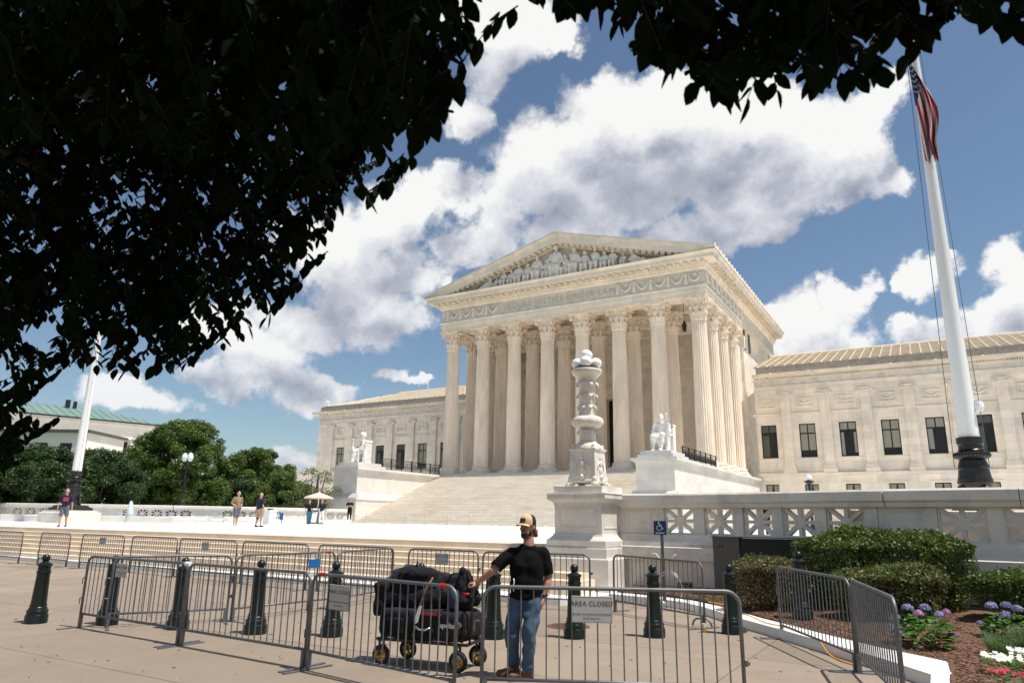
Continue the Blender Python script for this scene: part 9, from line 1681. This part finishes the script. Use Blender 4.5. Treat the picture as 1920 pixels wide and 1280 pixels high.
    for mname, m, test in (('cap_front', M_CAPTAN, lambda a: abs(a) <= 1.25), ('cap_back', M_CAPBLACK, lambda a: abs(a) > 1.25)):
        c = MB(); vs = []; fs = []
        for (r_, z) in prof:
            for k in range(seg + 1):
                a = -math.pi + 2 * math.pi * k / seg; v = H(r_ * math.cos(a) * 1.08 - 0.01, r_ * math.sin(a), z); vs.append(v)
        for i in range(len(prof) - 1):
            for k in range(seg):
                a = -math.pi + 2 * math.pi * (k + 0.5) / seg
                if test(a): fs.append((i * (seg + 1) + k, i * (seg + 1) + k + 1, (i + 1) * (seg + 1) + k + 1, (i + 1) * (seg + 1) + k))
        c.add(vs, fs); c.build(mname, m, o, smooth=True)
    c = MB(); vs = []; fs = []
    for i in range(5):
        for k in range(11):
            a = -0.95 + 1.9 * k / 10; rr = 0.088 + 0.085 * (i / 4) * math.cos(a * 0.75); vs.append(H(rr * math.cos(a) + 0.0, rr * math.sin(a) * (1 - 0.08 * i), 1.712 - 0.012 * (i / 4) - 0.020 * (a / 0.95) ** 2))
    for i in range(4):
        for k in range(10): fs.append((i * 11 + k, i * 11 + k + 1, (i + 1) * 11 + k + 1, (i + 1) * 11 + k))
    n_ = len(vs); vs += [(v[0], v[1], v[2] - 0.006) for v in vs]; fs += [tuple(q + n_ for q in f_) for f_ in fs]; c.add(vs, fs); c.build('cap_brim', M_CAPTAN, o, smooth=True)
    c = MB(); vs = []
    for (z, dr) in ((1.722, 0.1), (1.772, 0.093)):
        for k in range(5): a = -0.38 + 0.76 * k / 4; vs.append(H((dr + 0.003) * math.cos(a) * 1.08 - 0.01, dr * math.sin(a), z))
    c.add(vs, [(k, k + 1, k + 6, k + 5) for k in range(4)]); c.build('cap_patch', M_PATCH, o)
    w = MB(); w.tube([(0.226 + 0.033 * math.cos(a), -0.046 + 0.033 * math.sin(a), 0.91) for a in [k * 0.6283 for k in range(10)]], 0.011, 6, closed=True); w.ico((0.25, -0.07, 0.91), (0.02, 0.02, 0.02), 2); w.build('wristwatch', M_CAPBLACK, o, smooth=True)
    w = MB(); w.tube([(-0.12, -0.17, 1.10), (-0.115, -0.175, 1.06), (-0.125, -0.175, 1.02), (-0.12, -0.17, 0.96)], 0.006, 6); w.build('earphone_cord', M_WHITEPAINT, o, smooth=True)
man_main()

def person(label, loc, rz, h=1.76, top=M_NAVY, bottom=M_KHAKI, shorts=True, hair=M_HAIR, skin=M_SKINTAN, arms=None, stride=0.12, lean=0.0, shoes=M_BAG, extra=None, voxel=0.016, bulk=1.0, hips=False, longsleeve=False, crossed=False):
    o = thing('person', label, 'person', loc, rz); s = h / 1.78
    def V(x, y, z): return (x * s, (y - lean * z) * s, z * s)
    LL = [V(-0.09, 0, 0.92), V(-0.10, -0.02 - stride * 0.3, 0.5), V(-0.10, -stride * 0.6, 0.09)]; RL = [V(0.09, 0, 0.92), V(0.10, 0.02 + stride * 0.2, 0.5), V(0.10, stride, 0.09)]
    if crossed: A = [[V(-0.2, 0, 1.42), V(-0.26, -0.08, 1.17), V(0.05, -0.2, 1.18)], [V(0.2, 0, 1.42), V(0.26, -0.08, 1.17), V(-0.05, -0.2, 1.2)]]
    elif hips: A = [[V(-0.2, 0, 1.42), V(-0.30, 0.06, 1.17), V(-0.16, -0.10, 1.03)], [V(0.2, 0, 1.42), V(0.30, 0.06, 1.17), V(0.16, -0.10, 1.03)]]
    else: A = [[V(-0.2, 0, 1.42), V(-0.27, 0.02, 1.15), V(-0.29, -0.06, 0.9)], [V(0.2, 0, 1.42), V(0.27, 0.0, 1.15), V(0.29, 0.04, 0.9)]]
    P = [('e', V(0, -0.015, 1.66), (0.078 * s, 0.095 * s, 0.118 * s)), ('e', V(0, -0.1, 1.65), (0.014, 0.02, 0.02)), ('e', V(-0.08, 0, 1.655), (0.014, 0.02, 0.03)), ('e', V(0.08, 0, 1.655), (0.014, 0.02, 0.03)), ('e', V(0, -0.05, 1.6), (0.045 * s, 0.05 * s, 0.045 * s)), ('c', V(0, 0, 1.58), 0.055 * s, V(0, 0, 1.46), 0.06 * s),
         ('e', V(0, 0, 1.28), (0.16 * s * bulk, 0.11 * s, 0.19 * s)), ('e', V(0, 0, 1.0), (0.15 * s * bulk, 0.11 * s, 0.14 * s))]
    for L in (LL, RL): P += [('c', L[0], 0.085 * s, L[1], 0.055 * s), ('c', L[1], 0.058 * s, L[2], 0.038 * s)]
    for a in A:
        P += [('c', a[0], 0.055 * s, a[1], 0.04 * s), ('c', a[1], 0.042 * s, a[2], 0.028 * s), ('e', (a[2][0], a[2][1], a[2][2] - 0.05 * s), (0.022, 0.04, 0.05))]
        for k in range(4): P.append(('c', (a[2][0], a[2][1] - 0.03 + 0.02 * k, a[2][2] - 0.08 * s), 0.011, (a[2][0], a[2][1] - 0.035 + 0.02 * k, a[2][2] - (0.15 - 0.01 * abs(k - 1.4)) * s), 0.009))
    body('body', P, voxel * 0.75, skin, o, smooth=1)
    S = [('e', V(0, 0, 1.28), (0.19 * s * bulk, 0.135 * s * bulk, 0.2 * s)), ('c', V(0, 0, 1.2), 0.15 * s * bulk, V(0, 0, 1.0), 0.155 * s * bulk), ('c', V(-0.16, 0, 1.41), 0.075 * s, V(0.16, 0, 1.41), 0.075 * s)]
    for a in A:
        e = Vector(a[0]).lerp(Vector(a[1]), 0.8); S.append(('c', a[0], 0.08 * s, e, 0.072 * s))
        if longsleeve: S += [('c', e, 0.06 * s, a[1], 0.055 * s), ('c', a[1], 0.055 * s, a[2], 0.042 * s)]
    body('shirt', S, voxel, top, o, smooth=2, dis=(0.012, 9))
    Bm = [('e', V(0, 0, 0.93), (0.165 * s * bulk, 0.13 * s * bulk, 0.11 * s))]
    for L in (LL, RL):
        k = Vector(L[1]); Bm.append(('c', L[0], 0.11 * s, (k + (Vector(L[0]) - k) * 0.12 if shorts else k), (0.092 if shorts else 0.085) * s))
        if not shorts: Bm.append(('c', k, 0.08 * s, Vector(L[2]) + Vector((0, 0, 0.03)), 0.062 * s))
    body('shorts' if shorts else 'trousers', Bm, voxel, bottom, o, smooth=2, dis=(0.01, 9))
    for L in (LL, RL): body('shoe', [('c', (L[2][0], L[2][1] + 0.02, 0.055), 0.042, (L[2][0], L[2][1] - 0.15, 0.042), 0.038), ('c', (L[2][0], L[2][1] + 0.02, 0.09), 0.04, (L[2][0], L[2][1] + 0.02, 0.05), 0.04)], 0.014, shoes, o, smooth=1)
    if hair: body('hair', [('e', V(0, 0.02, 1.71), (0.083 * s, 0.098 * s, 0.08 * s)), ('e', V(0, 0.05, 1.66), (0.078 * s, 0.06 * s, 0.08 * s))], 0.012, hair, o, smooth=1, dis=(0.008, 40))
    if extra: extra(o, s)
    return o
def to_cam(x, y): return math.atan2(-x, y)      # rotation that turns local -y towards the camera
Z1 = 1.1
def chest_print(o, s):
    for (z, h_) in ((1.31, 0.035), (1.22, 0.03)):
        t = text_mesh('WASHINGTON' if z > 1.3 else 'DC 1800', 0.07, 0.001) if False else None
        b = MB(); b.box(-0.11 + 0.03, 0.11 + 0.03, -0.158, -0.150, z * s - h_, z * s + h_); b.build('chest_print', M_REDPRINT, o)
person('boy in navy t-shirt with red print and grey shorts by the left flagpole', (-34.23, 18.30, 1.105), 0.75, 1.70, M_NAVY, M_GREYCLOTH, extra=chest_print, stride=0.16, shoes=M_UTIL, hair=M_HAIRLIT)
person('man in a tan shirt and grey shorts, hand on hip, looking down on the plaza', (-30.94, 25.04, 1.14), 0.55 + 1.0, 1.80, M_OLIVE, M_GREYCLOTH, hair=M_HAIR, stride=0.05, shoes=M_WHITEPAINT, hips=True, lean=0.03)
def knee(o, s): b = MB(); b.lathe([(0.07, 0.40), (0.075, 0.46), (0.075, 0.54), (0.07, 0.58)], 12, (0.1, 0.03)); b.build('knee_brace', M_BAG, o)
person('heavy man in a navy polo and khaki shorts seen from behind on the plaza', (-30.74, 26.36, 1.14), 3.0, 1.76, M_NAVY, M_KHAKI, hair=None, bulk=1.2, extra=knee, stride=0.1)
person('person in black top and blue trousers standing left under the parasol', (-38.44, 37.32, 1.19), 1.2, 1.68, M_BAG, M_TEAL, shorts=False, voxel=0.02)
person('person in navy top standing right of the parasol pole', (-38.40, 38.52, 1.19), 0.3, 1.74, M_NAVY, M_WHITEPAINT, shorts=False, voxel=0.02)
person('guard in dark uniform with folded arms leaning by the left stair pedestal', (-43.77, 47.20, 1.48), 0.6, 1.78, M_BAG, M_BAG, shorts=False, crossed=True, voxel=0.02)
person('person in dark clothes crossing the plaza, half seen through the right balustrade', (-7.06, 36.41, 1.15), 1.0, 1.7, M_BAG, M_BAG, shorts=False, voxel=0.02)

# ------------------------------------------------------------ the wagon and its load
w = thing('wagon', 'black folding utility wagon with orange-rimmed wheels pushed by the man', 'wagon', (-5.50, 7.38, 0), math.atan2(UR.y, UR.x) - 0.36)
def wheel(x, y, r=0.118):
    q = put('wheel', None, w, (x, y, r)); 
    b = MB(); b.tube([((r - 0.03) * math.cos(a), 0, (r - 0.03) * math.sin(a)) for a in [k * 2 * math.pi / 24 for k in range(24)]], 0.03, 10, closed=True); b.build('tyre', M_RUBBER, q, smooth=True)
    b = MB()
    def ring(r0, r1, y0, y1):
        vs = []; fs = []; n = 24
        for k in range(n):
            a = 2 * math.pi * k / n
            for rr, yy in ((r0, y0), (r1, y0), (r1, y1), (r0, y1)): vs.append((rr * math.cos(a), yy, rr * math.sin(a)))
        for k in range(n):
            for j in range(4): fs.append((k * 4 + j, k * 4 + (j + 1) % 4, ((k + 1) % n) * 4 + (j + 1) % 4, ((k + 1) % n) * 4 + j))
        b.add(vs, fs)
    ring(0.055, r - 0.045, -0.02, 0.02); ring(0.006, 0.022, -0.028, 0.028)
    for k in range(5): a = k * 2 * math.pi / 5; b.obox((0.035 * math.cos(a), 0, 0.035 * math.sin(a)), (math.cos(a), 0, math.sin(a)), (0, 1, 0), (-math.sin(a), 0, math.cos(a)), 0.03, 0.017, 0.011)
    b.build('rim', M_RIM, q)
    b = MB(); b.box(-0.015, 0.015, -0.05, -0.042, 0.0, 0.16); b.box(-0.015, 0.015, 0.042, 0.05, 0.0, 0.16); b.box(-0.03, 0.03, -0.05, 0.05, 0.16, 0.18); b.build('fork', M_IRON, q)
for x, y in ((-0.46, -0.22), (-0.36, 0.26), (0.56, -0.24), (0.60, 0.24)): wheel(x, y)
b = MB()
for y in (-0.24, 0.25): b.box(-0.52, 0.68, y - 0.015, y + 0.015, 0.285, 0.315)
for x in (-0.5, 0, 0.66): b.box(x - 0.015, x + 0.015, -0.225, 0.235, 0.286, 0.314)
b.tube([(-0.45, -0.24, 0.29), (0.0, 0.25, 0.2), (0.6, -0.24, 0.29)], 0.01, 5); b.build('chassis', M_IRON, w)
def cloth_box(name, x0, x1, y0, y1, z0, z1, m, parent, seed=1, bulge=0.02):
    b = MB(); n = 10; vs = []; fs = []
    from mathutils import noise
    b2 = bmesh.new(); bmesh.ops.create_cube(b2, size=1.0); bmesh.ops.subdivide_edges(b2, edges=b2.edges[:], cuts=9, use_grid_fill=True)
    for v in b2.verts:
        p = v.co.copy(); k = Vector((p.x * 2, p.y * 2, p.z * 2)); q = Vector([math.copysign(abs(c) ** 1.0, c) for c in k]); ln = (abs(k.x) ** 8 + abs(k.y) ** 8 + abs(k.z) ** 8) ** (1 / 8); q = k / max(ln, 1e-3)
        P_ = Vector(((x0 + x1) / 2 + q.x * (x1 - x0) / 2, (y0 + y1) / 2 + q.y * (y1 - y0) / 2, (z0 + z1) / 2 + q.z * (z1 - z0) / 2))
        nn = noise.noise(P_ * 6 + Vector((seed, 0, 0))) * bulge + noise.noise(P_ * 17 + Vector((seed, 5, 0))) * bulge * 0.4; v.co = P_ + q.normalized() * nn
    me = bpy.data.meshes.new(name); b2.to_mesh(me); b2.free(); me.materials.append(m); me.polygons.foreach_set('use_smooth', [True] * len(me.polygons)); return put(name, me, parent)
cloth_box('fabric_box', -0.52, 0.66, -0.27, 0.27, 0.31, 0.66, M_BAG2, w, 3, 0.012)
b = MB(); b.tube([(0.68, -0.2, 0.3), (0.72, -0.2, 0.98), (0.73, -0.14, 1.01), (0.73, 0.16, 1.01), (0.72, 0.2, 0.98), (0.68, 0.2, 0.3)], 0.014, 8); b.build('handle', M_IRON, w, smooth=True)
b = MB(); b.box(0.0, 0.34, -0.287, -0.272, 0.60, 0.625); b.build('red_trim', M_RED, w)
me = text_mesh('apulant', 0.085, 0.001); me.materials.clear(); me.materials.append(M_WHITEPAINT); e = put('lettering', me, w, (0.45, -0.283, 0.50)); e.rotation_euler = (math.pi / 2, 0, 0.0)
for i, (x, lab) in enumerate(((-0.44, ''), (-0.1, ''), (0.3, ''), (0.6, ''))):
    b = MB(); b.box(x, x + 0.035, -0.29, -0.275, 0.33, 0.64); b.build('webbing', M_BAG, w)
for (x0_, x1_, z0_, z1_) in ((-0.38, -0.14, 0.36, 0.55), (-0.04, 0.26, 0.36, 0.46)):
    cloth_box('side_pocket', x0_, x1_, -0.30, -0.26, z0_, z1_, M_BAG, w, 9, 0.008)
b = MB(); b.tube([(0.02, -0.29, 0.47), (0.08, -0.31, 0.44), (0.16, -0.31, 0.44), (0.22, -0.29, 0.47)], 0.01, 6); b.build('side_handle', M_BRIGHTSTEEL, w, smooth=True)
wl = w.matrix_world if False else Matrix.Translation(w.location) @ Matrix.Rotation(w.rotation_euler[2], 4, 'Z')
def load(name, label, cat, prims_or_box, m, kind='body', seed=1, parts=None):
    a_ = w.rotation_euler[2]; o = thing(name, label, cat, (w.location.x + 0.09 * math.cos(a_), w.location.y + 0.09 * math.sin(a_), 0.03), a_); o.scale = (0.85, 1, 1)
    if kind == 'body': body('bag_body' if parts else 'bag_body', prims_or_box, 0.013, m, o, smooth=2, dis=(0.025, 7.0 + seed))
    else: cloth_box('bag_body', *prims_or_box, m, o, seed, 0.03)
    for nm, bb, mm in (parts or []): bb.build(nm, mm, o, smooth=True)
    return o
def tb(pts, r, n=6): b = MB(); b.tube(pts, r, n); return b
load('duffel_bag', 'large black duffel bag heaped on the left half of the wagon', 'bag', [('c', (-0.55, 0.0, 0.86), 0.17, (0.05, 0.02, 0.90), 0.16), ('c', (-0.6, -0.05, 0.72), 0.14, (0.1, -0.05, 0.72), 0.15), ('e', (-0.25, 0.0, 1.0), (0.3, 0.2, 0.1))], M_BAG, parts=[('strap', tb([(-0.5, -0.2, 0.8), (-0.35, -0.22, 1.02), (-0.2, -0.1, 1.08), (-0.1, 0.05, 1.06)], 0.014), M_BAG2), ('zip_pull', tb([(-0.28, -0.02, 1.08), (-0.25, -0.03, 1.15)], 0.012), M_BAG)])
load('garment_roll', 'navy cloth roll on the top left of the wagon load', 'bag', [('c', (-0.62, 0.05, 1.0), 0.07, (-0.35, 0.08, 1.05), 0.07), ('c', (-0.66, -0.05, 0.92), 0.07, (-0.5, 0.1, 0.98), 0.06)], M_NAVYBAG, seed=2, parts=[('tie', tb([(-0.5, -0.03, 0.98), (-0.49, 0.05, 1.10), (-0.48, 0.14, 1.02)], 0.01), M_BAG)])
load('camera_bag', 'black boxy case hanging over the left end of the wagon', 'bag', (-0.86, -0.62, -0.2, 0.2, 0.50, 0.9), M_BAG, 'box', 4, parts=[('flap', tb([(-0.87, -0.15, 0.85), (-0.88, 0.0, 0.80), (-0.87, 0.15, 0.85)], 0.012), M_BAG2)])
load('tripod_bag', 'long charcoal bag lying on the right half of the wagon', 'bag', [('c', (0.08, -0.02, 0.78), 0.13, (0.52, 0.0, 0.76), 0.12), ('c', (0.1, 0.08, 0.92), 0.11, (0.4, 0.08, 0.92), 0.11)], M_BAG2, seed=5, parts=[('strap', tb([(0.15, -0.15, 0.75), (0.25, -0.1, 0.98), (0.3, 0.05, 1.03)], 0.012), M_BAG)])
load('backpack', 'black backpack with blue side pouch at the handle end of the wagon', 'backpack', [('c', (0.52, -0.05, 0.72), 0.13, (0.50, -0.05, 0.98), 0.08), ('c', (0.62, 0.05, 0.75), 0.1, (0.52, 0.0, 1.02), 0.055), ('e', (0.49, -0.05, 1.05), (0.06, 0.07, 0.06))], M_BAG, seed=6,
     parts=[('blue_pouch', (lambda b: (b.cbox(0.38, 0.50, -0.24, -0.16, 0.66, 0.86, 0.02), b)[1])(MB()), M_BLUEBAG), ('strap', tb([(0.6, -0.1, 0.7), (0.66, -0.12, 0.9), (0.56, -0.06, 1.05)], 0.016), M_BAG), ('red_label', (lambda b: (b.box(0.54, 0.66, -0.178, -0.17, 0.80, 0.83), b)[1])(MB()), M_RED)])
o = thing('paddle_strap', 'spotted strap with a white tag hanging over the wagon side', 'strap', w.location, w.rotation_euler[2])
b = MB(); b.tube([(0.20, -0.24, 1.02), (0.14, -0.29, 0.9), (0.10, -0.30, 0.78), (0.06, -0.305, 0.66)], 0.009, 6); b.build('rope', M_CREAMROPE, o, smooth=True)
b = MB(); b.prism([(0.075, 0.70), (0.11, 0.71), (0.065, 0.52), (0.03, 0.505), (0.02, 0.54)], 'y', -0.33, -0.318); b.build('tag', M_WHITEPAINT, o)
b = MB(); b.tube([(0.02, -0.305, 0.46), (0.0, -0.3, 0.38), (0.02, -0.29, 0.3)], 0.01, 5); b.build('rope_end', M_CREAMROPE, o, smooth=True)
bpy.data.scenes.remove(TMP)
